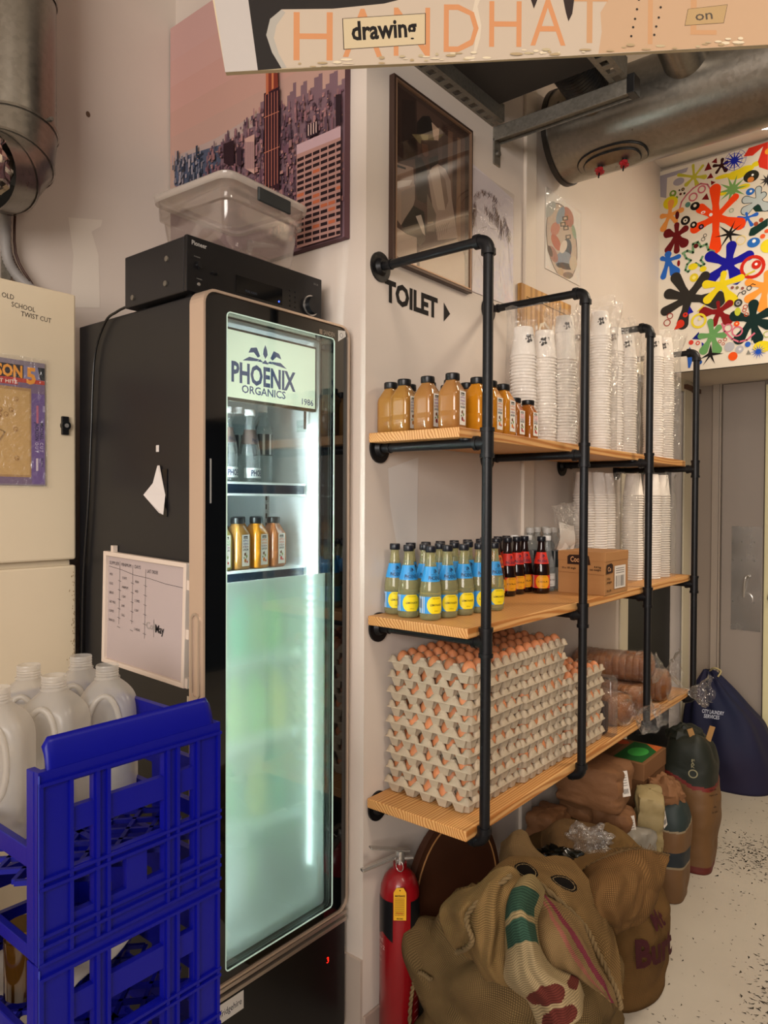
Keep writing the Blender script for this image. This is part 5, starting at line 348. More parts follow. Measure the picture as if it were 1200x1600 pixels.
BLET=[["H",[0.1117,0.0208],[0.191,0.1092]],["A",[0.2084,0.027],[0.2797,0.1153]],["N",[0.2915,0.0297],[0.3639,0.1181]],["D",[0.3803,0.0369],[0.4503,0.1242]],["H",[0.461,0.0464],[0.5264,0.1302]],["A",[0.5418,0.0491],[0.6049,0.1352]],["T",[0.6124,0.054],[0.6799,0.1401]],["T",[0.7263,0.0524],[0.7822,0.1485]],["E",[0.8172,0.0698],[0.8733,0.1434]]]
DOTS=[[0.7346,0.1314],[0.7314,0.1144],[0.7281,0.0975],[0.7248,0.0828],[0.7216,0.067],[0.7734,0.1181],[0.7702,0.1],[0.7658,0.0842],[0.7625,0.0695]]
N_LEFT=[[[-1.035,1.539,0.558],[-0.947,1.534,0.625],[-0.866,1.549,0.677],[-0.85,1.574,0.638]],[[-1.044,1.504,0.536],[-0.921,1.451,0.611],[-0.849,1.459,0.655],[-0.84,1.518,0.619]],[[-1.033,1.513,0.488],[-0.899,1.43,0.561],[-0.828,1.411,0.597],[-0.83,1.486,0.576]],[[-1.001,1.525,0.451],[-0.89,1.436,0.502],[-0.828,1.397,0.539],[-0.809,1.464,0.521]],[[-0.923,1.498,0.458],[-0.869,1.439,0.464],[-0.811,1.41,0.489],[-0.785,1.457,0.476]]]
N_MID=[[[-0.881,1.561,0.602],[-0.85,1.561,0.651],[-0.826,1.594,0.654],[-0.818,1.638,0.604]],[[-0.843,1.488,0.585],[-0.8,1.447,0.648],[-0.774,1.456,0.661],[-0.781,1.539,0.601]],[[-0.81,1.437,0.548],[-0.766,1.409,0.6],[-0.738,1.42,0.613],[-0.757,1.506,0.558]],[[-0.8,1.419,0.503],[-0.734,1.384,0.556],[-0.703,1.396,0.576],[-0.714,1.489,0.53]],[[-0.751,1.432,0.468],[-0.683,1.386,0.529],[-0.652,1.411,0.543],[-0.665,1.503,0.517]],[[-0.72,1.431,0.419],[-0.662,1.389,0.477],[-0.636,1.423,0.483],[-0.653,1.512,0.475]]]
N_RIGHT=[[[-0.844,1.616,0.568],[-0.851,1.662,0.578],[-0.841,1.721,0.557],[-0.833,1.779,0.527]],[[-0.792,1.53,0.571],[-0.749,1.54,0.597],[-0.742,1.621,0.563],[-0.763,1.733,0.506]],[[-0.762,1.502,0.536],[-0.706,1.51,0.566],[-0.691,1.586,0.539],[-0.704,1.702,0.463]],[[-0.732,1.5,0.498],[-0.67,1.499,0.531],[-0.649,1.58,0.485],[-0.66,1.686,0.411]],[[-0.681,1.541,0.484],[-0.645,1.544,0.483],[-0.636,1.602,0.423],[-0.645,1.697,0.358]]]
N_BACK=[[[-1.029,1.723,0.536],[-1.001,1.772,0.57],[-0.956,1.835,0.576],[-0.907,1.977,0.522]],[[-1.003,1.641,0.526],[-0.919,1.659,0.594],[-0.867,1.753,0.591],[-0.815,1.922,0.513]],[[-0.956,1.628,0.515],[-0.867,1.649,0.562],[-0.799,1.743,0.557],[-0.763,1.899,0.458]],[[-0.907,1.641,0.477],[-0.818,1.675,0.511],[-0.756,1.764,0.478],[-0.732,1.884,0.373]],[[-0.843,1.691,0.396],[-0.763,1.705,0.43],[-0.727,1.759,0.377],[-0.688,1.816,0.3]]]
N_PEAK=[[[-1.083,1.886,0.552],[-1.057,1.907,0.586],[-1.037,1.949,0.578],[-1.028,1.981,0.526]],[[-1.055,1.831,0.54],[-1.008,1.819,0.577],[-0.975,1.871,0.568],[-0.959,1.96,0.512]],[[-1.028,1.801,0.509],[-0.957,1.782,0.557],[-0.91,1.821,0.563],[-0.881,1.921,0.502]]]
N_CUFF=[[[-0.92,2.042,0.429],[-0.86,2.027,0.508],[-0.778,2.108,0.545],[-0.729,2.301,0.471]],[[-0.858,1.913,0.463],[-0.779,1.901,0.539],[-0.726,1.995,0.545],[-0.703,2.193,0.453]],[[-0.82,1.879,0.437],[-0.752,1.858,0.497],[-0.708,1.945,0.501],[-0.699,2.144,0.412]],[[-0.799,1.908,0.397],[-0.743,1.902,0.429],[-0.707,1.97,0.438],[-0.712,2.133,0.38]],[[-0.809,1.976,0.341],[-0.762,1.989,0.363],[-0.739,2.033,0.366],[-0.738,2.162,0.339]]]
N_CUFF2=[[[-1.037,2.075,0.409],[-0.999,2.132,0.434],[-0.938,2.234,0.445],[-0.827,2.325,0.456]],[[-0.97,2.027,0.405],[-0.91,2.051,0.46],[-0.859,2.118,0.493],[-0.798,2.245,0.484]],[[-0.897,1.957,0.412],[-0.862,1.987,0.458],[-0.831,2.051,0.489],[-0.792,2.173,0.493]]]
N_OLIVE=[[[-1.138,2.252,0.443],[-1.097,2.312,0.478],[-1.045,2.431,0.441],[-0.999,2.519,0.39]],[[-1.091,2.16,0.415],[-1.042,2.175,0.466],[-1.003,2.258,0.454],[-0.969,2.388,0.389]],[[-1.045,2.146,0.379],[-1.012,2.16,0.409],[-0.993,2.214,0.404],[-0.977,2.329,0.355]]]
N_FLAP=[[[-0.994,2.394,0.452],[-0.98,2.432,0.461],[-0.976,2.461,0.439]],[[-0.929,2.344,0.45],[-0.896,2.371,0.461],[-0.886,2.43,0.432]],[[-0.89,2.247,0.435],[-0.835,2.292,0.445],[-0.793,2.377,0.42]]]
# ================================================= SETTING
FX=lambda x,y0=0,z0=0: frame((x,y0,z0),(0,1,0),(0,0,1))      # on a wall facing +X
FY=lambda y,x0=0,z0=0: frame((x0,y,z0),(1,0,0),(0,0,1))      # on a wall facing -Y
M_floor=mat('painted_concrete','b8afa1',.55,var=.35,vscale=2.2,vcol='9c9184',bump=.1,bscale=14)
struct('floor',MB().box(-2.4,2.7,-3.1,5.4,-.1,0),M_floor)
struct('ceiling',MB().box(-2.4,2.7,-3.1,5.4,3.38,3.46),M_ceil)
wl=struct('wall_left',MB().box(-2.4,-2.27,-3.1,1.7,0,3.38),M_wall)
p=Print(FX(-2.27,0,0),.0008); p.poly([(1.183,2.465),(1.30,2.492),(1.295,2.47),(1.262,2.442),(1.287,2.37),(1.292,2.20),(1.19,2.18),(1.20,2.35)],'ded3c6'); p.oval(1.25,2.82,.008,.010,'6a5444',9); p.oval(1.62-.02,2.55,.006,.012,'7a6452',8)
p.build('paint_patch',M_print,wl)
struct('wall_return',MB().box(-2.27,-1.5,1.586,1.69,0,3.38),M_wall)
ws=MB().box(-1.5,-1.36,1.585,3.56,0,3.38).box(-1.5,-1.36,3.56,4.5,2.25,3.38).box(-1.5,-1.36,4.5,4.9,0,3.38)
wsh=struct('wall_shelf',ws,M_wall)
p=Print(FX(-1.36,0,0),.0008); p.poly([(1.72,1.25),(1.73,1.44),(1.70,1.55),(1.69,1.66),(1.84,1.70),(1.835,1.4),(1.86,1.38),(1.86,1.33),(1.83,1.33),(1.83,1.22)],'ddd6d0'); p.build('paint_patch',M_print,wsh)
p=Print(FX(-1.36,0,0),.001); p.text('TOILET',1.672,2.154,.060,'211d1b',w=.268,bold=.045); p.poly([(1.975,2.149),(2.012,2.181),(1.975,2.211)],'211d1b')
p.build('lettering',M_print,wsh)['label']='black TOILET lettering with arrow'
struct('trim_1',MB().box(-1.36,-1.345,2.50,2.585,0,3.38),M_wall2,bevel=.004)
struct('trim_2',MB().box(-1.36,-1.35,3.50,3.60,0,2.30).box(-1.36,-1.35,4.47,4.60,0,2.30).box(-1.36,-1.35,3.60,4.47,2.22,2.30),mat('cream_trim','cfc4ac',.5),bevel=.003)
struct('trim_3',MB().box(-1.36,-1.33,4.45,4.72,2.235,2.26),mat('dark_wood','5a3a26',.6))
d1=struct('door_1',MB().box(-1.47,-1.43,3.57,4.49,0,2.22),mat('black_door','070808',.5))
MB().box(-1.43,-1.40,3.60,3.66,0,2.2).build('edge_strip',mat('grey_green','1c201e',.5),d1); MB().tube([(-1.43,4.05,1.05),(-1.40,4.05,1.05)],.022,14).build('door_knob',M_black,d1)
struct('wall_back',MB().box(-1.5,2.7,4.79,4.9,0,3.38),mat('grey_wall','9a8c7e',.6))
struct('wall_bulkhead',MB().box(-1.36,2.7,4.06,4.79,2.29,3.38),M_wall2)
d2=struct('door_2',MB().box(-1.215,-.985,4.772,4.79,.02,2.285),mat('grey_door','9d9187',.5,var=.15,vscale=2,vcol='8a7d72'))
MB().box(-1.158,-.992,4.768,4.772,.80,1.424).build('lock_plate',M_steel,d2,bevel=.001)
t_=MB().tube(curlpipe((-1.058,4.76,1.12),(-1.075,4.72,1.17),(-1.085,4.755,1.0),6),.007,8).tube([(-1.075,4.768,.99),(-1.075,4.757,.99)],.038,20); t_.build('pull_handle',M_steel,d2)
for x in (-1.148,-1.1,-1.03):
    for z in (1.33,1.22,.97): MB().tube([(x,4.768,z),(x,4.765,z)],.005,8).build('screw',M_galvd,d2)
struct('trim_4',MB().box(-1.275,-1.235,4.765,4.79,0,2.33).box(-1.235,-.9,4.765,4.79,2.297,2.33).box(-1.232,-1.222,4.755,4.79,0,2.297),mat('grey_trim','a89a8c',.45),bevel=.003)
d3=struct('door_3',MB().box(-.972,-.55,4.74,4.79,.02,2.26),mat('cream_door','e6dcae',.45)); MB().tube(curlpipe((-.94,4.74,1.0),(-.94,4.69,1.0),(-.93,4.69,1.04)),.008).build('door_handle',M_steel,d3)
struct('wall_right',MB().box(2.6,2.7,-3.1,4.9,0,3.38),mat('dark_blue_tile','3a4654',.25))
struct('wall_front',MB().box(-2.4,2.7,-3.1,-3.0,0,3.38),M_wall)
struct('baseboard_shelf',MB().box(-1.36,-1.35,1.585,3.5,0,.075),mat('skirting','a89488',.5),bevel=.003)
struct('baseboard_return',MB().box(-1.44,-1.36,1.575,1.585,0,.24),mat('skirting2','b9a99c',.6))
# dark litter trodden over the floor
sp=Print(lambda a,b,d=0:Vector((a,b,d)),.0006,0)
def litter(cx,cy,rx,ry,n,s=.007):
    for _ in range(n):
        x=random.gauss(cx,rx);y=random.gauss(cy,ry);a=random.random()*PI;l=random.uniform(.4,1.6)*s;w=l*random.uniform(.15,.5)
        if x<-.98 and y<3.4: continue
        sp.d=.0006+random.random()*.0004
        sp.poly([(x-l*math.cos(a)-w*math.sin(a),y-l*math.sin(a)+w*math.cos(a)),(x+l*math.cos(a),y+l*math.sin(a)),(x+w*math.sin(a),y-w*math.cos(a))],random.choice(['2b2824','3c362f','1e1c1a','4a4238']))
litter(-.75,3.55,.09,.13,420,.008); litter(-.50,2.75,.05,.16,130); litter(-.45,2.5,.05,.06,160); litter(-.6,3.0,.25,.5,420,.005); litter(-.6,2.1,.12,.2,160,.005); litter(-.7,3.9,.15,.3,160,.006)
sp.build('floor_litter',M_print); tag(bpy.data.objects['floor_litter'],'dark coffee grounds and scraps scattered across the pale floor','scraps',kind='stuff')
# ================================================= UPPER FITTINGS
def elbow_pts(a,b,c,n=7): return curlpipe(a,b,c,n)
# left flue
t=thing('flue_pipe','vertical galvanised flue pipe with elbow above the beige cabinet','pipe',(-2.14,.965,0))
MB().tube([(0,0,3.38),(0,0,2.60)],.103,40,False).build('pipe',M_galv,t)
for z in (3.0,2.99): MB().tube([(0,0,z+.006),(0,0,z-.006)],.106,40,False).build('seam',M_galv,t)
e=MB()
pts=curlpipe((0,0,2.62),(0,0,2.45),(.07,-.13,2.44),3)
e.tube(pts,[.107,.108,.108,.107],40,False); e.build('elbow',M_galv,t,sharp=15)
for q in pts: MB().tube([(Vector(q)-(Vector(pts[min(3,pts.index(q)+1)])-Vector(pts[max(0,pts.index(q)-1)])).normalized()*.004),(Vector(q)+(Vector(pts[min(3,pts.index(q)+1)])-Vector(pts[max(0,pts.index(q)-1)])).normalized()*.004)],.111,40,False).build('seam',M_galv,t)
def foil(u,v):
    a=2*PI*u; P=Vector((.07+.10*v+.09*math.cos(a),-.13-.2*v+.05*math.cos(a),2.44+.100*math.sin(a))); P+=noise.noise_vector(P*38)*.012; return P
MB().grid(foil,64,30).build('foil_wrap',mat('aluminium_foil','c9c4bc',.14,metal=1),t,sharp=8)
for y,z in ((-.1,3.2),(.09,2.63)): MB().tube([(.095,y*.5,z),(.112,y*.5,z)],.006,8).build('rivet',M_galvd,t)
c=thing('conduit','grey corrugated conduit running down to the beige cabinet','conduit',(-2.235,.975,2.147))
pp=[(0,.0,.30),(0,.0,.15),(0,.03,.085),(.03,.085,.03),(.06,.10,.002)]; cp=[cr(pp,k/60) for k in range(61)]
MB().tube(cp,[.014+.0025*(k%2) for k in range(61)],12).build('conduit_tube',mat('conduit_grey','8b8784',.5),c)
c=thing('wall_cable','thin brown cables beside the grey conduit','cable',(-2.24,.99,2.147))
for dy in (0,.015): MB().tube([cr([(0,dy,.3),(0,dy,.15),(.01,.05+dy,.06),(.02,.10+dy*.5,0)],k/12) for k in range(13)],.004,8).build('cable_run',mat('brown_cable','4a3026',.5),c)
MB().box(-.01,.0,-.025,-.0,.02,.3).build('cable_clip',M_galvd,c)
# duct
t=thing('ventilation_duct','large round galvanised ventilation duct crossing under the ceiling','duct',(0,2.70,3.0))
MB().tube([(-1.285,0,0),(1.6,0,0)],.172,64,True).build('duct_shell',M_galv,t)
MB().tube([(-1.300,0,0),(-1.280,0,0)],.178,64,True).build('end_cap',mat('dark_zinc','3a3734',.4,metal=.8),t)
for x0 in (-1.0,-.62,):
    pass
def branch(x,ang,L,r,name,par):
    d=Vector((0,-math.sin(ang),math.cos(ang))); b=MB().tube([Vector((x,0,0))+d*.12,Vector((x,0,0))+d*L],r,36,False); b.tube([Vector((x,0,0))+d*(L-.03),Vector((x,0,0))+d*(L-.018)],r+.004,36,False); return b.build(name,M_galv,par)
branch(-1.10,math.radians(80),.225,.070,'branch_collar',t)
branch(-.775,math.radians(72),.42,.075,'branch_collar',t)
# hatch
hx,ha=-1.07,math.radians(163)
d=Vector((0,-math.sin(ha),math.cos(ha))); w=Vector((0,-math.cos(ha),-math.sin(ha)))
def hp(u,v):
    a=v/.172; dd=Vector((0,-math.sin(ha+a),math.cos(ha+a))); return dd
def hatch(a_,b_,h0,h1,nm):
    m_=MB(); lo=[];hi=[]; n=32
    for k in range(n):
        q=2*PI*k/n; c_=abs(math.cos(q))**.8*math.copysign(1,math.cos(q)); u=a_*c_; v=b_*abs(math.sin(q))**.8*math.copysign(1,math.sin(q))
        dd=hp(u,v); lo.append(Vector((hx+u,0,0))+dd*h0); hi.append(Vector((hx+u,0,0))+dd*h1)
    for k in range(n): pass
    rings=[lo,hi,[Vector((hx+(h.x-hx)*.93,h.y*1.0,h.z)) for h in hi]]
    vs=lo+hi+[Vector((hx,0,0))+hp(0,0)*(h1+.004)]; fs=[(k,(k+1)%n,n+(k+1)%n,n+k) for k in range(n)]+[(n+k,n+(k+1)%n,2*n) for k in range(n)]
    m_.add(vs,fs); m_.f=[f[::-1] for f in m_.f]; return m_.build(nm,M_galv,hp_par)
hp_par=thing('duct_hatch','oval inspection hatch with two red knobs on the duct','hatch',(0,2.70,3.0))
hatch(.128,.062,.165,.180,'hatch_rim'); hatch(.105,.045,.17,.188,'hatch_cover')
for aa,bb_,hh in ((.130,.064,.176),(.106,.046,.184)):
    q_=[]
    for k in range(49):
        q=2*PI*k/48; u=aa*abs(math.cos(q))**.8*math.copysign(1,math.cos(q)); v=bb_*abs(math.sin(q))**.8*math.copysign(1,math.sin(q)); q_.append(Vector((hx+u,0,0))+hp(u,v)*hh)
    MB().tube(q_,.0022,6,False).build('dark_edge_line',M_bplas,hp_par)  # dark outline tube drawn along each hatch edge
for u in (-.045,.048):
    c0=Vector((hx+u,0,0)); a=c0+d*.186; m_=MB(); m_.tube([a,a+d*.014],.010,12)
    kb=MB().tube([a+d*.012,a+d*.03],.013,10)
    for k in range(4):
        th=PI/4+k*PI/2; o=Vector((math.cos(th),0,0))+w*math.sin(th); kb.tube([a+d*.021,a+d*.021+o*.017],.007,8)
    kk=kb.build('wing_knob',mat('red_plastic','9a1c24',.35),hp_par); kk['label']='red wing knob'; m_.tube([a+d*.03,a+d*.05],.003,8); m_.build('stud',M_bplas,kk)
for k in range(3):
    MB().tube([Vector((hx-.02+k*.02,0,0))+hp(0,-.02)*.187,Vector((hx-.014+k*.02,0,0))+hp(0,.02)*.187],.0025,6).build('pressed_rib',M_galv,hp_par)
# bracket with unit on top
t=thing('channel_bracket','zinc strut channel frame bolted high on the wall under the black unit','bracket',(-1.36,2.30,2.90))
def channel(nm,p0,p1,par,holes=0,wd=.058,up=(0,0,1)):
    p0=Vector(p0);p1=Vector(p1);t_=(p1-p0).normalized();L_=(p1-p0).length;up=Vector(up);s_=t_.cross(up)
    fr=lambda a,b,c_: p0+t_*a+s_*b+up*c_
    m_=MB()
    def bx(a0,a1,b0,b1,c0,c1):
        vs=[fr(a,b,c_) for a in (a0,a1) for b in (b0,b1) for c_ in (c0,c1)]; m_.add(vs,[(0,1,3,2),(4,6,7,5),(0,4,5,1),(2,3,7,6),(0,2,6,4),(1,5,7,3)])
    h=wd/2
    if holes:
        pr_=L_/holes; hl=.013; hr=.012
        bx(0,L_,-h,-hr,-.002,0); bx(0,L_,hr,h,-.002,0)
        for k in range(holes):
            bx(k*pr_-0*hl,(k+1)*pr_-2*hl,-hr,hr,-.002,0)
    else: bx(0,L_,-h,h,-.002,0)
    bx(0,L_,-h,-h+.0025,0,wd); bx(0,L_,h-.0025,h,0,wd)
    return m_.build(nm,M_galvd,par)
channel('perforated_rail',(.022,-1.2,.0),(.022,-.03,.0),t,holes=24)
channel('perforated_rail',(.46,-1.2,.0),(.46,-.03,.0),t,holes=24)
m_=MB().box(.0,.49,-.02,.021,-.04,.0).box(.0,.49,.0185,.021,-.05,-.04).box(0,.49,-.022,-.019,-.05,-.04); m_.build('cross_channel',M_galvd,t,bevel=.002)
MB().box(.485,.51,-.026,.026,-.052,.008).build('end_cap',M_bplas,t,bevel=.002)
MB().box(.0,.006,-.022,.022,-.13,0).build('wall_plate',M_galvd,t,bevel=.001); MB().tube([(.006,0,-.09),(.016,0,-.09)],.011,6).build('bolt',M_galvd,t)
t=thing('fan_unit','black box fan unit lying on the zinc strut channels','fan unit',(-1.1,1.78,2.945))
MB().box(-.235,.215,-.75,.46,0,.3).build('housing',mat('dark_housing','2a2725',.55),t,bevel=.006)
MB().tube([(.0,.44,.13),(.0,.49,.13)],[.078,.078],28,False).build('outlet_spigot',M_bplas,t)
m_=MB()
hs=[cr([(.0,.46,.13),(.0,.54,.125),(.0,.63,.11),(.0,.72,.098)],k/40) for k in range(41)]
m_.tube(hs,[.074+.003*(k%2) for k in range(41)],28,False); m_.build('flexible_hose',mat('hose_black','1c1b1b',.3),t,sharp=20)
t=thing('downlight','round recessed downlight glowing in the ceiling above the painting','light',(-.80,3.86,3.38))
MB().tube([(0,0,-.012),(0,0,0)],.062,28).build('bezel',mat('white_bezel','f0ece6',.4),t); MB().tube([(0,0,-.016),(0,0,-.010)],.048,24).build('lamp_disc',mat('lamp_glow','fff6e4',.5,emit=14),t)
MB().tube([(-.885,2.70-.0,3.16),(-.885,2.70,3.38)],.006,8).build('hanger_rod',M_galvd); hr=bpy.data.objects['hanger_rod']; tag(hr,'thin steel rod hanging the galvanised duct from the ceiling','rod')
# ================================================= SIGN BOARD
bo=Vector(BOARD_O); bu=Vector(BOARD_U); bn=bu.cross(Vector((0,0,1))); bf=lambda a,b,d=0:bo+bu*a+Vector((0,0,b))+bn*d
t=thing('sign_board','long hand-painted board with collaged lettering hanging at the top','sign',tuple(bo))
loc=lambda f_:(lambda a,b,d=0:f_(a,b,d)-bo)
bl=loc(bf); B={k:v for k,v in BOARD}
ol=[B['white_end'][0],B['white_end'][1],B['cream'][2],B['cream'][3],B['cream'][4],B['white_end'][4]]
MB().prism(ol,bl,-.010,0).build('panel',mat('board_edge','b9a88a',.8),t)
p=Print(bl,.0005); p.poly(B['white_end'],'a8a19c'); p.poly(B['black'],'211d1b'); p.poly(B['cream'],'ab9c8b'); p.poly(B['tan'],'a98c70'); p.poly(B['grey'],'98938a')
for n_ in ('tear1',): p.poly(B[n_],'b9ab98')
LC='b37c54'
for ch,a,b in BLET: p.text(ch,a[0],a[1],(b[1]-a[1]),LC if ch in 'HAND' else 'ab835f',w=b[0]-a[0],bold=-.005)
for n_ in ('tear2','tear3'): p.poly(B[n_],'2a1f1c')
for n_ in ('lab1','lab2'):
    q=B[n_]; cx=sum(a[0] for a in q)/4; cy=sum(a[1] for a in q)/4; p.poly([(cx+(a[0]-cx)*1.02,cy+(a[1]-cy)*1.04) for a in q],'3a2e28'); p.poly(q,'b3a385' if n_=='lab1' else '9f855e')
q=B['lab1']; r_=math.atan2(q[1][1]-q[0][1],q[1][0]-q[0][0]); L_=math.dist(q[0],q[1]); hh=math.dist(q[0],q[3])
p.text('drawing',q[3][0]+L_*.09,q[3][1]+hh*.30,hh*.60,'15110f',w=L_*.80,bold=.032,rot=r_)
q=B['lab2']; L_=math.dist(q[0],q[1]); hh=math.dist(q[0],q[3]); r_=math.atan2(q[1][1]-q[0][1],q[1][0]-q[0][0]); p.text('on',q[3][0]+L_*.26,q[3][1]+hh*.28,hh*.58,'4a4138',w=L_*.45,bold=.01,rot=r_)
for a in DOTS: p.oval(a[0],a[1],.0022,.0022,'2a2420',8)
for k in range(60):
    a=random.uniform(.12,.95); b0=a*.057; p.oval(a,b0+random.uniform(.0,.012),random.uniform(.002,.012),random.uniform(.0008,.003),random.choice(['a59678','c4b69c','9a8666']),8)
p.build('painted_face',M_print,t)
for a in (.25,1.0): MB().tube([bl(a,.1,-.015),bl(a,1.02,-.015)],.003,6).build('hanging_wire',M_galvd,t)
# ================================================= PICTURES
def canvas(nm,label,cat,fr_loc,w,h,th,edge,face_cols,cb,horiz=False):
    t=thing(nm,label,cat,fr_loc)
    return t
# painting
t=thing('abstract_painting','white canvas covered with colourful splat shapes above the grey door','painting',(-1.37,4.03,2.262))
f=frame((0,0,0),(1,0,0),(0,0,1))
MB().prism([(0,0),(1.15,0),(1.15,1.095),(0,1.095)],f,-.028,0).build('stretched_canvas',mat('canvas_edge','4a4038',.8),t,bevel=.002)
p=Print(f,.0005,.00001); p.rect(.002,0,1.15,1.095,'e8dfd0'); p.run(PAINT)
random.seed(3)
for k in range(24):
    cx=random.uniform(.62,1.08);cy=random.uniform(.08,1.02); c_=random.choice(['d02a18','1510a0','f0d820','6aa060','302c28','ff8a30','2a68c8','8a1418'])
    R_=random.uniform(.04,.1); n=random.randint(4,6); p.splat((cx,cy),[(cx+R_*math.cos(j*2*PI/n+k)*random.uniform(.7,1.0),cy+R_*math.sin(j*2*PI/n+k)*random.uniform(.7,1.0),R_*.2) for j in range(n)],c_)
# keep shapes inside the sheet
for i,v in enumerate(p.v): p.v[i]=(min(max(v[0],.002),1.15),v[1],min(max(v[2],0),1.095))
p.build('painted_shapes',M_print,t)
# skyline
t=thing('skyline_canvas','canvas print of a pink dusk city skyline behind the plastic tub','canvas print',(-2.265,1.56,2.31))
f=frame((0,0,0),(1,0,0),(0,0,1))
MB().prism([(0,0.01),(.845,0.01),(.845,.93),(0,.93)],f,-.024,0).build('stretched_canvas',mat('canvas_edge2','5a3a40',.8),t,bevel=.002)
p=Print(f,.0004,.00001)
for k,cx in enumerate(['a89488','b09488','b89488','bd9488','c2968c','c49a92','c49c96']): p.rect(0,.28+.09*k,.845,.94,cx)
p.run(SKY)
CX=[c[0] for c in CITY]; CY=[c[1] for c in CITY]
def inside(x,y):
    r=False; n=len(CITY)
    for i in range(n):
        a,b=CITY[i],CITY[i-1]
        if (a[1]>y)!=(b[1]>y) and x<(b[0]-a[0])*(y-a[1])/(b[1]-a[1])+a[0]: r=not r
    return r
random.seed(5); k=0
while k<1500:
    x=random.uniform(0,.84);y=random.uniform(.02,.85)
    if not inside(x,y): continue
    k+=1; s_=.5+(0.8-y)*1.2; w_=random.uniform(.004,.012)*s_; h_=random.uniform(.008,.04)*s_*(1 if random.random()<.4 else .35)
    pal=['54404c','6a4a58','7a5660','8a6268','9a7074','5a4450','6a4c58','a87c78','4a3640','8a6464'] if x>.2 else ['3c4658','56607a','6a6c7a','8a8088','2c3444','9a9098']
    if y+h_<.9 and x+w_<.845: p.rect(x,max(y,.012),x+w_,max(y,.012)+h_,random.choice(pal))
    if random.random()<.12: p.rect(x,y+.002,x+.0025,y+.0045,'e8b080')
p.run(TOWER)
for i,v in enumerate(p.v): p.v[i]=(min(max(v[0],0),.845),v[1],min(max(v[2],.01),.94))
p.build('printed_scene',M_print,t)
# framed photograph
t=thing('framed_photograph','tall framed sepia photograph of a person in a cap and jersey','picture',(-1.36,1.686,2.268))
f=frame((0,0,0),(0,1,0),(0,0,1)); wv,hv=.431,.548
R4=lambda a:[(a,a),(wv-a,a),(wv-a,hv-a),(a,hv-a)]
MB().ring(R4(0),R4(.012),f,0,.02).build('frame',mat('dark_frame','4a3830',.3,metal=.4),t,bevel=.002)
MB().ring(R4(.010),R4(.014),f,.004,.0215).build('inner_fillet',mat('fillet','a08068',.35,metal=.6),t)
p=Print(f,.012,.00002); p.rect(.012,.012,wv-.012,hv-.012,'4a362e'); p.run([[a[0],a[1],[[min(max(q[0],.012),wv-.012),min(max(q[1],.012),hv-.012)] for q in a[2]]]+a[3:] for a in PHOTO]); p.build('photo_print',M_print,t)
MB().prism(R4(.012),f,.0165,.0175).build('glazing',film('picture_glass',gloss=.07,rough=.03),t)
# sketch sheet
t=thing('pencil_sketch','clear-sleeved line drawing of a figure with long hair beside the framed photograph','drawing',(-1.36,2.137,2.29))
MB().prism([(0,-.005),(.29,.0),(.287,.40),(.003,.43)],f,.001,.0025).build('paper',mat('lilac_paper','d2c8cc',.5),t)
p=Print(f,.0028,.000004); p.run(SKETCH)
for i,v in enumerate(p.v): p.v[i]=(v[0],min(max(v[1],.003),.285),min(max(v[2],0.002),.40))
p.build('drawn_lines',M_print,t); MB().grid(lambda u,v:(.004+.002*noise.noise(Vector((u*5,v*5,0))),.29*u,.42*v-.003),12,12).build('plastic_sleeve',M_sheet,t)
t=thing('oval_collage','oval collage of painted shapes in a clear sleeve on the cream wall','artwork',(-1.36,2.685,2.5))
MB().prism([(0,0),(.327,.004),(.327,.315),(0,.324)],f,.001,.003).build('backing_card',mat('pale_card','dcd4ca',.5),t)
p=Print(f,.0034,.00003); p.run([[a[0],a[1],[[min(max(q[0],.002),.325),min(max(q[1],.004),.318)] for q in a[2]]] for a in OVAL]); p.build('collage_print',M_print,t)
MB().grid(lambda u,v:(.006+.003*noise.noise(Vector((u*4,v*4,3))),.33*u,.325*v),12,12).build('plastic_sleeve',M_sheet,t)
t=thing('wooden_board','light wooden board with a thin black border leaning behind the cup stacks','board',(-1.36,2.46,1.757))
MB().prism([(0,0),(.43,0),(.43,.635),(0,.63)],f,.002,.02).build('plank_panel',wood_mat('light_plank','d9a55a','b07c3a',12,'Z'),t,bevel=.002)
p=Print(f,.0205); 
for q in ([(.04,.3),(.04,.585),(.39,.585),(.39,.3)],[(.15,.3),(.15,.585)],[(.26,.3),(.26,.585)]): p.line(q,.003,'4a3418')
p.text('Oh',.13,.42,.10,'e8dcc4'); p.build('painted_border',M_print,t)
# ================================================= CABINET, ALBUM
t=thing('electrical_cabinet','tall beige steel electrical cabinet at the left wall beside the black fridge','cabinet',(-2.27,.4,.35))
M_beige=mat('beige_enamel','dccdb2',.45,var=.2,vscale=2.2,vcol='c4a880'); M_gap=mat('seam_dark','2c241c',.8)
MB().box(.021,.245,0,.66,0,1.79).build('body',M_beige,t,bevel=.003)
for z0,z1,nm in ((1.042,1.795,'door'),(.02,1.026,'door')):
    d_=MB().box(.25,.27,.0,.665,z0,z1).build(nm,M_beige,t,bevel=.006)
    zc=1.42 if z0>1 else .60
    k=MB().tube([(.27,.631,zc),(.282,.631,zc)],.013,16).box(.27,.279,.620,.640,zc-.026,zc+.026).build('latch_knob',M_bplas,d_,bevel=.002); MB().tube([(.282,.631,zc),(.284,.631,zc)],.006,12).build('key_slot',M_steel,d_)
p=Print(frame((.27,0,0),(0,1,0),(0,0,1)),.0006)
for s_,y,z in (('OLD',.46,1.745),('SCHOOL',.485,1.725),('TWIST CUT',.51,1.705)): p.text(s_,y,z,.013,'3a3230',sx=.85,rot=-.05)
random.seed(8)
for _ in range(60): p.oval(.66-abs(random.gauss(0,.006)),random.uniform(.75,1.02),.0012,.0022,random.choice(['8a7658','9a8460','a89070']),6)
p.build('scrawled_marker',M_print,t)
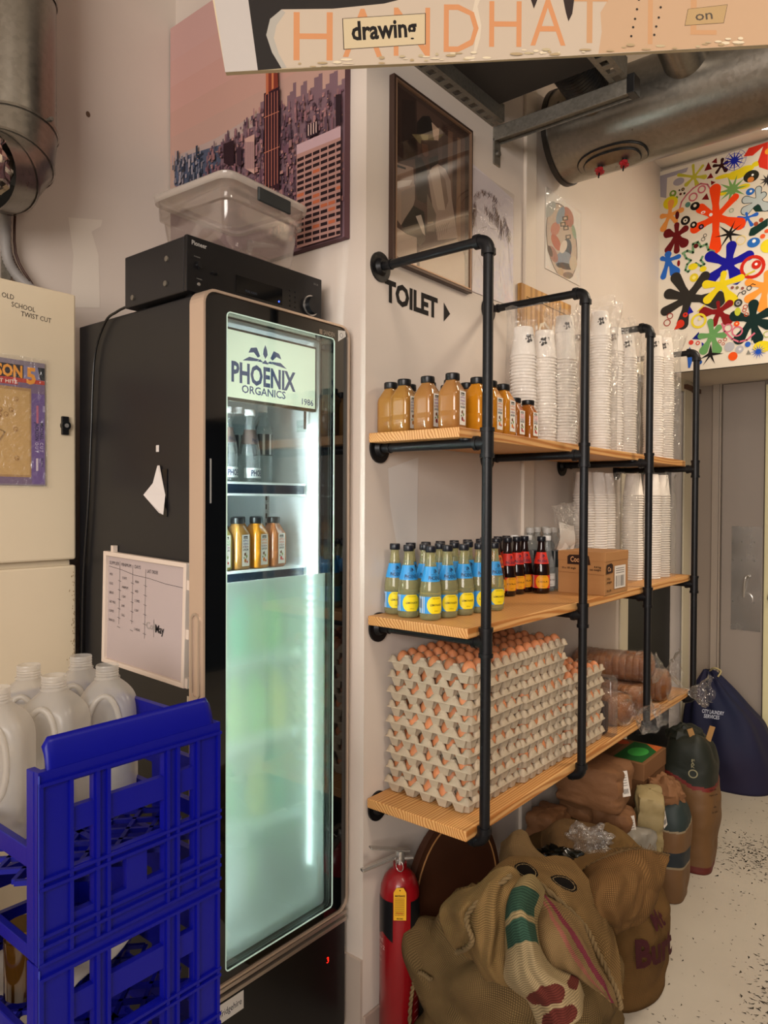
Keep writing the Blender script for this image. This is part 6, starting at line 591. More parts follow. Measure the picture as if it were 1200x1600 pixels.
t=thing('record_sleeve','old record sleeve in a plastic bag taped to the beige cabinet door','record sleeve',(-1.9995,.665,1.60))
f=frame((0,0,0),(0,1,0),(0,0,1))
MB().prism([(0,0),(.31,0),(.308,.335),(0,.335)],f,.0,.004).build('card_sleeve',mat('sleeve_grey','8a7c88',.6),t)
p=Print(f,.0045,.00003); p.rect(0,.004,.307,.3,'7a6480'); p.rect(.272,.004,.307,.25,'6f5590'); p.rect(0,.285,.25,.322,'1c1820'); p.rect(.25,.287,.290,.322,'8a86a8'); p.poly([(.288,.322),(.296,.288),(.307,.288),(.307,.322)],'16181c'); p.rect(.2,.276,.307,.287,'c0402c'); p.rect(0,.268,.235,.286,'b83028')
p.rect(0,.022,.270,.262,'b08a58'); p.rect(0,.028,.266,.254,'caa468'); p.text('SON',.179,.289,.030,'f0a030',w=.068,bold=.04); p.text('5',.257,.276,.042,'f0a030',w=.026,bold=.04)
p.text('EST HITS',.172,.271,.009,'e8d8c8',w=.062,bold=.02)
for s_,x,z,h,c_ in (('FREE',.302,.218,.007,'cfc0d8'),('MICHAEL',.294,.172,.010,'1c1434'),('JACKSON',.281,.172,.010,'1c1434'),('C U T',.294,.118,.009,'cfc0d8'),('O U T',.281,.118,.009,'cfc0d8'),('EK 8114',.297,.075,.006,'1c1434')): p.text(s_,x,z,h,c_,rot=-PI/2,sx=.8,bold=.01)
p.rect(.283,.04,.289,.074,'d8c8d0'); p.rect(.284,.17,.290,.218,'c06a80')
random.seed(2)
for _ in range(26):
    x=random.uniform(.02,.24);y=random.uniform(.04,.24); p.ringp(x,y,.006,.0012,'9a7040',8); p.oval(x+.002,y-.002,.003,.002,'a87c48',6)
p.line([(.1,.12),(.17,.09),(.2,.14),(.13,.17),(.1,.12)],.003,'9a7848')
p.build('sleeve_print',M_print,t)
MB().grid(lambda u,v:(.008+.004*noise.noise(Vector((u*6,v*6,1))),-.01+.325*u,-.006+.352*v),14,14).build('plastic_bag',M_film,t)
# ================================================= FRIDGE
F=thing('display_fridge','tall black glass-door drinks fridge with a lit white header sign','fridge',(-1.75,1.32,0))
O=Vector((-1.75,1.32,0)); lo_=Matrix.Translation(-O)
def fb(nm,m,*bx,par=F,**k):
    b=MB()
    for q in bx: b.box(*q,M=lo_)
    return b.build(nm,m,par,**k)
fb('side_panel',M_fr,(-2.02,-1.478,1.085,1.115,.05,2.06),bevel=.004); fb('side_panel',M_fr,(-2.02,-1.478,1.527,1.557,.05,2.06),bevel=.004)
fb('back_panel',M_fr,(-2.02,-1.99,1.115,1.527,.05,2.06)); fb('top_panel',M_fr,(-1.99,-1.478,1.115,1.527,2.03,2.06)); fb('bottom_panel',M_fr,(-1.99,-1.478,1.115,1.527,.05,.40))
fb('liner',mat('fridge_liner','e2e8e8',.4),(-1.985,-1.48,1.116,1.122,.405,2.025),(-1.985,-1.48,1.519,1.525,.405,2.025),(-1.988,-1.98,1.122,1.519,.405,2.025),(-1.98,-1.48,1.122,1.519,2.02,2.027),(-1.98,-1.48,1.122,1.519,.40,.408))
ff=lambda a,b,d=0:Vector((d,a,b))-O
def rr(y0,y1,z0,z1,r,n=6):
    o=[]
    for cx,cy,a0 in ((y1-r,z1-r,0),(y0+r,z1-r,PI/2),(y0+r,z0+r,PI),(y1-r,z0+r,1.5*PI)): o+=[(cx+r*math.cos(a0+k*PI/2/n),cy+r*math.sin(a0+k*PI/2/n)) for k in range(n+1)]
    return o
door=MB().ring(rr(1.058,1.556,.395,2.052,.03),rr(1.125,1.500,.418,2.014,.012),ff,-1.450,-1.402).build('door',M_frg,F)
MB().ring(rr(1.052,1.560,.388,2.058,.034),rr(1.058,1.556,.394,2.052,.03),ff,-1.450,-1.397).build('door_trim',mat('champagne_trim','cdb6a2',.38,metal=.55),door)
MB().ring(rr(1.123,1.502,.416,2.016,.012),rr(1.1255,1.4995,.4185,2.0135,.010),ff,-1.4035,-1.4008).build('glass_edge',mat('glowing_glass_edge','c4dccf',.2,emit=.22),door)  # weak emission paints the bright look of the glass edge
MB().box(-1.412,-1.408,1.122,1.503,.415,2.017,M=lo_).build('glass_pane',M_pane,door)
MB().box(-1.440,-1.436,1.122,1.503,.415,2.017,M=lo_).build('inner_glass_pane',M_pane,door)
fog=bpy.data.materials.new('misted_glass'); fog.use_nodes=True; N=fog.node_tree.nodes; L=fog.node_tree.links; N.clear()
o_=N.new('ShaderNodeOutputMaterial'); rf=N.new('ShaderNodeBsdfRefraction'); rf.inputs['Roughness'].default_value=.42; rf.inputs['IOR'].default_value=1.12; rf.inputs[0].default_value=(.96,1,.97,1); tr=N.new('ShaderNodeBsdfTranslucent'); tr.inputs[0].default_value=(.88,.95,.90,1); ms=N.new('ShaderNodeMixShader'); ms.inputs[0].default_value=.42
L.new(rf.outputs[0],ms.inputs[1]); L.new(tr.outputs[0],ms.inputs[2]); L.new(ms.outputs[0],o_.inputs[0])
MB().box(-1.4345,-1.4335,1.123,1.502,.416,1.358,M=lo_).build('condensation_film',fog,door)
# pill grip on the door edge
fy=lambda a,b,d=0:Vector((a,1.052-d,b))-O
pl=lambda r,h:[(-1.424+r*math.cos(q)*1,1.195+(h if math.sin(q)>=0 else -h)+r*math.sin(q)) for q in [2*PI*k/24+.001 for k in range(24)]]
MB().ring(pl(.017,.085),pl(.011,.085),fy,0,.003).build('grip',M_silver,door); 
fb('hinge',M_steel,(-1.49,-1.476,1.075,1.085,1.03,1.085))
MB().box(-1.478,-1.402,1.06,1.556,.05,.352,M=lo_).build('kick_panel',mat('kick_black','0b0b0d',.3),F,bevel=.003)
fb('kick_trim',M_silver,(-1.474,-1.398,1.055,1.558,.374,.384),(-1.474,-1.398,1.055,1.558,.354,.364),bevel=.001)
p=Print(frame(Vector((-1.402,0,0))-O,(0,1,0),(0,0,1)),.0006)
p.text('3',1.478,.265,.016,'ff3020',bold=.01)
p.build('temperature_display',mat('red_led','ff2010',.5,emit=2.2),F)
p=Print(frame(Vector((-1.402,0,0))-O,(0,1,0),(0,0,1)),.0006)
p.rect(1.1,.30,1.18,.346,'d8d4d0'); p.text('fridgehire',1.108,.315,.016,'2a3040',w=.066,bold=.005); p.rect(1.06+.04,.30,1.104,.346,'2a2a30')
p.build('hire_sticker',M_print,F)
p=Print(frame(Vector((-1.402,0,0))-O,(0,1,0),(0,0,1)),.0006); p.rect(1.44,2.019,1.452,2.032,'8a7a6a'); p.text('SANDEN',1.456,2.02,.012,'a09484',w=.045,bold=.02)
p.build('badge',M_print,door)
p=Print(frame(Vector((-1.402,0,0))-O,(0,1,0),(0,0,1)),.0006); p.poly([(1.515,2.01),(1.548,2.03),(1.545,2.045),(1.515,2.042)],'d8d4ce'); p.ringp(1.529,2.030,.006,.0012,'4a4a4a',12); p.build('round_sticker',M_print,door)
p=Print(frame(Vector((-1.402,0,0))-O,(0,1,0),(0,0,1)),.0006); p.rect(1.074,1.555,1.079,1.66,'8a8a8a'); p.build('warning_strip',M_print,door)
# header sign
ls=fb('light_box',mat('sign_frame','3a3d38',.5),(-1.50,-1.485,1.124,1.512,1.818,2.004))
p=Print(frame(Vector((-1.4845,0,0))-O,(0,1,0),(0,0,1)),.0006); p.rect(1.126,1.826,1.508,1.998,'d8e8c4'); p.build('lit_panel',mat('lit_panel','dce8d0',.5,emit=.95),ls)
p=Print(frame(Vector((-1.4845,0,0))-O,(0,1,0),(0,0,1)),.0012); BL='2c4a78'; cx=1.318; zs_=.006
p.text('PHOENIX',1.202,1.868,.050,BL,w=.228,bold=.034); p.text('ORGANICS',1.237,1.842,.020,BL,w=.155,bold=.015); p.text('1986',1.450,1.834,.017,BL,w=.050,bold=.008)
for s_ in (-1,1):
    p.st=.00003; p.poly([(cx+s_*.078,1.925),(cx+s_*.055,1.938),(cx+s_*.02,1.936),(cx+s_*.03,1.930)],BL); p.poly([(cx+s_*.058,1.948),(cx+s_*.05,1.962),(cx+s_*.03,1.966),(cx+s_*.018,1.945),(cx+s_*.026,1.940),(cx+s_*.04,1.952)],BL); p.poly([(cx+s_*.006,1.930),(cx+s_*.028,1.93),(cx+s_*.018,1.937)],BL)
p.poly([(cx,1.978),(cx+.006,1.965),(cx+.008,1.952),(cx,1.940),(cx-.008,1.952),(cx-.006,1.965)],BL); p.poly([(cx-.012,1.927),(cx+.012,1.927),(cx,1.938)],BL)
p.build('sign_lettering',mat('backlit_ink',rough=.5,attr=True,emit=.55),ls)
for z0,z1 in ((1.575,1.612),(1.340,1.374)):
    s_=fb('shelf',M_white,(-1.96,-1.535,1.13,1.505,z1-.006,z1-.001)); fb('price_strip',mat('price_strip','1e2c3c',.15),(-1.535,-1.528,1.13,1.508,z0+.006,z1-.006),par=s_); fb('shelf_lip',M_white,(-1.537,-1.524,1.13,1.510,z1-.006,z1),(-1.537,-1.524,1.13,1.510,z0,z0+.006),par=s_)
for z in (1.13,.90,.66): fb('shelf',M_white,(-1.96,-1.535,1.13,1.505,z-.02,z))
fb('shelf_rail',M_steel,(-1.70,-1.69,1.512,1.519,.45,1.80)); 
for k in range(46): fb('rail_slot',M_gap,(-1.698,-1.692,1.5112,1.5125,.50+k*.028,.515+k*.028))
led=fb('led_strip',mat('led_visible','ecfdff',.5,emit=7),*[(-1.512,-1.502,1.508,1.517,.50+k*.0215,.514+k*.0215) for k in range(60)]); tag(led,kind='stuff'); fb('hidden_led_fill',mat('led_cool','ecfcff',.5,emit=120),(-1.515,-1.497,1.122,1.130,.50,1.79))  # left jamb tube is hidden from view, added to light the interior
fb('led_cover',mat('dark_clip','2a2a2c',.4),(-1.52,-1.514,1.498,1.503,1.77,1.83))
p=Print(frame(Vector((0,1.519,0))-O,(1,0,0),(0,0,1)),.0008); p.rect(-1.57,1.765,-1.53,1.80,'c2d2cf'); p.text('COLD',-1.565,1.778,.006,'607070'); p.build('warning_label',M_print,F)
p=MB().box(-1.78,-1.50,1.54,1.556,2.06,2.075,M=lo_).build('top_bracket',M_fr,F)
# things on the side
def side(x,z,d=0): return Vector((x,1.085-d,z))
t=thing('whiteboard','small white-framed whiteboard with handwritten columns hung on the fridge side','whiteboard',(-1.675,1.084,1.263)); t.rotation_euler=(0,math.radians(2.0),0)
f=frame((0,0,0),(1,0,0),(0,0,1)); w_,h_=.188,.153
q4=lambda a:[(-w_+a,-h_+a),(w_-a,-h_+a),(w_-a,h_-a),(-w_+a,h_-a)]
MB().ring(q4(0),q4(.012),f,.001,.018).build('frame',mat('cream_frame','d8c8ba',.4),t,bevel=.002); MB().prism(q4(.010),f,.002,.008).build('board_face',mat('whiteboard_face','b5a7a6',.25),t)
for x,z in ((-.15,.158),(.187,.10),(.187,-.02),(.187,-.14)): MB().box(x-.006,x+.012 if x>0 else x+.006,-.014,-.001,z-.012,z+.012).build('clip',MATS['cream_frame'],t)
p=Print(f,.0085,.00002); D='3a3438'
for s_,x,z in (('SUPPLIER',-.170,.118),('MINIMUM',-.112,.118),('DAYS',-.048,.118),('LAST ORDER',.010,.112)): p.text(s_,x,z,.009,D,w=.048 if len(s_)>5 else .028)
p.line([(-.172,.112),(-.11,.108),(-.05,.100),(.02,.098),(.09,.092),(.165,.090)],.0011,D)
for x,z0,z1 in ((-.118,.13,-.04),(-.056,.125,-.03),(.004,.12,-.06),(.045,-.005,-.05)): p.line([(x,z0),(x,z1)],.0011,D)
rows=[('MILK','2 DAYS','MON'),('EGGS','MINIMUM','WED'),('BREAD','1 DAY','2 TIMES'),('OAT MILK','$100','1 DAY'),('COFFEE','CALL',''),('BEAN CO','','2 WEEKS')]
for i,r_ in enumerate(rows):
    for j,s_ in enumerate(r_):
        if s_: p.text(s_,-.168+j*.062,.088-i*.025-j*.004,.0065,D,sx=.75)
    for x in (-.118,-.056,.004): p.line([(x-.007,.078-i*.025),(x+.007,.076-i*.025)],.001,D)
p.text('Coll',.010,-.032,.018,'9a948e'); p.text('May',.052,-.036,.020,'1c1a1c',bold=.02,sx=.8)
p.build('handwriting',M_print,t)
t=thing('torn_paper','torn scrap of white paper taped to the black fridge side','paper',(-1.625,1.084,1.62))
MB().add([(0,-.002,.03),(.012,-.004,.03),(.030,-.018,-.09),(.040,-.012,-.095),(.034,-.002,-.045),(-.035,-.020,-.045),(-.005,-.012,-.015)],[(0,1,4,6),(6,4,5),(5,4,3,2)]).build('paper_scrap',mat('scrap_white','cfc8c4',.8),t,solid=.0008)
MB().box(-.008,.004,-.001,0,.065,.082).build('tape_scrap',MATS['scrap_white'],t); MB().box(.005,.04,-.0015,0,-.10,.02).build('black_tape',mat('tape_black','0c0c0e',.2),t)
t=thing('power_cable','thin black cable hanging down the fridge side from the amplifier','cable',(-1.75,1.08,2.06))
cb=[(.0,-.008,.012),(-.05,-.008,.006),(-.11,-.006,-.012),(-.165,-.006,-.10),(-.185,-.005,-.3),(-.20,-.005,-.5),(-.225,-.006,-.72),(-.235,-.006,-.95)]
MB().tube([cr(cb,k/40) for k in range(41)],.0035,8).build('cable_run',mat('cable_black','151414',.25),t)
# ================================================= AMPLIFIER
A=thing('stereo_receiver','black stereo receiver on top of the fridge under the clear tub','receiver',(-1.62,1.30,2.057)); fx=lambda x:frame((x,0,0),(0,1,0),(0,0,1))
M_rc=mat('receiver_black','19181a',.38); MB().box(-.13,.128,-.234,.230,.008,.142).build('case',M_rc,A,bevel=.003)
MB().box(.128,.140,-.234,.230,.008,.144).build('front_panel',mat('front_black','131214',.28),A,bevel=.002)
for x in (-.1,.1):
    for y in (-.19,.19): MB().tube([(x,y,.003),(x,y,.009)],.016,14).build('foot',M_bplas,A)
kn=lambda y,z,r,nm='knob',l=.008,m=None: MB().tube([(.14,y,z),(.14+l,y,z)],[r,r*.92],20).build(nm,m or M_bplas,A)
kn(-.20,.077,.009); kn(-.2,.031,.0045,'headphone_socket',.002,M_steel); kn(.185,.06,.026,'volume_knob',.018); MB().tube([(.140,.185,.06),(.1425,.185,.06)],.029,28).build('knob_ring',M_steel,A)
for k in range(5): kn(-.065+k*.031,.022+.000*k,.006)
for y in (-.16,-.148): kn(y,.068,.003,'button')
for k in range(4):
    for j in range(2): kn(.105+j*.02,.085-k*.014,.0028,'button',.002)
fb_=MB().box(.1402,.1410,-.085,.075,.038,.082).build('display_window',mat('display_dark','060709',.1),A)
for s_,y_,z_,h_,c_,k_ in (('Pioneer',-.222,.122,.011,'a8a4a0',{'w':.045,'bold':.02}),('PURE AUDIO',-.055,.045,.006,'4a4e58',{'sx':.8}),('SX-20',.195,.122,.005,'8a8682',{}),('PHONES',-.207,.042,.003,'8a8682',{}),('STANDBY',-.215,.094,.003,'8a8682',{})):
    p=Print(fx(.1412),.0004); p.text(s_,y_,z_,h_,c_,**k_); p.build('lettering',M_print,A)
p=Print(fx(.1412),.0006); p.oval(.062,.045,.0025,.0025,'4060ff',8); p.build('standby_lamp',mat('blue_led','3050ff',.5,emit=4),A)
for x,z in ((-.09,.03),(.06,.10),(.055,.04)):
    MB().tube([(x,-.234,z),(x,-.238,z)],.007,12).build('case_screw',M_galvd,A)
# ================================================= CLEAR TUB
T_=thing('storage_tub','clear plastic storage tub with a lid sitting on the receiver','tub',(-1.62,1.315,2.206)); T_.rotation_euler=(0,0,math.radians(3))
M_tub=film('tub_plastic',tint='fcfaf8',gloss=.08,milk=.045,rough=.12,milkcol='f0eae4')
M_lid=film('lid_plastic',tint='fcfaf8',gloss=.1,milk=.30,rough=.2,milkcol='f0eae4')
hx_,hy_=.118,.140
def rrect(hx,hy,r,n=5):
    o=[]
    for cx,cy,a0 in ((hx-r,hy-r,0),(-hx+r,hy-r,PI/2),(-hx+r,-hy+r,PI),(hx-r,-hy+r,1.5*PI)): o+=[(cx+r*math.cos(a0+k*PI/2/n),cy+r*math.sin(a0+k*PI/2/n)) for k in range(n+1)]
    return o
def shell(secs,cap0=True,cap1=False):
    m_=MB(); n=len(rrect(1,1,.1)); vs=[]
    for hx,hy,r,z in secs: vs+=[(x,y,z) for x,y in rrect(hx,hy,r)]
    fs=[(i*n+k,i*n+(k+1)%n,(i+1)*n+(k+1)%n,(i+1)*n+k) for i in range(len(secs)-1) for k in range(n)]
    if cap0: fs.append(tuple(range(n))[::-1])
    if cap1: fs.append(tuple((len(secs)-1)*n+k for k in range(n)))
    m_.add(vs,fs,None,True); return m_
shell([(.118,.118,.03,0),(.123,.123,.03,.006),(.136,.138,.03,.118),(.144,.146,.03,.120),(.146,.148,.03,.168)]).build('tub_body',M_tub,T_,solid=.0025,sharp=40)
shell([(.154,.156,.035,.163),(.156,.158,.035,.180),(.148,.150,.032,.186),(.134,.136,.03,.186),(.132,.134,.03,.181)],False,True).build('lid',M_lid,T_,sharp=50,solid=.002)
MB().box(.156,.164,-.055,.065,.134,.170).build('clip',mat('charcoal_clip','24282a',.4),T_,bevel=.003)['label']='dark grey locking clip'
m_=shell([(.105,.05,.012,.004),(.105,.052,.012,.02),(.098,.045,.012,.02)]); m_.build('inner_rib',M_tub,T_)
MB().box(-.09,-.06,-.1,-.06,.006,.05).build('card_insert',mat('insert_card','d8d0bc',.8),T_)
for s_,yy in ((-1,-.13),(1,.05)): MB().tube([(-.02+.06*s_*.5,yy,.01),(.0,yy+.02,.09),(.03,yy+.10,.1)],[.004,.012,.004],8).build('plastic_fold',M_film,T_)
# ================================================= PIPE SHELVING
U_=thing('pipe_shelving','black iron pipe shelving with three thick pine boards on the white wall','shelving',(-1.36,2.5,0))
PY=(1.647,2.251,2.853,3.452); PZ=(2.243,1.716,1.194,.668); PX=-.994
def W2(v): return Vector(v)-Vector((-1.36,2.5,0))
for i,y in enumerate(PY):
    zb=PZ[3]
    MB().tube([W2((PX,y,zb+.03)),W2((PX,y,PZ[0]-.03))],.0138,18).build('post',M_black,U_)
    for j,z in enumerate(PZ):
        a=MB().tube([W2((-1.352,y,z)),W2((PX-.03,y,z))],.0128,16).build('arm',M_black,U_)
        MB().tube([W2((-1.36,y,z)),W2((-1.354,y,z))],.043,28).tube([W2((-1.354,y,z)),W2((-1.342,y,z))],[.026,.019],20).build('flange',M_black,a)
        MB().tube([W2((-1.320,y,z)),W2((-1.315,y,z))],.0155,16).build('collar',M_black,a)
        if j in (0,3):
            s_=-1 if j==0 else 1; m_=MB(); c_=W2((PX,y,z))
            m_.tube(curlpipe(c_+Vector((-.034,0,0)),c_,c_+Vector((0,0,s_*.034)),8),.0172,18)
            m_.tube([c_+Vector((-.040,0,0)),c_+Vector((-.026,0,0))],.0195,18); m_.tube([c_+Vector((0,0,s_*.026)),c_+Vector((0,0,s_*.040))],.0195,18); m_.build('elbow',M_black,U_)
        else:
            c_=W2((PX,y,z)); m_=MB(); m_.tube([c_+Vector((0,0,-.032)),c_+Vector((0,0,.032))],.0172,18); m_.tube([c_,c_+Vector((-.034,0,0))],.0172,18)
            for q in (-.034,.034): m_.tube([c_+Vector((0,0,q-.005)),c_+Vector((0,0,q+.005))],.0195,18)
            m_.tube([c_+Vector((-.038,0,0)),c_+Vector((-.028,0,0))],.0195,18); m_.build('tee',M_black,U_)
SZ=[]
for z,xo in ((PZ[1],-1.045),(PZ[2],-1.015),(PZ[3],-1.015)):
    b=MB().box(-1.352+1.36,xo+1.36,1.592-2.5,3.475-2.5,0,.027); o=b.build('shelf_board',M_wood,U_,bevel=.0025); o.location=(0,0,z+.0133); SZ.append(z+.0133+.027)
ZT,ZM,ZB=SZ
for y in (1.647,2.853,): MB().tube([W2((-1.06,y,ZT-.027)),W2((-1.06,y,ZT-.032))],.02,12).build('pipe_clip',M_black,U_)
p=Print(lambda a,b,d=0:W2((b,a,ZT-.027-d)),.0006); p.oval(1.7,-1.25,.006,.004,'6a3a1a',8); p.build('wood_knot',M_print,U_)
# ================================================= BOTTLES
def dist(a,b): return math.dist(a,b)
# square juice bottle
def juice(kind,body,h=.150,w=.031,cols=('e8e4dc','6a6a80')):
    t=thing('juice_bottle','juice','bottle')
    k=h/.150
    pr=[(0,.001),(.026,0),(w,.006*k),(w,.045*k),(w*.985,.046*k),(w,.05*k),(w,.088*k),(w*.96,.100*k),(w*.6,.122*k),(.0145,.129*k),(.0145,.138*k)]
    m_=MB().lathe([(r,z) for r,z in pr],seg=32,sq=6); m_.build('filled_body',mat('juice_'+kind,body,.12,trans=.12,coat=.35,var=.25,vscale=14,vcol='7a4a1c',sss=0),t,sharp=50)
    MB().lathe([(0,.131*k),(.0185,.131*k),(.0195,.134*k),(.0195,.147*k),(.018,.1495*k),(0,.150*k)],seg=24).build('cap',M_bplas,t,sharp=30)
    f=frame((w+.0003,0,0),(0,1,0),(0,0,1)); p=Print(f,.0006,.00004); p.rect(-.0155,.010*k,.0155,.100*k,'e6e0d6'); p.rect(-.009,.088*k,.009,.096*k,'24221f'); p.text('juice',-.007,.0895*k,.0045,'e6e0d6',w=.014,bold=.02)
    for j,(s_,c_) in enumerate((('APPLE',cols[1]),('ORANGE',cols[1]),('& FEIJOA','8a5a70'),('GINGER','3a3a44'))): p.text(s_,-.012,(.080-.0085*j)*k,.0058,c_,w=.024,bold=.02)
    for a,b,r,c_ in ((-.003,.044,.004,'7a5030'),(.004,.038,.0035,'8aa050'),(-.002,.026,.005,cols[0]),(.006,.022,.003,'c04030'),(-.007,.034,.0025,'5a7a3a')): p.oval(a,b*k,r,r*1.2,c_,10)
    p.line([(0,.05*k),(.002,.035*k),(-.003,.02*k)],.0012,'4a3a28'); p.build('side_label',M_print,t)
    return t
J={}
J['apple']=juice('apple','a87838',cols=('c8803a','70688a')); J['feijoa']=juice('feijoa','a8743e',cols=('8a3030','8a5a90')); J['orange']=juice('orange','d48a1c',cols=('e88a20','d0703a')); J['small']=juice('small','a8601c',.118,.026,cols=('c04a4a','d07080')); J['guava']=juice('guava','b06a3c',cols=('d04040','d06a60')); J['green']=juice('green','a8a048',cols=('c03a40','4a9a4a'))
used=set()
def put(protos,key,loc,label,group,rz=0):
    o=protos[key]
    if (id(protos),key) in used: o=dup(o,loc,rz)
    else: used.add((id(protos),key)); o.location=loc; o.rotation_euler=(0,0,rz)
    o['label']=label; o['group']=group; return o
g='juice bottles on the top shelf'
jf=[(-1.327,1.660,'apple'),(-1.262,1.640,'apple'),(-1.182,1.642,'feijoa'),(-1.100,1.642,'feijoa')]
nm={'apple':'cloudy amber','feijoa':'brownish amber','orange':'bright orange','small':'small dark amber'}
for i,(x,y,k) in enumerate(jf): put(J,k,(x,y,ZT),f'{nm[k]} juice bottle, {ORD[i]} from the wall in the end row of the top shelf',g,random.uniform(-.06,.06))
for i,(x,y) in enumerate(((-1.305,1.722),(-1.235,1.724),(-1.163,1.726))): put(J,'apple',(x,y,ZT),f'amber juice bottle in the row behind the end row, {ORD[i]} from the wall',g)
for i,(x,y) in enumerate(((-1.300,1.796),(-1.225,1.80),(-1.155,1.80))): put(J,'feijoa',(x,y,ZT),f'dark-capped juice bottle in the third row back, {ORD[i]} from the wall',g)
for i,(x,y) in enumerate(((-1.082,1.738),(-1.083,1.810),(-1.084,1.884))): put(J,'orange',(x,y,ZT),f'bright orange juice bottle, {ORD[i]} behind the front pipe post on the top shelf',g)
for i,(x,y) in enumerate(((-1.086,1.955),(-1.150,1.985),(-1.078,2.025))): put(J,'small',(x,y,ZT),f'small dark amber juice bottle, {ORD[i]} of three before the paper cups',g)
# soda bottles
def soda(kind,liq,cap,band,wrapc,disc,txt):
    t=thing('soda_bottle','soda','bottle')
    pr=[(0,.003),(.024,.0),(.0295,.004),(.0302,.012),(.0302,.078),(.029,.092),(.0245,.115),(.0185,.140),(.0140,.160),(.0122,.178),(.0122,.190)]
    MB().lathe(pr,seg=28).build('glass_body',liq,t,sharp=60)
    MB().lathe([(0,.187),(.0145,.187),(.0152,.190),(.0152,.202),(.014,.2045),(0,.2048)],seg=20).build('cap',cap,t,sharp=30)
    def R(z):
        for (r0,z0),(r1,z1) in zip(pr,pr[1:]):
            if z0<=z<=z1 and z1>z0: return r0+(r1-r0)*(z-z0)/(z1-z0)
        return .0302
    wf=lambda a,z,d=0: Vector(((R(z)+d)*math.cos(a/.0302-.55),(R(z)+d)*math.sin(a/.0302-.55),z))
    class WP(Print):
        def rect(s,x0,y0,x1,y1,col,n=10):
            s.d+=s.st
            return s.grid(lambda u,v:s.fr(x0+(x1-x0)*u,y0+(y1-y0)*v,s.d),n,3,col=col)
    p=WP(wf,.0004,.00006)
    if band:
        p.rect(-.095,.107,.095,.148,band,40); p.text('PHOENIX',-.024,.112,.0105,'1a2440',w=.05,bold=.03,wrap=1)
        for s_ in (-1,1): p.poly([(s_*.004,.128),(s_*.016,.131),(s_*.010,.139),(s_*.003,.142)],'1a2440')
        p.poly([(-.002,.130),(.002,.130),(0,.145)],'1a2440'); p.text('ORGANIC',-.015,.1245,.0035,'1a2440',w=.03)
    if band: p.build('neck_label',M_sprint,t); p=WP(wf,.0004,.00006)
    if wrapc:
        p.rect(-.095,.020,.095,.066,wrapc,40); p.rect(-.062,.020,-.034,.066,'ded8d0',4)
        for q in range(7): p.rect(-.057+q*.0024,.034,-.0558+q*.0024,.060,'5a5a60',1)
        n=24; pts=[(.026*math.cos(2*PI*q/n)*1.0,.043+min(.023,max(-.023,.027*math.sin(2*PI*q/n)))) for q in range(n)]
        p.d+=.0001
        for q in range(-10,10):
            x0=q*.0026;x1=x0+.0026; hh=lambda x:min(.023,math.sqrt(max(0,.0265**2-x*x))); p.add([wf(x0,.043-hh(x0),p.d),wf(x1,.043-hh(x1),p.d),wf(x1,.043+hh(x1),p.d),wf(x0,.043+hh(x0),p.d)],[(0,1,2,3)],disc,True)
        p.d+=.0001; p.text(txt,-.018,.041,.0055,'3a3420',w=.036,bold=.02); p.text('ORGANIC',-.012,.060,.003,'3a3420',w=.024); p.text('330ml',-.006,.026,.003,'3a3420',w=.012)
    # text polygons are small enough to sit on the curve
    if p.f: p.build('paper_label',M_sprint,t)
    return t
M_lem=mat('lemonade_liquid','c4bf8e',.03,trans=.7,ior=1.18,coat=.6); M_cola=mat('dark_syrup','1d0a06',.03,coat=.3); M_gin=mat('ginger_liquid','3a1a0c',.03,coat=.3)
M_cap=mat('navy_cap','14161f',.3); M_wcap=mat('white_cap','e6e6e4',.4); M_water=mat('clear_water','e8eeee',.02,trans=.85,ior=1.18,coat=.5)
Sd={'lemonade':soda('lemonade',M_lem,M_cap,'2f8fd0','3a92d4','ecd21e','LEMONADE'),'ginger':soda('ginger',M_gin,M_cap,'e0661e','d8741e','e8a81e','GINGER BEER'),'cola':soda('cola',M_cola,M_cap,'d83426','d83a30','eaa424','COLA'),'water':soda('water',M_water,M_wcap,None,'d8dad6','d8dad6','WATER')}
g='lemonade bottles on the middle shelf'
rowsX=((-1.178,'front'),(-1.252,'middle'),(-1.322,'wall-side'))
for i,(x,rn) in enumerate(rowsX):
    for k in range((5,6,7)[i]):
        y=1.655+.069*k+(.0,-.004,.022)[i]+ (0 if k else 0); xx=x+.010*k*(1 if i==0 else .6)
        put(Sd,'lemonade',(xx,y,ZM),f'blue-labelled lemonade bottle in the {rn} row, {ORD[k]} from the shelf end',g,-.0+random.uniform(-.25,.2))
g='dark syrup-coloured soda bottles beside the lemonade'
put(Sd,'ginger',(-1.268,2.165,ZM),'orange-labelled dark soda bottle at the end of the lemonade rows','dark soda bottles on the middle shelf',.2)
put(Sd,'ginger',(-1.330,2.19,ZM),'orange-labelled dark soda bottle nearest the wall behind the other orange one','dark soda bottles on the middle shelf',.1)
for i,(x,y) in enumerate(((-1.275,2.255),(-1.278,2.325),(-1.285,2.395),(-1.222,2.405),(-1.335,2.29),(-1.34,2.36))):
    put(Sd,'cola',(x,y,ZM),f'red-labelled dark cola bottle, {ORD[i]} counting away from the orange ones',"dark soda bottles on the middle shelf",random.uniform(-.5,.3))
for i,(x,y) in enumerate(((-1.235,2.475),(-1.30,2.45),(-1.345,2.43))):
    put(Sd,'water',(x,y,ZM),f'clear white-capped glass bottle between cola and cardboard box, {ORD[i]} from the front','clear bottles on the middle shelf')
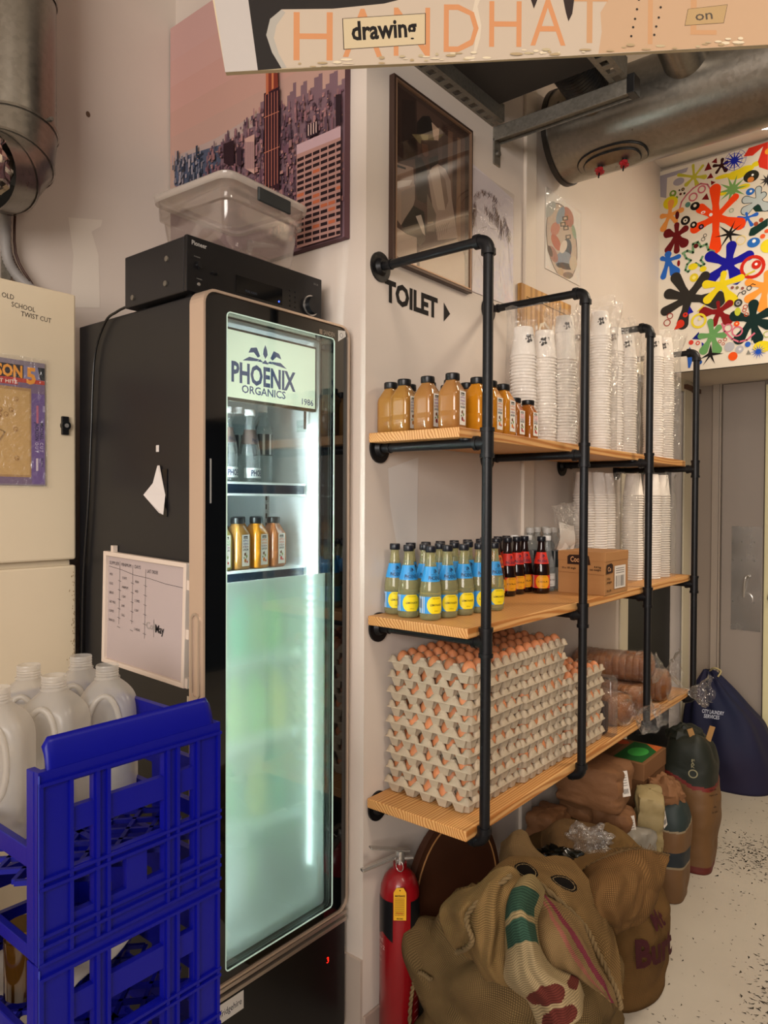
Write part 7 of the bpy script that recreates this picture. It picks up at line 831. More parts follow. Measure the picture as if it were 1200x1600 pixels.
def pet(nm_,lab,grey=True):
    t=thing('water_bottle',lab,'bottle'); MB().lathe([(0,.004),(.024,0),(.031,.006),(.032,.03),(.030,.035),(.032,.04),(.030,.05),(.032,.055),(.032,.14),(.029,.165),(.016,.195),(.0125,.2),(.0125,.215)],seg=26).build('body',M_water,t,sharp=60)
    MB().lathe([(0,.212),(.0155,.212),(.0155,.231),(0,.232)],seg=20).build('cap',mat('grey_cap','b8b4ae',.4) if grey else M_wcap,t,sharp=30)
    m_=MB(); n=28
    for q in range(n): 
        a0,a1=2*PI*q/n,2*PI*(q+1)/n; m_.add([(.0327*math.cos(a),.0327*math.sin(a),z) for a,z in ((a0,.085),(a1,.085),(a1,.145),(a0,.145))],[(0,1,2,3)],'2a2e30' if q%3 else 'b0b0ac',True)
    m_.build('wrap_label',M_sprint,t); return t
Pt={'a':pet('a','x')}
for i,(x,y) in enumerate(((-1.325,2.515),(-1.262,2.53),(-1.33,2.58),(-1.27,2.60),(-1.33,2.65),(-1.212,2.555))): put(Pt,'a',(x,y,ZM),f'tall clear water bottle with grey cap behind the cardboard box, {ORD[i]} of six','tall water bottles on the middle shelf')
# in the fridge
Fg={'glass':soda('fg',M_water,M_wcap,'6a5a54',None,None,''),'pet':pet('b','x',False)}
def fput(k,x,y,z,l,s=1,g='drinks in the fridge'): o=put(Fg if k in Fg else J,k,(x,y,z),l,g,.9 if k in Fg else .15); o.scale=(s,s,s); return o
for i,(x,y) in enumerate(((-1.565,1.255),(-1.565,1.335))):
    o=fput('glass',x,y,1.612,f'clear glass water bottle on the upper fridge shelf, {ORD[i]} from the left',.98)
p=Print(lambda a,b,d=0:Vector(((.0302+d)*math.cos(a/.0302-.5),(.0302+d)*math.sin(a/.0302-.5),b)),.0006); 
lb=Fg['glass']; p.grid(lambda u,v:p.fr(-.05+.1*u,.012+.028*v,p.d),16,1,col='d4dcdc'); p.d+=.0003; p.text('PHOENIX',-.03,.018,.016,'2a2a50',w=.06,bold=.03); o=p.build('lower_label',M_sprint,lb)
for ob in [q for q in bpy.data.objects if q.get('label','').startswith('clear glass water bottle on the upper') and q!=lb]: c=o.copy(); COL.objects.link(c); c.parent=ob
for i,(x,y) in enumerate(((-1.60,1.41),(-1.65,1.30),(-1.68,1.39))): fput('pet',x,y,1.612,f'ridged plastic water bottle at the back of the upper fridge shelf, {ORD[i]} of three',.96)
for i,(k,y) in enumerate((('green',1.235),('apple',1.300),('orange',1.367),('guava',1.432))):
    fput(k,-1.575,y,1.374,f'{["green","yellow","orange","reddish"][i]} juice bottle, {ORD[i]} from the left on the lit fridge shelf',.95)
    fput(k,-1.65,y-.0,1.374,f'{["green","yellow","orange","reddish"][i]} juice bottle in the back row of the lit fridge shelf',.95)
Gm=[mat('drink_green','7cc04e',.3),mat('drink_yellow','dcd04a',.3),mat('drink_teal','3aa880',.3),mat('drink_lime','b8d860',.3)]
random.seed(11); q_=0
for z,nn in ((1.13,5),(.90,5),(.66,5),(.408,4)):
    for k in range(nn):
        y=1.185+.07*k
        if z<.5 and y<1.33: continue
        t=thing('chilled_bottle',f'blurred {["green","yellow","teal","lime"][q_%4]} drink behind the misted glass, {["second","third","fourth","bottom"][[1.13,.9,.66,.408].index(z)]} tier, {ORD[k]} from the left','bottle',(-1.62+random.uniform(-.03,.03),y,z),0,'drinks behind the misted fridge glass')
        MB().lathe([(0,0),(.028,0),(.03,.01),(.03,.10),(.013,.15),(.013,.17)],seg=18).build('body',Gm[q_%4],t); MB().lathe([(0,.17),(.015,.17),(.015,.188),(0,.188)],seg=14).build('cap',M_wcap if q_%2 else M_cap,t); q_+=1
t=thing('white_carton','white carton standing at the bottom of the fridge behind misted glass','box',(-1.60,1.215,.408)); MB().box(-.08,.08,-.08,.08,0,.26).build('carton_body',mat('carton_white','e4e8e4',.5),t,bevel=.004); MB().box(-.082,.082,-.082,.082,.26,.275).build('carton_lid',MATS['carton_white'],t,bevel=.003)
# ================================================= CARDBOARD BOX
t=thing('cardboard_box','printed cardboard carton with dark logo patch on the middle shelf','box',(-1.10,2.585,ZM)); t.rotation_euler=(0,0,math.radians(0))
MB().box(-.09,.088,-.11,.105,0,.150).build('carton',M_card,t,bevel=.002); 
MB().box(-.091,.0895,-.111,.106,.118,.152).build('lid',M_card,t,bevel=.002)
p=Print(frame((0,-.1112,0),(1,0,0),(0,0,1)),.0006); p.poly([(-.053,.105),(.035,.105),(.028,.137),(.018,.141),(-.045,.139),(-.053,.133)],'2e1c14'); p.text('Cookies',-.042,.114,.019,'c89468',w=.066,bold=.02); p.text('10 x 100 single',-.075,.088,.007,'2e1c14',w=.055,bold=.02); p.text('4.4 kg',.048,.096,.007,'2e1c14',w=.026,bold=.02); p.text('net weight',.032,.086,.007,'2e1c14',w=.042,bold=.02)
p.line([(-.088,.076),(.086,.072)],.0012,'7a5030')
for z in (.052,.0): pass
p.build('front_print',M_print,t)
p=Print(frame((.0898,0,0),(0,1,0),(0,0,1)),.0006); p.poly([(-.105,.075),(-.045,.078),(-.045,.105),(-.06,.112),(-.10,.108)],'2e1c14'); p.text('Co',-.092,.084,.016,'c89468',w=.03,bold=.02); p.rect(-.03,.018,.075,.10,'d8d0c8'); 
for q in range(16): p.rect(-.018+q*.005,.024,-.018+q*.005+random.choice((.0015,.003)),.064,'4a4644')
for q in range(3): p.line([(-.018,.09-q*.008),(.06,.09-q*.008)],.0025,'6a6460')
p.text('4.4 kg',-.10,.055,.008,'2e1c14',w=.03,bold=.02); p.text('weight',-.10,.042,.008,'2e1c14',w=.045,bold=.02); p.text('10 x 100',-.10,.012,.008,'2e1c14',w=.04,bold=.02); p.build('side_print',M_print,t)
t=thing('plastic_pouch','crumpled clear pouch with a white paper slip on top of the cardboard box','bag',(-1.19,2.56,ZM+.152))
def pouch(u,v):
    w=.115*(1-.15*v); P=Vector((-.02+.02*math.sin(v*3),w*(2*u-1),.0+.17*v)); P+=noise.noise_vector(P*14)*.016; P.z=max(P.z,.001); return P
MB().grid(pouch,30,30).grid(lambda u,v:pouch(u,v)+Vector((.03*math.sin(v*PI+.4),0,0)),30,30).build('clear_film',M_film,t)
MB().grid(lambda u,v:Vector((.0+.008*math.sin(v*4),-.10+.13*u+.03*v,.004+.10*v-.02*u)),10,10).build('paper_slip',mat('slip_white','d6d0ca',.7),t)
p=Print(lambda a,b,d=0:Vector((.008+d,a,b)),.002); p.line([(-.06,.092),(-.02,.084)],.002,'4a4644'); p.line([(-.06,.085),(-.035,.080)],.002,'4a4644'); p.build('slip_print',M_print,t)
# ================================================= CUPS
cup=MB().lathe([(0,.0925),(.0285,.0925),(.0298,.094),(.0305,.092),(.0400,.0055),(.0428,.005),(.0434,.002),(.0420,0),(.0395,.002)],seg=22)
cup_me=cup.mesh('cup',M_cup); cup_me.set_sharp_from_angle(angle=math.radians(60))
lg=Print(lambda a,b,d=0:Vector(((.0305+(.092-b)*.1136+d)*math.cos(a/.035-.9),(.0305+(.092-b)*.1136+d)*math.sin(a/.035-.9),b)),.0006)
random.seed(5)
for a,b,r in ((0,.055,.008),(-.006,.062,.006),(.006,.048,.005),(.004,.064,.005),(-.004,.044,.006),(-.012,.052,.003),(.016,.066,.003),(.018,.060,.002)): lg.oval(a,b,r,r*.8,'2a2422',7,rot=random.random())
lg.oval(0,.054,.0035,.003,'d8d0c8',7); lg.line([(-.016,.078),(.018,.078)],.0012,'6a6058'); lg_me=lg.mesh('logo',M_print)
PIT=.0105; ncup=[0]; rest=MB()
def cups(x,y,z0,top,name,where):
    n=max(2,int((top-z0-.0925)/PIT)+1); jx=random.uniform(-1,1)*.002
    for k in range(n):
        X=x+jx*math.sin(k*.2); Y=y+.0015*math.sin(k*.31+x*40)
        if ncup[0]<300:
            o=bpy.data.objects.new('paper_cup',cup_me); COL.objects.link(o); o.location=(X,Y,z0+.0005+k*PIT); o.rotation_euler=(0,0,random.uniform(-.4,.4)); ncup[0]+=1
            tag(o,(f'topmost upturned white paper cup of {name} on the {where} shelf' if k==n-1 else f'white paper cup, {ORD[n-1-k]} from the top of {name}, {where} shelf'),'cup','stacked paper cups in '+name)
            if k==n-1: c=bpy.data.objects.new('printed_logo',lg_me); COL.objects.link(c); c.parent=o
        else:
            b=len(rest.v); rest.v+=[(v[0]+X,v[1]+Y,v[2]+z0+.0005+k*PIT) for v in cup.v]; rest.f+=[tuple(i+b for i in f) for f in cup.f]; rest.c+=[None]*len(cup.f); rest.sm+=cup.sm
def sleeve(x0,x1,y0,y1,z0,z1,label,flare=.0):
    t=thing('plastic_sleeve',label,'plastic bag',((x0+x1)/2,(y0+y1)/2,z0)); hx,hy=(x1-x0)/2,(y1-y0)/2
    def fn(u,v):
        a=2*PI*u; c_,s_=math.cos(a),math.sin(a); q=(abs(c_)**4+abs(s_)**4)**(-.25); P=Vector((hx*c_*q,hy*s_*q,(z1-z0)*v)); N_=noise.noise_vector(Vector((P.x*16+x0*9,P.y*16,P.z*9))); k=.010+.018*max(0,v-.8)*5
        P+=Vector((c_*abs(N_.x),s_*abs(N_.y),0))*k+Vector((N_.y,N_.z,0))*flare*max(0,v-.75)*4; P.z+=.02*N_.z*v; 
        P.z=max(P.z,.0008); return P
    MB().grid(fn,48,30).build('film_wrap',M_film,t); return t
C1=[(-1.145,2.12,2.132,'the first bagged stack'),(-1.135,2.245,2.141,'the second bagged stack'),(-1.095,2.31,2.14,'the third bagged stack'),(-1.20,2.53,2.25,'the fourth bagged stack'),(-1.105,2.63,2.277,'the tallest front stack'),(-1.115,2.78,2.243,'the stack after the tallest'),(-1.10,2.885,2.236,'the stack by the third post'),(-1.18,3.08,2.25,'the wall-side far stack'),(-1.10,3.20,2.285,'the far front stack'),(-1.09,3.31,2.29,'the last stack')]
random.seed(9)
for x,y,z,n_ in (C1[4],C1[0],C1[5],C1[8],C1[3],C1[1],C1[6],C1[9],C1[2],C1[7]): cups(x,y,ZT,z,n_,'top')
for x,y,n_ in ((-1.105,3.20,'the front lower stack'),(-1.10,3.31,'the end lower stack'),(-1.14,3.08,'the second lower stack'),(-1.22,2.98,'the third lower stack'),(-1.245,2.82,'the fourth lower stack'),(-1.22,2.89,'the fifth lower stack')): cups(x,y,ZM,PZ[1]-.028,n_,'middle')
if rest.f: o=rest.build('paper_cups',M_cup); tag(o,'remaining stacked white paper cups in plastic sleeves','cups',kind='stuff')
for i,(a,l,fl) in enumerate((((-1.20,-1.045,2.06,2.37,ZT,2.18),'clear sleeve around the first three cup stacks',.02),((-1.26,-1.15,2.47,2.585,ZT,2.27),'clear sleeve around the wall-side fourth cup stack',.01),((-1.165,-1.05,2.57,2.69,ZT,2.31),'clear sleeve around the tallest cup stack',.03),((-1.17,-1.05,2.72,2.945,ZT,2.27),'clear sleeve around the stacks by the third post',.02),((-1.15,-1.03,3.14,3.40,ZT,2.30),'clear sleeve around the far cup stacks of the top shelf',.05))): sleeve(*a,l,fl)
sleeve(-1.16,-1.045,3.14,3.39,ZM,1.69,'clear sleeve around the far cup stacks of the middle shelf',.04); sleeve(-1.29,-1.10,2.76,3.10,ZM,1.68,'clear sleeve around the cup stacks behind the carton',.02)
# ================================================= EGGS
TW,TL=.290,.290; NX,NY=5,6; K_=9; UX,UY=5.2,6.2
def tz(u,v):
    a=u*UX-.1;b=v*UY-.1; ca,cb=min(max(a,0),NX),min(max(b,0),NY); c=(math.cos(2*PI*ca)+math.cos(2*PI*cb))/2
    s_=math.copysign(abs(c)**(.7 if c>0 else .4),c); s_=max(-.95,min(.86,s_*1.2)); z=.030+(.019 if s_>0 else .031)*s_
    k=max(0,1-abs(a-ca)/(.1))*max(0,1-abs(b-cb)/(.1)); return .031+(z-.031)*k
def tray_mesh(rot):
    def fn(u,v):
        x=(u-.5)*TW; y=(v-.5)*TL; z=tz(u,v)
        e=1.0; return (x,y,z)
    m_=MB().grid(fn,int(UX*K_),int(UY*K_))
    # rim lip and skirt
    n=60
    def edge(t):
        s_=t*4; k=int(s_)%4; f=s_-int(s_); return [(f,0),(1,f),(1-f,1),(0,1-f)][k]
    def skirt(u,v):
        a,b=edge(u%1 if u<1 else 0); z=tz(a,b); x=(a-.5)*TW;y=(b-.5)*TL; ou=1+.012*v; 
        return (x*ou,y*ou,z-.004*v)
    m_.grid(skirt,192,2)
    # moulded cup fronts below the rim and peak fronts above it, on all four sides
    for sd in range(4):
        n,U=((NX,UX),(NY,UY))[sd%2]; L_=(TW,TL)[sd%2]; D_=(TL,TW)[sd%2]
        def P(a,dep,z):
            x=((a+.1)/U-.5)*L_; y=-D_/2+dep
            return {0:(x,y,z),1:(-y,x,z),2:(-x,-y,z),3:(y,-x,z)}[sd]
        for k in range(n):
            c=k+.5; w0,w1=.40,.20
            m_.add([P(c-w0,.001,.031),P(c+w0,.001,.031),P(c+w1,.007,.002),P(c-w1,.007,.002),P(c-w0-.02,.018,.031),P(c+w0+.02,.018,.031),P(c+w1+.05,.02,.0),P(c-w1-.05,.02,.0)],[(0,1,2,3)[::-1],(4,0,3,7)[::-1],(1,5,6,2)[::-1],(3,2,6,7)[::-1]])
        for k in range(n+1):
            w0,w1=.27,.11
            if k in (0,n): continue
            m_.add([P(k-w0,.0015,.031),P(k+w0,.0015,.031),P(k+w1,.007,.052),P(k-w1,.007,.052),P(k-w0,.018,.031),P(k+w0,.018,.031),P(k+w1,.014,.052),P(k-w1,.014,.052)],[(0,1,2,3),(4,0,3,7),(1,5,6,2),(3,2,6,7)])
    me=m_.mesh('tray',M_pulp); return me
tray_me=tray_mesh(0)
eg=MB().lathe([(0,0)]+[(.0207*math.sin(t)*(1-.10*math.cos(t)*-1*0+ -.08*math.cos(PI-t)),.0285*(1-math.cos(t))) for t in [PI*k/12 for k in range(1,12)]]+[(0,.057)],seg=16)
egg_me=eg.mesh('egg',M_egg); PITCH=.0445
names=['nearest','middle','farthest']; below=['top','second','third','fourth','fifth','sixth','seventh','eighth','bottom']
stk=[(-1.195,1.815,9),(-1.192,2.108,9),(-1.185,2.404,6)]
random.seed(21); negg=0
for s_,(cx,cy,n) in enumerate(stk):
    for k in range(n):
        ox,oy,rz=random.uniform(-.003,.003)-(.004*(n-1-k)*.3 if s_==0 else 0),random.uniform(-.002,.002),random.uniform(-.012,.012)+(PI/2 if k%2 else 0)
        z=ZB+.0008+k*PITCH; o=bpy.data.objects.new('egg_tray',tray_me); COL.objects.link(o); o.location=(cx+ox,cy+oy,z); o.rotation_euler=(0,0,rz); lv='bottom' if k==0 else below[n-1-k] if n-1-k<9 else ORD[n-1-k]
        tag(o,f'grey pulp egg tray, {lv} of the {names[s_]} stack on the bottom shelf','egg tray','egg trays on the bottom shelf')
        nx,ny=(NY,NX) if k%2 else (NX,NY); sx,sy=(UY,UX) if k%2 else (UX,UY)
        for i in range(nx):
            for j in range(ny):
                top=k==n-1
                if not top and not (i==nx-1 or (j==0 and s_==0)): continue
                if top and s_==2 and i==0: continue
                x=((i+.6)/sx-.5)*TW;y=((j+.6)/sy-.5)*TL; e=bpy.data.objects.new('egg',egg_me); COL.objects.link(e); e.location=(cx+ox+x,cy+oy+y,z+.005); e.rotation_euler=(random.uniform(-.08,.08),random.uniform(-.08,.08),random.random()*6); sc=random.uniform(.95,1.04); e.scale=(sc,sc,sc)
                if top: lab=f'brown egg on top of the {names[s_]} stack, {ORD[i]} from wall, {ORD[j]} from near edge'
                elif j==0 and s_==0 and i<nx-1: lab=f'brown egg in the {lv} tray, end side of nearest stack, {ORD[i]} from wall'
                else: lab=f'brown egg, room side of {names[s_]} stack, {lv} tray, {ORD[j]} from near edge'
                tag(e,lab,'egg','brown eggs in pulp trays'); negg+=1
t=thing('clear_egg_carton','clear plastic carton standing behind the farthest egg stack','carton',(-1.12,2.60,ZB)); sh=shell([(.10,.028,.008,0),(.10,.03,.01,.20),(.09,.026,.01,.215)],True,True); sh.build('clear_shell',MATS['tub_plastic'],t,sharp=40); MB().box(-.08,.07,-.018,.018,.003,.12).build('dark_contents',mat('dark_contents','2c1a18',.5),t,bevel=.01)
# ================================================= BREAD
M_crust=mat('bread_crust','945c26',.6,var=.75,vscale=11,vcol='552a12',bump=.3,bscale=40)
def loaf(nm_,label,c,L_,w,h,rz,tail,rx=0,seed=1,crumple=.05):
    t=thing('bagged_loaf',label,'bread',c,rz); 
    def body(u,v,g=1.0,am=.004):
        a=2*PI*u; x=(v-.5)*L_; e=min(1,(min(v,1-v)/.08))**.5 if v not in(0,1) else 0.02; e=max(e,.03)
        cy,sz=math.cos(a),math.sin(a); q=(abs(cy)**3.2+abs(sz)**3.2)**(-1/3.2); P=Vector((x,w*cy*q*e*g,h/2+h/2*sz*q*e*g)); P+=noise.noise_vector(P*12+Vector((seed,0,0)))*am; 
        g2=.0026*(1-abs(math.sin(v*PI*13)))**3*e; P.y-=g2*cy*2; P.z-=g2*max(sz,0)*2.2
        P.z=max(P.z,.001); return P
    MB().grid(lambda u,v:body(u,v),32,110).build('loaf',M_crust,t)
    def wrap(u,v):
        P=body(u,min(v*1.25,1) if v<.8 else 1,1.05,.009) if v<.8 else None
        if v>=.8:
            k=(v-.8)/.2; a=2*PI*u; r=(w*.55)*(1-k)**1.5+.008 if k<.5 else (w*.55)*(.35)+.0+crumple*(k-.5)*1.6; r=w*.7*(1-k*1.7)**2+.008 if k<.5 else .01+crumple*(k-.5)*2
            P=Vector((L_/2+tail[0]*k,tail[1]*k+r*math.cos(a),h*.45+tail[2]*k+r*math.sin(a))); P+=noise.noise_vector(P*42+Vector((seed*3,0,0)))*.016*(.3+k)
        P.z=max(P.z,.0005); return P
    MB().grid(wrap,48,60).build('clear_bag',MATS['bread_wrap'],t); return t
film('bread_wrap',gloss=.13,milk=.015,rough=.1,bump=1.2,bscale=34)
ZBB=ZB
loaf('a','bagged sliced loaf lying lowest and nearest the egg trays',(-1.17,2.79,ZBB),.30,.066,.115,math.radians(-22),(.10,.02,.0),seed=1)
loaf('b','bagged brown loaf in the middle of the bread pile',(-1.18,2.96,ZBB),.31,.068,.12,math.radians(-14),(.12,-.03,-.04),seed=4)
loaf('c','bagged loaf at the far end with a long crumpled tail',(-1.17,3.21,ZBB),.30,.08,.13,math.radians(4),(.15,.03,-.02),seed=7,crumple=.07)
loaf('d','bagged long loaf lying on top of the bread pile',(-1.19,3.00,ZBB+.118),.34,.09,.11,math.radians(10),(.09,.02,.01),seed=9,crumple=.07)
# ================================================= FIRE EXTINGUISHER
E_=thing('fire_extinguisher','red fire extinguisher with yellow inspection tag beside the coffee sacks','fire extinguisher',(-1.29,1.668,.02)); M_red=mat('red_enamel','840a14',.3,coat=.25)
MB().lathe([(0,0),(.052,0),(.058,.006),(.058,.40),(.055,.43),(.045,.455),(.030,.472),(.020,.478),(.020,.495)],seg=40).build('cylinder',M_red,E_,sharp=50)
p=MB(); 
for a0,a1 in ((-2.5,-1.25),(-.35,.9)):
    p.grid(lambda u,v:(.0585*math.cos(a0+(a1-a0)*u),.0585*math.sin(a0+(a1-a0)*u),.31+(.095 if a0<-1 else .095)*v-(.02*(1-v)*abs(2*u-1) if a0<-1 else 0)),10,2,col='101114')
p.build('black_band',M_sprint,E_)
lf=Print(lambda a,b,d=0:Vector(((.058+d)*math.cos(a/.058),(.058+d)*math.sin(a/.058),b)),.0006); lf.rect(-.152,.08,-.135,.11,'c8b8b0'); 
for k,(s_,h) in enumerate((('FIRE',.010),('CO2',.012),('2 kg',.007),('EXTINGUISHER',.007))): lf.text(s_,-.142,.28-.02*k,h,'d0a8a0',w=.004+h*3.2)
for k in range(9): lf.line([(-.004,.06+k*.022),(.012,.062+k*.022)],.0016,'c88880')
lf.build('printed_label',M_print,E_)
v_=MB().tube([(0,0,.49),(0,0,.53)],.014,16).tube([(0,0,.505),(.025,.03,.505)],.006,10).build('valve',M_steel,E_)
def lever(p0,p1,w0,w1,th,nm_):
    p0=Vector(p0);p1=Vector(p1);t_=(p1-p0).normalized();s_=t_.cross(Vector((0,0,1))).normalized();n_=s_.cross(t_); vs=[]
    for P,w in ((p0,w0),(p0.lerp(p1,.5),(w0+w1)/2),(p1,w1)): vs+=[P-s_*w,P+s_*w,P+s_*w*.9+n_*th,P-s_*w*.9+n_*th]
    MB().add(vs,[(0,1,2,3)[::-1]]+[(i*4+k,i*4+(k+1)%4,i*4+4+(k+1)%4,i*4+4+k) for i in range(2) for k in range(4)]+[(8,9,10,11)]).build(nm_,M_steel,E_,bevel=.002)
lever((.020,.015,.528),(-.035,-.095,.558),.012,.010,.006,'squeeze_lever'); lever((.0,-.0,.512),(-.045,-.118,.497),.010,.008,.009,'carry_handle')
MB().tube([( .006+.013*math.cos(q)+.01,-.022,.497+.016*math.sin(q)) for q in [2*PI*k/20 for k in range(21)]],.0014,6,False).build('pin_ring',M_steel,E_)
tg=thing('inspection_tag','yellow inspection tag hanging from the fire extinguisher ring','tag',(-1.29,1.668,.02)); dv=Vector((.62,-.785,0)); sv=Vector((.785,.62,0)); to=dv*.0625+Vector((0,0,.36)); ftag=lambda a,b,d=0:to+sv*a+Vector((0,0,b))+dv*(d+ (.0 if b<.07 else -(b-.07)*.75))
MB().prism([(-.018,0),(.018,0),(.018,.078),(.010,.092),(-.010,.092),(-.018,.078)],lambda a,b,d=0:to+sv*a+Vector((0,0,b))+dv*d,-.0005,.0005).build('tag_card',mat('tag_yellow','d8a01c',.5),tg)
p=Print(lambda a,b,d=0:to+sv*a+Vector((0,0,b))+dv*d,.0008); 
for k in range(9): p.line([(-.014,.014+k*.006),(.012,.014+k*.006)],.0006,'4a3a10')
for k in range(8): p.line([(-.014+k*.0037,.014),(-.014+k*.0037,.062)],.0006,'4a3a10')
p.text('MAINTENANCE',-.014,.067,.005,'2a2210',w=.028,bold=.03); p.text('RECORD',-.009,.003,.004,'2a2210',w=.018,bold=.03); p.text('Monday',-.010,.018,.006,'b03020',w=.018); p.oval(0,.085,.002,.002,'2a2210',8); p.build('tag_print',M_print,tg)
# wooden disc behind the sacks
t=thing('wooden_disc','round brown wooden lid leaning on the wall behind the coffee sacks','lid',(-1.27,1.98,.02)); t.rotation_euler=(0,math.radians(-7),0) 
MB().tube([(-.012,0,.26),(.012,0,.26)],.26,64).build('disc',mat('brown_wood','4a2a1a',.45,var=.4,vscale=6,vcol='341a10'),t,bevel=.003); m_=MB(); 
m_.tube([(.013,.235*math.cos(q),.26+.235*math.sin(q)) for q in [2*PI*k/48 for k in range(49)]],.003,6,False).build('rim_line',mat('pale_line','a87848',.5),t)
# ================================================= SACKS
BU='8f7048'; BU2='86663f'; BL_='9a7a52'
def bl_col(c,amp=0): return lambda u,v:c
def rope(nm_,pts,par,r=.004,col='a58a62',twist=True):
    pts=[cr(pts,k/60) for k in range(61)]; m_=MB()
    for ph in (0,PI):
        q=[]
        for k,P in enumerate(pts):
            T=(pts[min(k+1,60)]-pts[max(k-1,0)]).normalized(); u=T.orthogonal().normalized(); w=T.cross(u); a=k*1.1+ph; q.append(P+(u*math.cos(a)+w*math.sin(a))*r*.6)
        m_.tube(q,r*.75,6,True,col=col)
    return m_.build(nm_,M_burlap,par)
def loc3(o,net): return [[tuple(Vector(p)-Vector(o)) for p in r] for r in net]
o1=(-.985,1.80,0)
S1=thing('coffee_sack','large burlap coffee sack slumped open at the front with green and red print','sack',o1)
blob((0,0,0),.275,.235,.43,48,36,e=2.4,amp=.04,freq=5,seed=2,colf=bl_col('7c6441')).build('sack_body',M_burlap,S1)
def cL(u,v): return '8f7248'
def cM(u,v):
    if .12<v<.88:
        if .10<u<.24 or .27<u<.40: return '3a5848'
        if .24<=u<=.27: return 'b09a70'
    if ((u-.78)/.07)**2+((v-.35)/.3)**2<1: return '6c342c'
    if ((u-.93)/.06)**2+((v-.4)/.3)**2<1: return '6c342c'
    if ((u-.80)/.05)**2+((v-.88)/.15)**2<1: return '6c342c'
    return 'b09a74' if u>.4 else 'a08a60'
def cR(u,v):
    if .14<v-.08*math.sin(u*3)<.22 and u>.03: return '8c3c4c'
    if .27<v-.08*math.sin(u*3)<.29: return '9a5a50'
    if .22<v-.08*math.sin(u*3)<.27: return 'b0806a'
    return '8f7248'
def clo(nm_,net,cf,par,o,nu=60,nv=48,amp=.004,wr=.003): q=patch(loc3(o,net),nu,nv,amp=amp,colf=cf,wr=wr); return q.build(nm_,M_burlap,par,solid=.003)
clo('left_flap',N_LEFT,cL,S1,o1,wr=.007); clo('printed_fold',N_MID,cM,S1,o1,110,80,.003)
def cR2(u,v): return cR(v,1-v if False else v) 
clo('right_flap',N_RIGHT,lambda u,v:('8c3c4c' if abs(v-(.45+.25*u))<.045 else 'a8685a' if abs(v-(.30+.25*u))<.03 else '927650'),S1,o1,80,90,wr=.006)
def V(p): return Vector(p)-Vector(o1)
rope('rope_seam',[V(q)+Vector((.022,-.028,.004)) for q in (N_LEFT[0][2],N_LEFT[1][1],N_LEFT[2][1],N_LEFT[3][0])],S1,.0055)
rope('rope_seam',[V(N_RIGHT[0][1])+Vector((0,0,.03)),V(N_RIGHT[1][3]),V(N_RIGHT[2][3]),V(N_RIGHT[3][3])+Vector((.01,-.01,0)),V(N_RIGHT[4][3])],S1,.006)
rope('side_seam',[(-.12,-.235,.30),(-.19,-.20,.27),(-.235,-.17,.15),(-.24,-.17,.0)],S1,.005)
fr_=frame((-.02,-.262,.085),(.80,.6,0),(0,0,1))
def prj(nm_,parts,fr2,par,**k):
    p=Print(fr2,.002,.0001)
    for a in parts: getattr(p,a[0])(*a[1:])
    return p.build(nm_,M_print,par)
o2=(-.965,2.32,0)
S2=thing('coffee_sack','burlap coffee sack behind the front one with dark maroon lettering and folded rim','sack',o2)
blob((0,0,0),.225,.20,.37,44,34,e=2.5,amp=.016,freq=4,seed=5,colf=bl_col('7c5c36')).build('sack_body',M_burlap,S2)
clo('folded_rim',N_CUFF,lambda u,v:'86633c',S2,o2,90,90,.004,wr=.006); clo('inner_fold',N_CUFF2,lambda u,v:'8a6a42',S2,o2)
rope('hem',[Vector(q)-Vector(o2) for q in N_CUFF[0]],S2,.004,'9a7a52'); rope('hem',[Vector(q)-Vector(o2) for q in N_CUFF2[0]],S2,.004,'9a7a52')
m_=MB(); random.seed(4)
e0=[Vector(q)-Vector(o2) for q in N_CUFF[0]]
for k in range(46):
    P=cr(e0,.55+.45*k/46); m_.tube([P,P+Vector((random.uniform(-.006,.012),random.uniform(-.01,.01),random.uniform(.006,.022)))],.0008,4,False,col='9a7a50')
m_.build('frayed_edge',M_burlap,S2)
# lettering wrapped on the sack side facing the room
def sackfr(o_r,rx,ry,a_off):
    def fr2(a,b,d=0):
        th=a_off+a/.21; x,y=math.cos(th),math.sin(th); q=(abs(x)**2.5+abs(y)**2.5)**(-1/2.5); t=b/.37; rr=(.9+.1*math.sin(t*PI)) if t<.5 else max(1-(2*t-1)**2.4,0)**.5
        return Vector((x*q*(rx*rr+.022+d),y*q*(ry*rr+.022+d),b))
    return fr2
p=Print(sackfr(0,.225,.20,-.42),.0); p.text('Burt',-.075,.175,.075,'3a1418',w=.15,bold=.04); p.text("Mt",.0,.262,.04,'3a1418',w=.06,bold=.04); p.build('sack_lettering',M_print,S2)
o3=(-1.08,2.085,0)
S3=thing('coffee_sack','folded burlap sack between the two coffee sacks with black letter rings','sack',o3)
blob((0,0,0),.15,.10,.33,36,28,amp=.016,seed=8,colf=bl_col('7a5f3c')).build('sack_body',M_burlap,S3)
ob_=clo('draped_top',N_BACK,lambda u,v:(lambda q:'9a8460' if .62<q<.74 else '15110f' if q<1 else '8c6e46')(min(((u-.22)/.10)**2+((v-.50)/.085)**2,((u-.36)/.10)**2+((v-.72)/.085)**2)),S3,o3,200,200,.003,wr=.007)
clo('peaked_corner',N_PEAK,lambda u,v:'8a6f4c',S3,o3)
o4=(-1.14,2.52,0)
S4=thing('coffee_sack','open burlap sack with black plastic lining under the shelf','sack',o4)
blob((0,0,0),.17,.17,.36,36,28,amp=.02,seed=11,colf=bl_col('6e5332')).build('sack_body',M_burlap,S4)
clo('olive_top',N_OLIVE,lambda u,v:'75593a',S4,o4); clo('pointed_flap',N_FLAP,lambda u,v:'8f6f44',S4,o4)
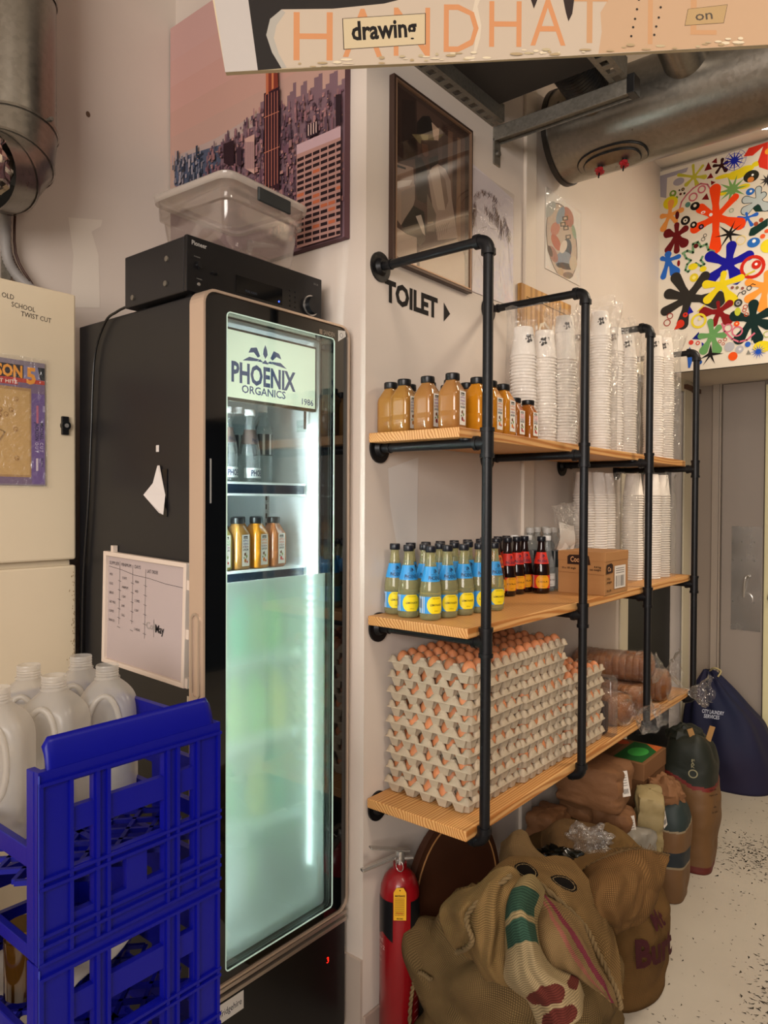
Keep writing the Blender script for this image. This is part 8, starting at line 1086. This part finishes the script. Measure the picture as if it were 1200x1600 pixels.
def crum(c,rx,ry,rz_,am,seed,n=36):
    c=Vector(c)
    def fn(u,v):
        a=2*PI*u;b=PI*(v-.5); D=Vector((math.cos(a)*math.cos(b),math.sin(a)*math.cos(b),math.sin(b))); k=1+am*.7*noise.noise(D*2.3+Vector((seed,0,0)))+am*(crease(D,2.4,seed)-.25)*.9; return c+Vector((D.x*rx,D.y*ry,D.z*rz_))*k
    return MB().grid(fn,n,n//2)
crum((.13,-.37,.435),.075,.055,.028,.5,3).build('black_liner',mat('black_liner','0b0d0a',.15),S4,sharp=25)
crum((.165,-.26,.455),.075,.065,.045,.7,6,60).build('clear_liner',M_film,S4,sharp=25)
# paper flour bags
def pbag(nm_,label,c,hx,hy,h,rz,seed,m=None,tilt=0,tagp=None,cat='paper bag'):
    t=thing(nm_,label,cat,c); t.rotation_euler=(tilt,0,rz)
    def fn(u,v):
        a=2*PI*u; x,y=math.cos(a),math.sin(a); q=(abs(x)**8+abs(y)**8)**-.125
        if v<.1: z=0; r=v/.1
        elif v>.9: z=h; r=(1-v)/.1
        else: z=h*(v-.1)/.8; r=1
        k=1-.10*(2*(z/h)-1)**6; P=Vector((hx*x*q*r*k,hy*y*q*r*k,z+(.012*(1-r) if v>.9 else 0))); N_=noise.noise_vector(P*9+Vector((seed,0,0)))*.008+noise.noise_vector(P*30+Vector((seed,0,0)))*.003; N_+=Vector((x*q,y*q,.4))*(crease(P,16,seed)-.2)*.020; P+=N_; P.z=max(P.z,0); return P
    MB().grid(fn,40,36).build('bag_body',m or M_kraft,t,sharp=40)
    if tagp:
        M_=Matrix.Translation(tagp[0])@Matrix.Rotation(tagp[1],4,'Z')@Matrix.Rotation(tagp[2],4,'Y'); b=MB().box(-.0006,.0006,-.018,.018,-.045,.045,M=M_); b.build('paper_tag',mat('tag_white','d0c8c0',.6),t)
        p=Print(lambda a,b,d=0:M_@Vector((.0008+d,a,b)),.0004)
        for k in range(5): p.line([(-.012,.03-k*.009),(.010,.03-k*.009)],.002,'6a6460')
        for k in range(7): p.rect(-.012+k*.0035,-.035,-.0105+k*.0035,-.018,'3a3838')
        p.build('tag_print',M_print,t)
    return t
pbag('flour_bag','brown paper bag in the lower row nearest the wall',(-1.235,2.50,.22),.055,.085,.19,.05,1); pbag('flour_bag','brown paper bag in the middle of the lower row',(-1.195,2.70,.20),.07,.085,.20,.0,2)
pbag('flour_bag','brown paper bag with a white tag at the front of the lower row',(-1.07,2.715,.16),.075,.065,.235,.1,3,tagp=(Vector((.078,-.02,.18)),-.5,-.2))
pbag('flour_bag','crumpled brown paper bag with white tag lying on top of the others',(-1.135,2.69,.415),.125,.10,.155,.08,4,tagp=(Vector((.125,-.03,.10)),-.6,-.25))
pbag('crate_of_paper_bags','dark crate carrying the brown paper bags under the shelf',(-1.14,2.69,0),.15,.16,.165,0,9,m=mat('dark_crate','2a241f',.7),cat='crate')
pbag('flour_bag','pale cream paper bag leaning at the right of the brown ones',(-.985,2.85,.20),.05,.06,.25,.5,5,m=mat('cream_paper','94835c',.7,var=.3,vscale=8,vcol='8a7440',bump=.4,bscale=30),tilt=.12,tagp=(Vector((.052,-.02,.17)),-.5,-.2))
pbag('white_bag','dusty white plastic bag slumped over below the cream bag',(-1.0,2.70,.0),.05,.085,.33,-.3,6,m=mat('dusty_white','8a847a',.5,var=.3,vscale=6,vcol='6a645c',bump=.5,bscale=22),tilt=-.1,cat='bag')
# kraft bag with bands
def tallbag(label,o_,rx,ry,h,cf,seed,e=3.2,nm_='paper_sack',m=None):
    t=thing(nm_,label,'sack',o_); b=blob((0,0,0),rx,ry,h,64,110,e=e,ez=5.0,amp=.012,freq=6,seed=seed,colf=cf); b.build('sack_body',m or M_paper,t); return t
M_paper=mat('kraft_attr',rough=.6,attr=True,var=.15,vscale=6,vcol='3a2a1a',bump=.4,bscale=24)
def zcol(bands,base):
    def f(u,v):
        z=max(0,(v-.12)/.88)**.9
        for a,b,c_ in bands:
            if a<=z+.07*math.sin(u*2*PI+2.2)*(.0 if a<.5 else 1)<b: return c_
        return base
    return f
t=tallbag('kraft coffee bag with dark teal bands and rolled top beside the brown paper bags',(-.955,2.98,0),.085,.085,.40,zcol([(.78,1.1,'1c2c2c'),(.36,.50,'16222a'),(.76,.78,'8a7a60'),(.34,.36,'8a7a60')],'6c4c2c'),3)
crum((-.01,-.0,.40),.075,.07,.065,.35,9).build('rolled_top',M_kraft,t,sharp=30)
t=tallbag('tall kraft coffee sack with dark green top and red trim beside the blue bag',(-.95,3.30,0),.105,.11,.56,zcol([(.72,1.1,'141c14'),(.69,.72,'6e1a14'),(0,.06,'5e1a14')],'6c4b28'),13)
c_=frame((0,0,0),(.78,.62,0),(0,0,1)); pf=lambda a,b,d=0: Vector((.0,.0,b))+Vector((.62*.128,-.78*.132,0))*(1+d*8)+Vector((.78,.62,0))*a
p=Print(sackfr(0,.105,.11,-1.2),.0); 
def pf2(a,b,d=0):
    th=-1.0+a/.12; return Vector(((.124+d)*math.cos(th),(.13+d)*math.sin(th),b))
p=Print(pf2,.0); p.ringp(-.03,.43,.016,.005,'8a8468',20)
for k,ch in enumerate('KAF'): p.text(ch,-.038,.455+k*.012,.012,'8a8468',w=.014,bold=.02)
for k in range(4): p.text('organic coffee',.035,.36-k*.022-(.03 if k>1 else 0),.007,'2e2216',w=.035+.008*(k%2),bold=.02)
p.build('bag_print',M_print,t)
for cx_,cy_,rz_,rx_ in ((.03,-.05,.7,-.35),(.055,.01,.7,.3)):
    MB().box(-.012,.012,-.002,.002,-.01,.085,M=Matrix.Translation((cx_,cy_,.52))@Matrix.Rotation(rz_,4,'Z')@Matrix.Rotation(rx_,4,'Y')).build('wooden_clip',mat('clip_wood','a07848',.5),t)
crum((-.03,.0,.545),.075,.085,.05,.3,12).build('gathered_top',mat('green_black','10160f',.6),t,sharp=30)
# green banana-style box
t=thing('produce_box','cardboard produce box with green and orange print under the shelf end','box',(-1.16,3.06,.30)); MB().box(-.16,.13,-.13,.13,0,.20).build('box_body',mat('box_brown','6a4526',.8),t,bevel=.003); MB().box(-.163,.133,-.133,.133,.14,.212).build('box_lid',mat('box_lid_brown','7a5230',.8),t,bevel=.003)
p=Print(lambda a,b,d=0:Vector((a,b,.212+d)),.0006); p.rect(.0,-.12,.12,.12,'1e5a28'); p.oval(.06,.0,.04,.06,'3a9a40'); p.poly([(.05,.125),(.12,.125),(.12,.05)],'c0602c'); p.rect(-.12,-.1,-.02,.1,'6a4a2a'); p.oval(-.04,.08,.03,.03,'c0502a'); p.build('lid_print',M_print,t)
p=Print(frame((0,-.1334,0),(1,0,0),(0,0,1)),.0006); p.rect(-.06,.04,.02,.17,'1c4a2c'); p.build('side_print',M_print,t); 
t=thing('dark_bin','black tub holding up the produce box under the shelf','tub',(-1.16,3.06,0)); shell([(.12,.11,.03,0),(.13,.12,.03,.28),(.138,.128,.03,.285),(.138,.128,.03,.3)],True,True).build('tub_shell',M_bplas,t,sharp=40); MB().box(-.139,.139,-.129,-.12,.27,.29).build('rim_lip',M_bplas,t)
# blue bag
t=thing('blue_laundry_bag','large slumped dark blue cloth bag by the grey door','bag',(-1.06,4.42,0))
M_blue=mat('navy_cloth','101838',.8,var=.35,vscale=3.0,vcol='30182c',bump=.5,bscale=9)
def bb(u,v):
    a=2*PI*u; x,y=math.cos(a),math.sin(a); q=(abs(x)**2.5+abs(y)**2.5)**-.4
    if v<.1: z=0;r=v/.1
    else:
        t_=(v-.1)/.9; z=.60*t_; r=(1+.08*math.sin(t_*PI))*(1-t_**2.6*.90) 
    P=Vector((.225*x*q*r-.12*(z/.6)**1.4,.20*y*q*r,z)); P+=noise.noise_vector(P*4+Vector((3,0,0)))*.03*min(1,z*6)+Vector((x,y,0))*.010*math.sin(a*9+z*5)*min(1,z*3); P.z=max(0,P.z); return P
MB().grid(bb,80,50).build('cloth_body',M_blue,t)
MB().tube([cr([(-.12,-.01,.60),(-.09,-.04,.63),(-.05,-.05,.62),(-.06,-.07,.59)],k/14) for k in range(15)],.005,8).build('drawstring',mat('cream_cord','b0a070',.7),t)
p=Print(lambda a,b,d=0:Vector((-.02+.78*a,-.205+.62*a-.0,b))+Vector((.62,-.78,0))*(d+.022),.0); 
p.text('CITY LAUNDRY',-.10,.432,.020,'b8bccc',w=.12,bold=.02,rot=-.12); p.text('SERVICES',-.09,.405,.020,'b8bccc',w=.085,bold=.02,rot=-.12); p.build('bag_lettering',M_print,t)
# ================================================= CRATES AND MILK BOTTLES
M_cr=mat('blue_crate_plastic','04087c',.4,spec=.3,var=.2,vscale=6,vcol='081060',bump=.08,bscale=60); M_sc=mat('scuffed_edge','3444a8',.6)
CX0,CX1,CY0,CY1=-1.53,-1.047,.500,.826
def crate(z0,label,full,par_group='stacked blue milk crates'):
    t=thing('milk_crate',label,'crate',((CX0+CX1)/2,(CY0+CY1)/2,z0),0,par_group); off=Vector(((CX0+CX1)/2,(CY0+CY1)/2,0)); Mt=Matrix.Translation(-off); H_=.283
    W_=CY1-CY0; th=.012
    def wall(nm_,axis,pos,a0,a1,rows):
        "wall as bars around windows; rows of (z0,z1,[(a,b)...]) give windows"
        b=MB(); 
        def bx(u0,u1,za,zb,e=0):
            if axis=='x': b.box(pos-th/2-e,pos+th/2+e,u0,u1,za,zb,M=Mt)
            else: b.box(u0,u1,pos-th/2-e,pos+th/2+e,za,zb,M=Mt)
        zs=sorted(set([0,H_]+[z for r in rows for z in r[:2]]))
        for za,zb in zip(zs,zs[1:]):
            win=[w for r in rows if r[0]<=za and r[1]>=zb for w in r[2]]
            u=a0
            for w0,w1 in sorted(win): bx(u,w0,za,zb); u=w1
            bx(u,a1,za,zb)
        return b,bx
    y=lambda f:CY0+W_*f
    rows=[(.218,.258,[(y(.153),y(.261)),(y(.34),y(.644)),(y(.733),y(.825))]),(.128,.180,[(y(.153),y(.261)),(y(.34),y(.644)),(y(.733),y(.825))]),(.058,.106,[(y(.153),y(.261)),(y(.34),y(.433)),(y(.546),y(.644)),(y(.733),y(.825))])]
    b,bx=wall('front_wall','x',CX1-th/2,CY0,CY1,rows)
    for f_ in (.0,.14,.27,.325,.655,.715,.84,.975): # ribs
        b.box(CX1-.002,CX1+.004,y(f_),y(f_)+.006,.0,H_-.02,M=Mt)
    for z in (.110,.122,.262,.04,.024,.0): b.box(CX1-.002,CX1+.005,CY0,CY1,z,z+.005,M=Mt)
    b.build('front_wall',M_cr,t)
    b,_=wall('back_wall','x',CX0+th/2,CY0,CY1,rows); b.build('back_wall',M_cr,t)
    L_=CX1-CX0; x=lambda f:CX0+L_*f
    b,_=wall('side_wall','y',CY1-th/2,CX0+th+.0005,CX1-th-.0005,[(.205,.246,[(x(.1),x(.3)),(x(.4),x(.6)),(x(.7),x(.9))]),(.125,.170,[(x(.1),x(.3)),(x(.4),x(.6)),(x(.7),x(.9))]),(.035,.098,[(x(.1),x(.3)),(x(.4),x(.6)),(x(.7),x(.9))])]); b.build('side_wall',M_cr,t)
    b=MB(); b.box(CX1-.035,CX1-th-.0005,CY0-.001,CY0+th,.001,H_-.001,M=Mt); b.box(CX0+th+.0005,CX0+.03,CY0,CY0+th,0,H_,M=Mt); b.box(CX0+.03,CX1-.035,CY0,CY0+th,.135,.165,M=Mt); b.box(CX0+.03,CX1-.035,CY0,CY0+th,0,.02,M=Mt); b.build('side_wall',M_cr,t,bevel=.0015)
    # floor lattice
    b=MB(); zf=.085
    n=9
    for k in range(-n,n+1):
        for s_ in (-1,1):
            # diagonal bars clipped to the floor rectangle
            c0=(CX0+CX1)/2+k*.055; pts=[]
            ya,yb=CY0+th,CY1-th; xa=c0-s_*(yb-ya)*.45; xb=c0+s_*(yb-ya)*.45
            A=Vector((xa,ya,zf));B_=Vector((xb,yb,zf)); d_=B_-A
            t0,t1=0,1
            for lim,sg in ((CX0+th,1),(CX1-th,-1)):
                fa=(A.x-lim)*sg; fb2=(B_.x-lim)*sg
                if fa<0 and fb2<0: t0=2
                elif fa<0: t0=max(t0,fa/(fa-fb2))
                elif fb2<0: t1=min(t1,fa/(fa-fb2))
            if t0<t1-.02:
                P,Q=A+d_*t0-off,A+d_*t1-off; n_=Vector((-d_.y,d_.x,0)).normalized()*.0035; u=Vector((0,0,.004)); vs=[P-n_-u,P+n_-u,P+n_+u,P-n_+u,Q-n_-u,Q+n_-u,Q+n_+u,Q-n_+u]
                b.add(vs,[(0,1,2,3),(7,6,5,4),(0,4,5,1),(1,5,6,2),(2,6,7,3),(3,7,4,0)])
    b.box(CX0+th,CX1-th,(CY0+CY1)/2-.006,(CY0+CY1)/2+.006,zf-.006,zf+.004,M=Mt); b.build('floor_lattice',M_cr,t)
    if full: # raised lip along the front rim
        MB().grid(lambda u,v:Vector((CX1-.004-.004*v-.010*v*v,CY0+.014+(W_-.028)*u,H_-.008+.052*v*(1 if 0<u<1 else .75)))-off,40,6).build('hand_lip',M_cr,t,solid=.007)
    MB().box(CX1+.001,CX1+.0022,CY0-.0005,CY0+.0012,.0,H_-.004,M=Mt).build('scuffed_edge',M_sc,t)
    return t
crate(.883,'blue plastic milk crate on top of the stack holding empty milk bottles',True)
crate(.599,'blue plastic milk crate directly under the top one',False); crate(.315,'blue plastic milk crate third down in the stack',False); crate(.031,'blue plastic milk crate at the very bottom of the stack',False)
M_milk=film('milky_bottle',tint='efece6',gloss=.06,milk=.42,rough=.3,milkcol='e6e2dc')
def milk_bottle():
    t=thing('milk_bottle','m','bottle'); hx,hy=.050,.056
    def ringpt(u,z):
        a=2*PI*u; x,y=math.cos(a),math.sin(a); e=5 if z<.2 else 5-(min(z,.235)-.2)/.035*2.8; q=(abs(x)**e+abs(y)**e)**(-1/e)
        if z<.16: rx,ry=hx,hy
        elif z<.235: k=(z-.16)/.075; k=k**2.6; rx,ry=hx+( .020-hx)*k,hy+(.020-hy)*k
        else: rx=ry=.0205+(.0012 if int(z*400)%2 else 0)
        if z<.006: rx*=.9;ry*=.9
        return Vector((rx*x*q,ry*y*q,z))
    zs=[0,.006,.02,.05,.08,.11,.14,.16]+[.16+.075*k/14 for k in range(1,15)]+[.2375,.240,.2425,.245,.2475,.25,.2525,.255,.258,.262]
    m_=MB(); n=56; vs=[]
    for z in zs: vs+=[ringpt(k/n,z) for k in range(n)]
    for i,v in enumerate(vs): # handle recess on the +x side corner
        if .075<v.z<.20 and v.x>0: 
            w=math.sin((v.z-.075)/.125*PI); g=max(0,1-abs(v.y)/.032); v.x-=.026*w*g**.6
    m_.add(vs,[(i*n+k,i*n+(k+1)%n,(i+1)*n+(k+1)%n,(i+1)*n+k) for i in range(len(zs)-1) for k in range(n)]+[tuple(range(n))[::-1]],None,True); m_.build('bottle_body',M_milk,t,sharp=50)
    for r,z in ((.0215,.236),(.0205,.246),(.0205,.254),(.0195,.262)): pass
    MB().tube([(0,0,.2355),(0,0,.2385)],.0245,24,False).build('neck_ring',M_milk,t)
    MB().tube([(.0475+.002*math.cos(2*q),.030*math.cos(q),.140+.070*math.sin(q)) for q in [2*PI*k/36 for k in range(37)]],.0052,10,False).build('handle',M_milk,t); return t
Mk={'m':milk_bottle()}; zb=.883+.0905
ml=[(-1.335,.775,'near row, beside the fridge'),(-1.330,.665,'near row, in the middle'),(-1.318,.558,'near row, at the far left'),(-1.455,.785,'back row, beside the fridge'),(-1.452,.675,'back row, in the middle'),(-1.448,.558,'back row, at the far left')]
for i,(x,y,l) in enumerate(ml): put(Mk,'m',(x,y,zb),f'empty translucent milk bottle, {l}','empty milk bottles in the top crate',-.9+random.uniform(-.25,.25))
t=thing('table','small wooden side table left of the blue crates','table',(-1.56,.18,0)); MB().box(-.25,.35,-.25,.27,.72,.75).build('tabletop',mat('tan_ply','9a7048',.6),t,bevel=.004)
for a in (-.22,.32):
    for b in (-.22,.24): MB().box(a-.02,a+.02,b-.02,b+.02,0,.72).build('leg',MATS['tan_ply'],t)
t=thing('tan_box','tan cardboard box lid showing left of the crates','box',(-1.42,.30,.80)); MB().box(-.14,.14,-.12,.13,0,.13).build('box_body',mat('tan_card','b07c44',.7),t,bevel=.003); MB().box(-.142,.142,-.122,.132,.105,.133).build('lid',MATS['tan_card'],t,bevel=.002)
t=thing('stacked_papers','loose white papers under the tan box left of the crates','papers',(-1.40,.30,.7505)); MB().box(-.16,.17,-.12,.14,0,.02).box(-.14,.18,-.11,.13,.02,.049).build('paper_stack',mat('paper_grey','9a928a',.8),t)
t=thing('folded_papers','folded white paper lying in the second crate','papers',(-1.28,.66,.70)); MB().grid(lambda u,v:(-.12+.2*u,-.1+.2*v,.01+.02*abs(2*u-1)+.008*math.sin(v*7)),10,10).build('sheet',mat('sheet_white','b8b0a8',.8),t,solid=.001); t.rotation_euler=(0,0,.4)
t=thing('amber_jar','dark amber glass jar lying in the second crate','jar',(-1.25,.575,.69)); MB().tube([(0,0,.035),(0,.0,.13)],.034,20).build('jar_body',mat('amber_glass','3a2408',.08,coat=.5),t); MB().tube([(0,0,.13),(0,0,.15)],.03,20).build('jar_lid',mat('gold_lid','8a6a2c',.3,metal=.8),t)
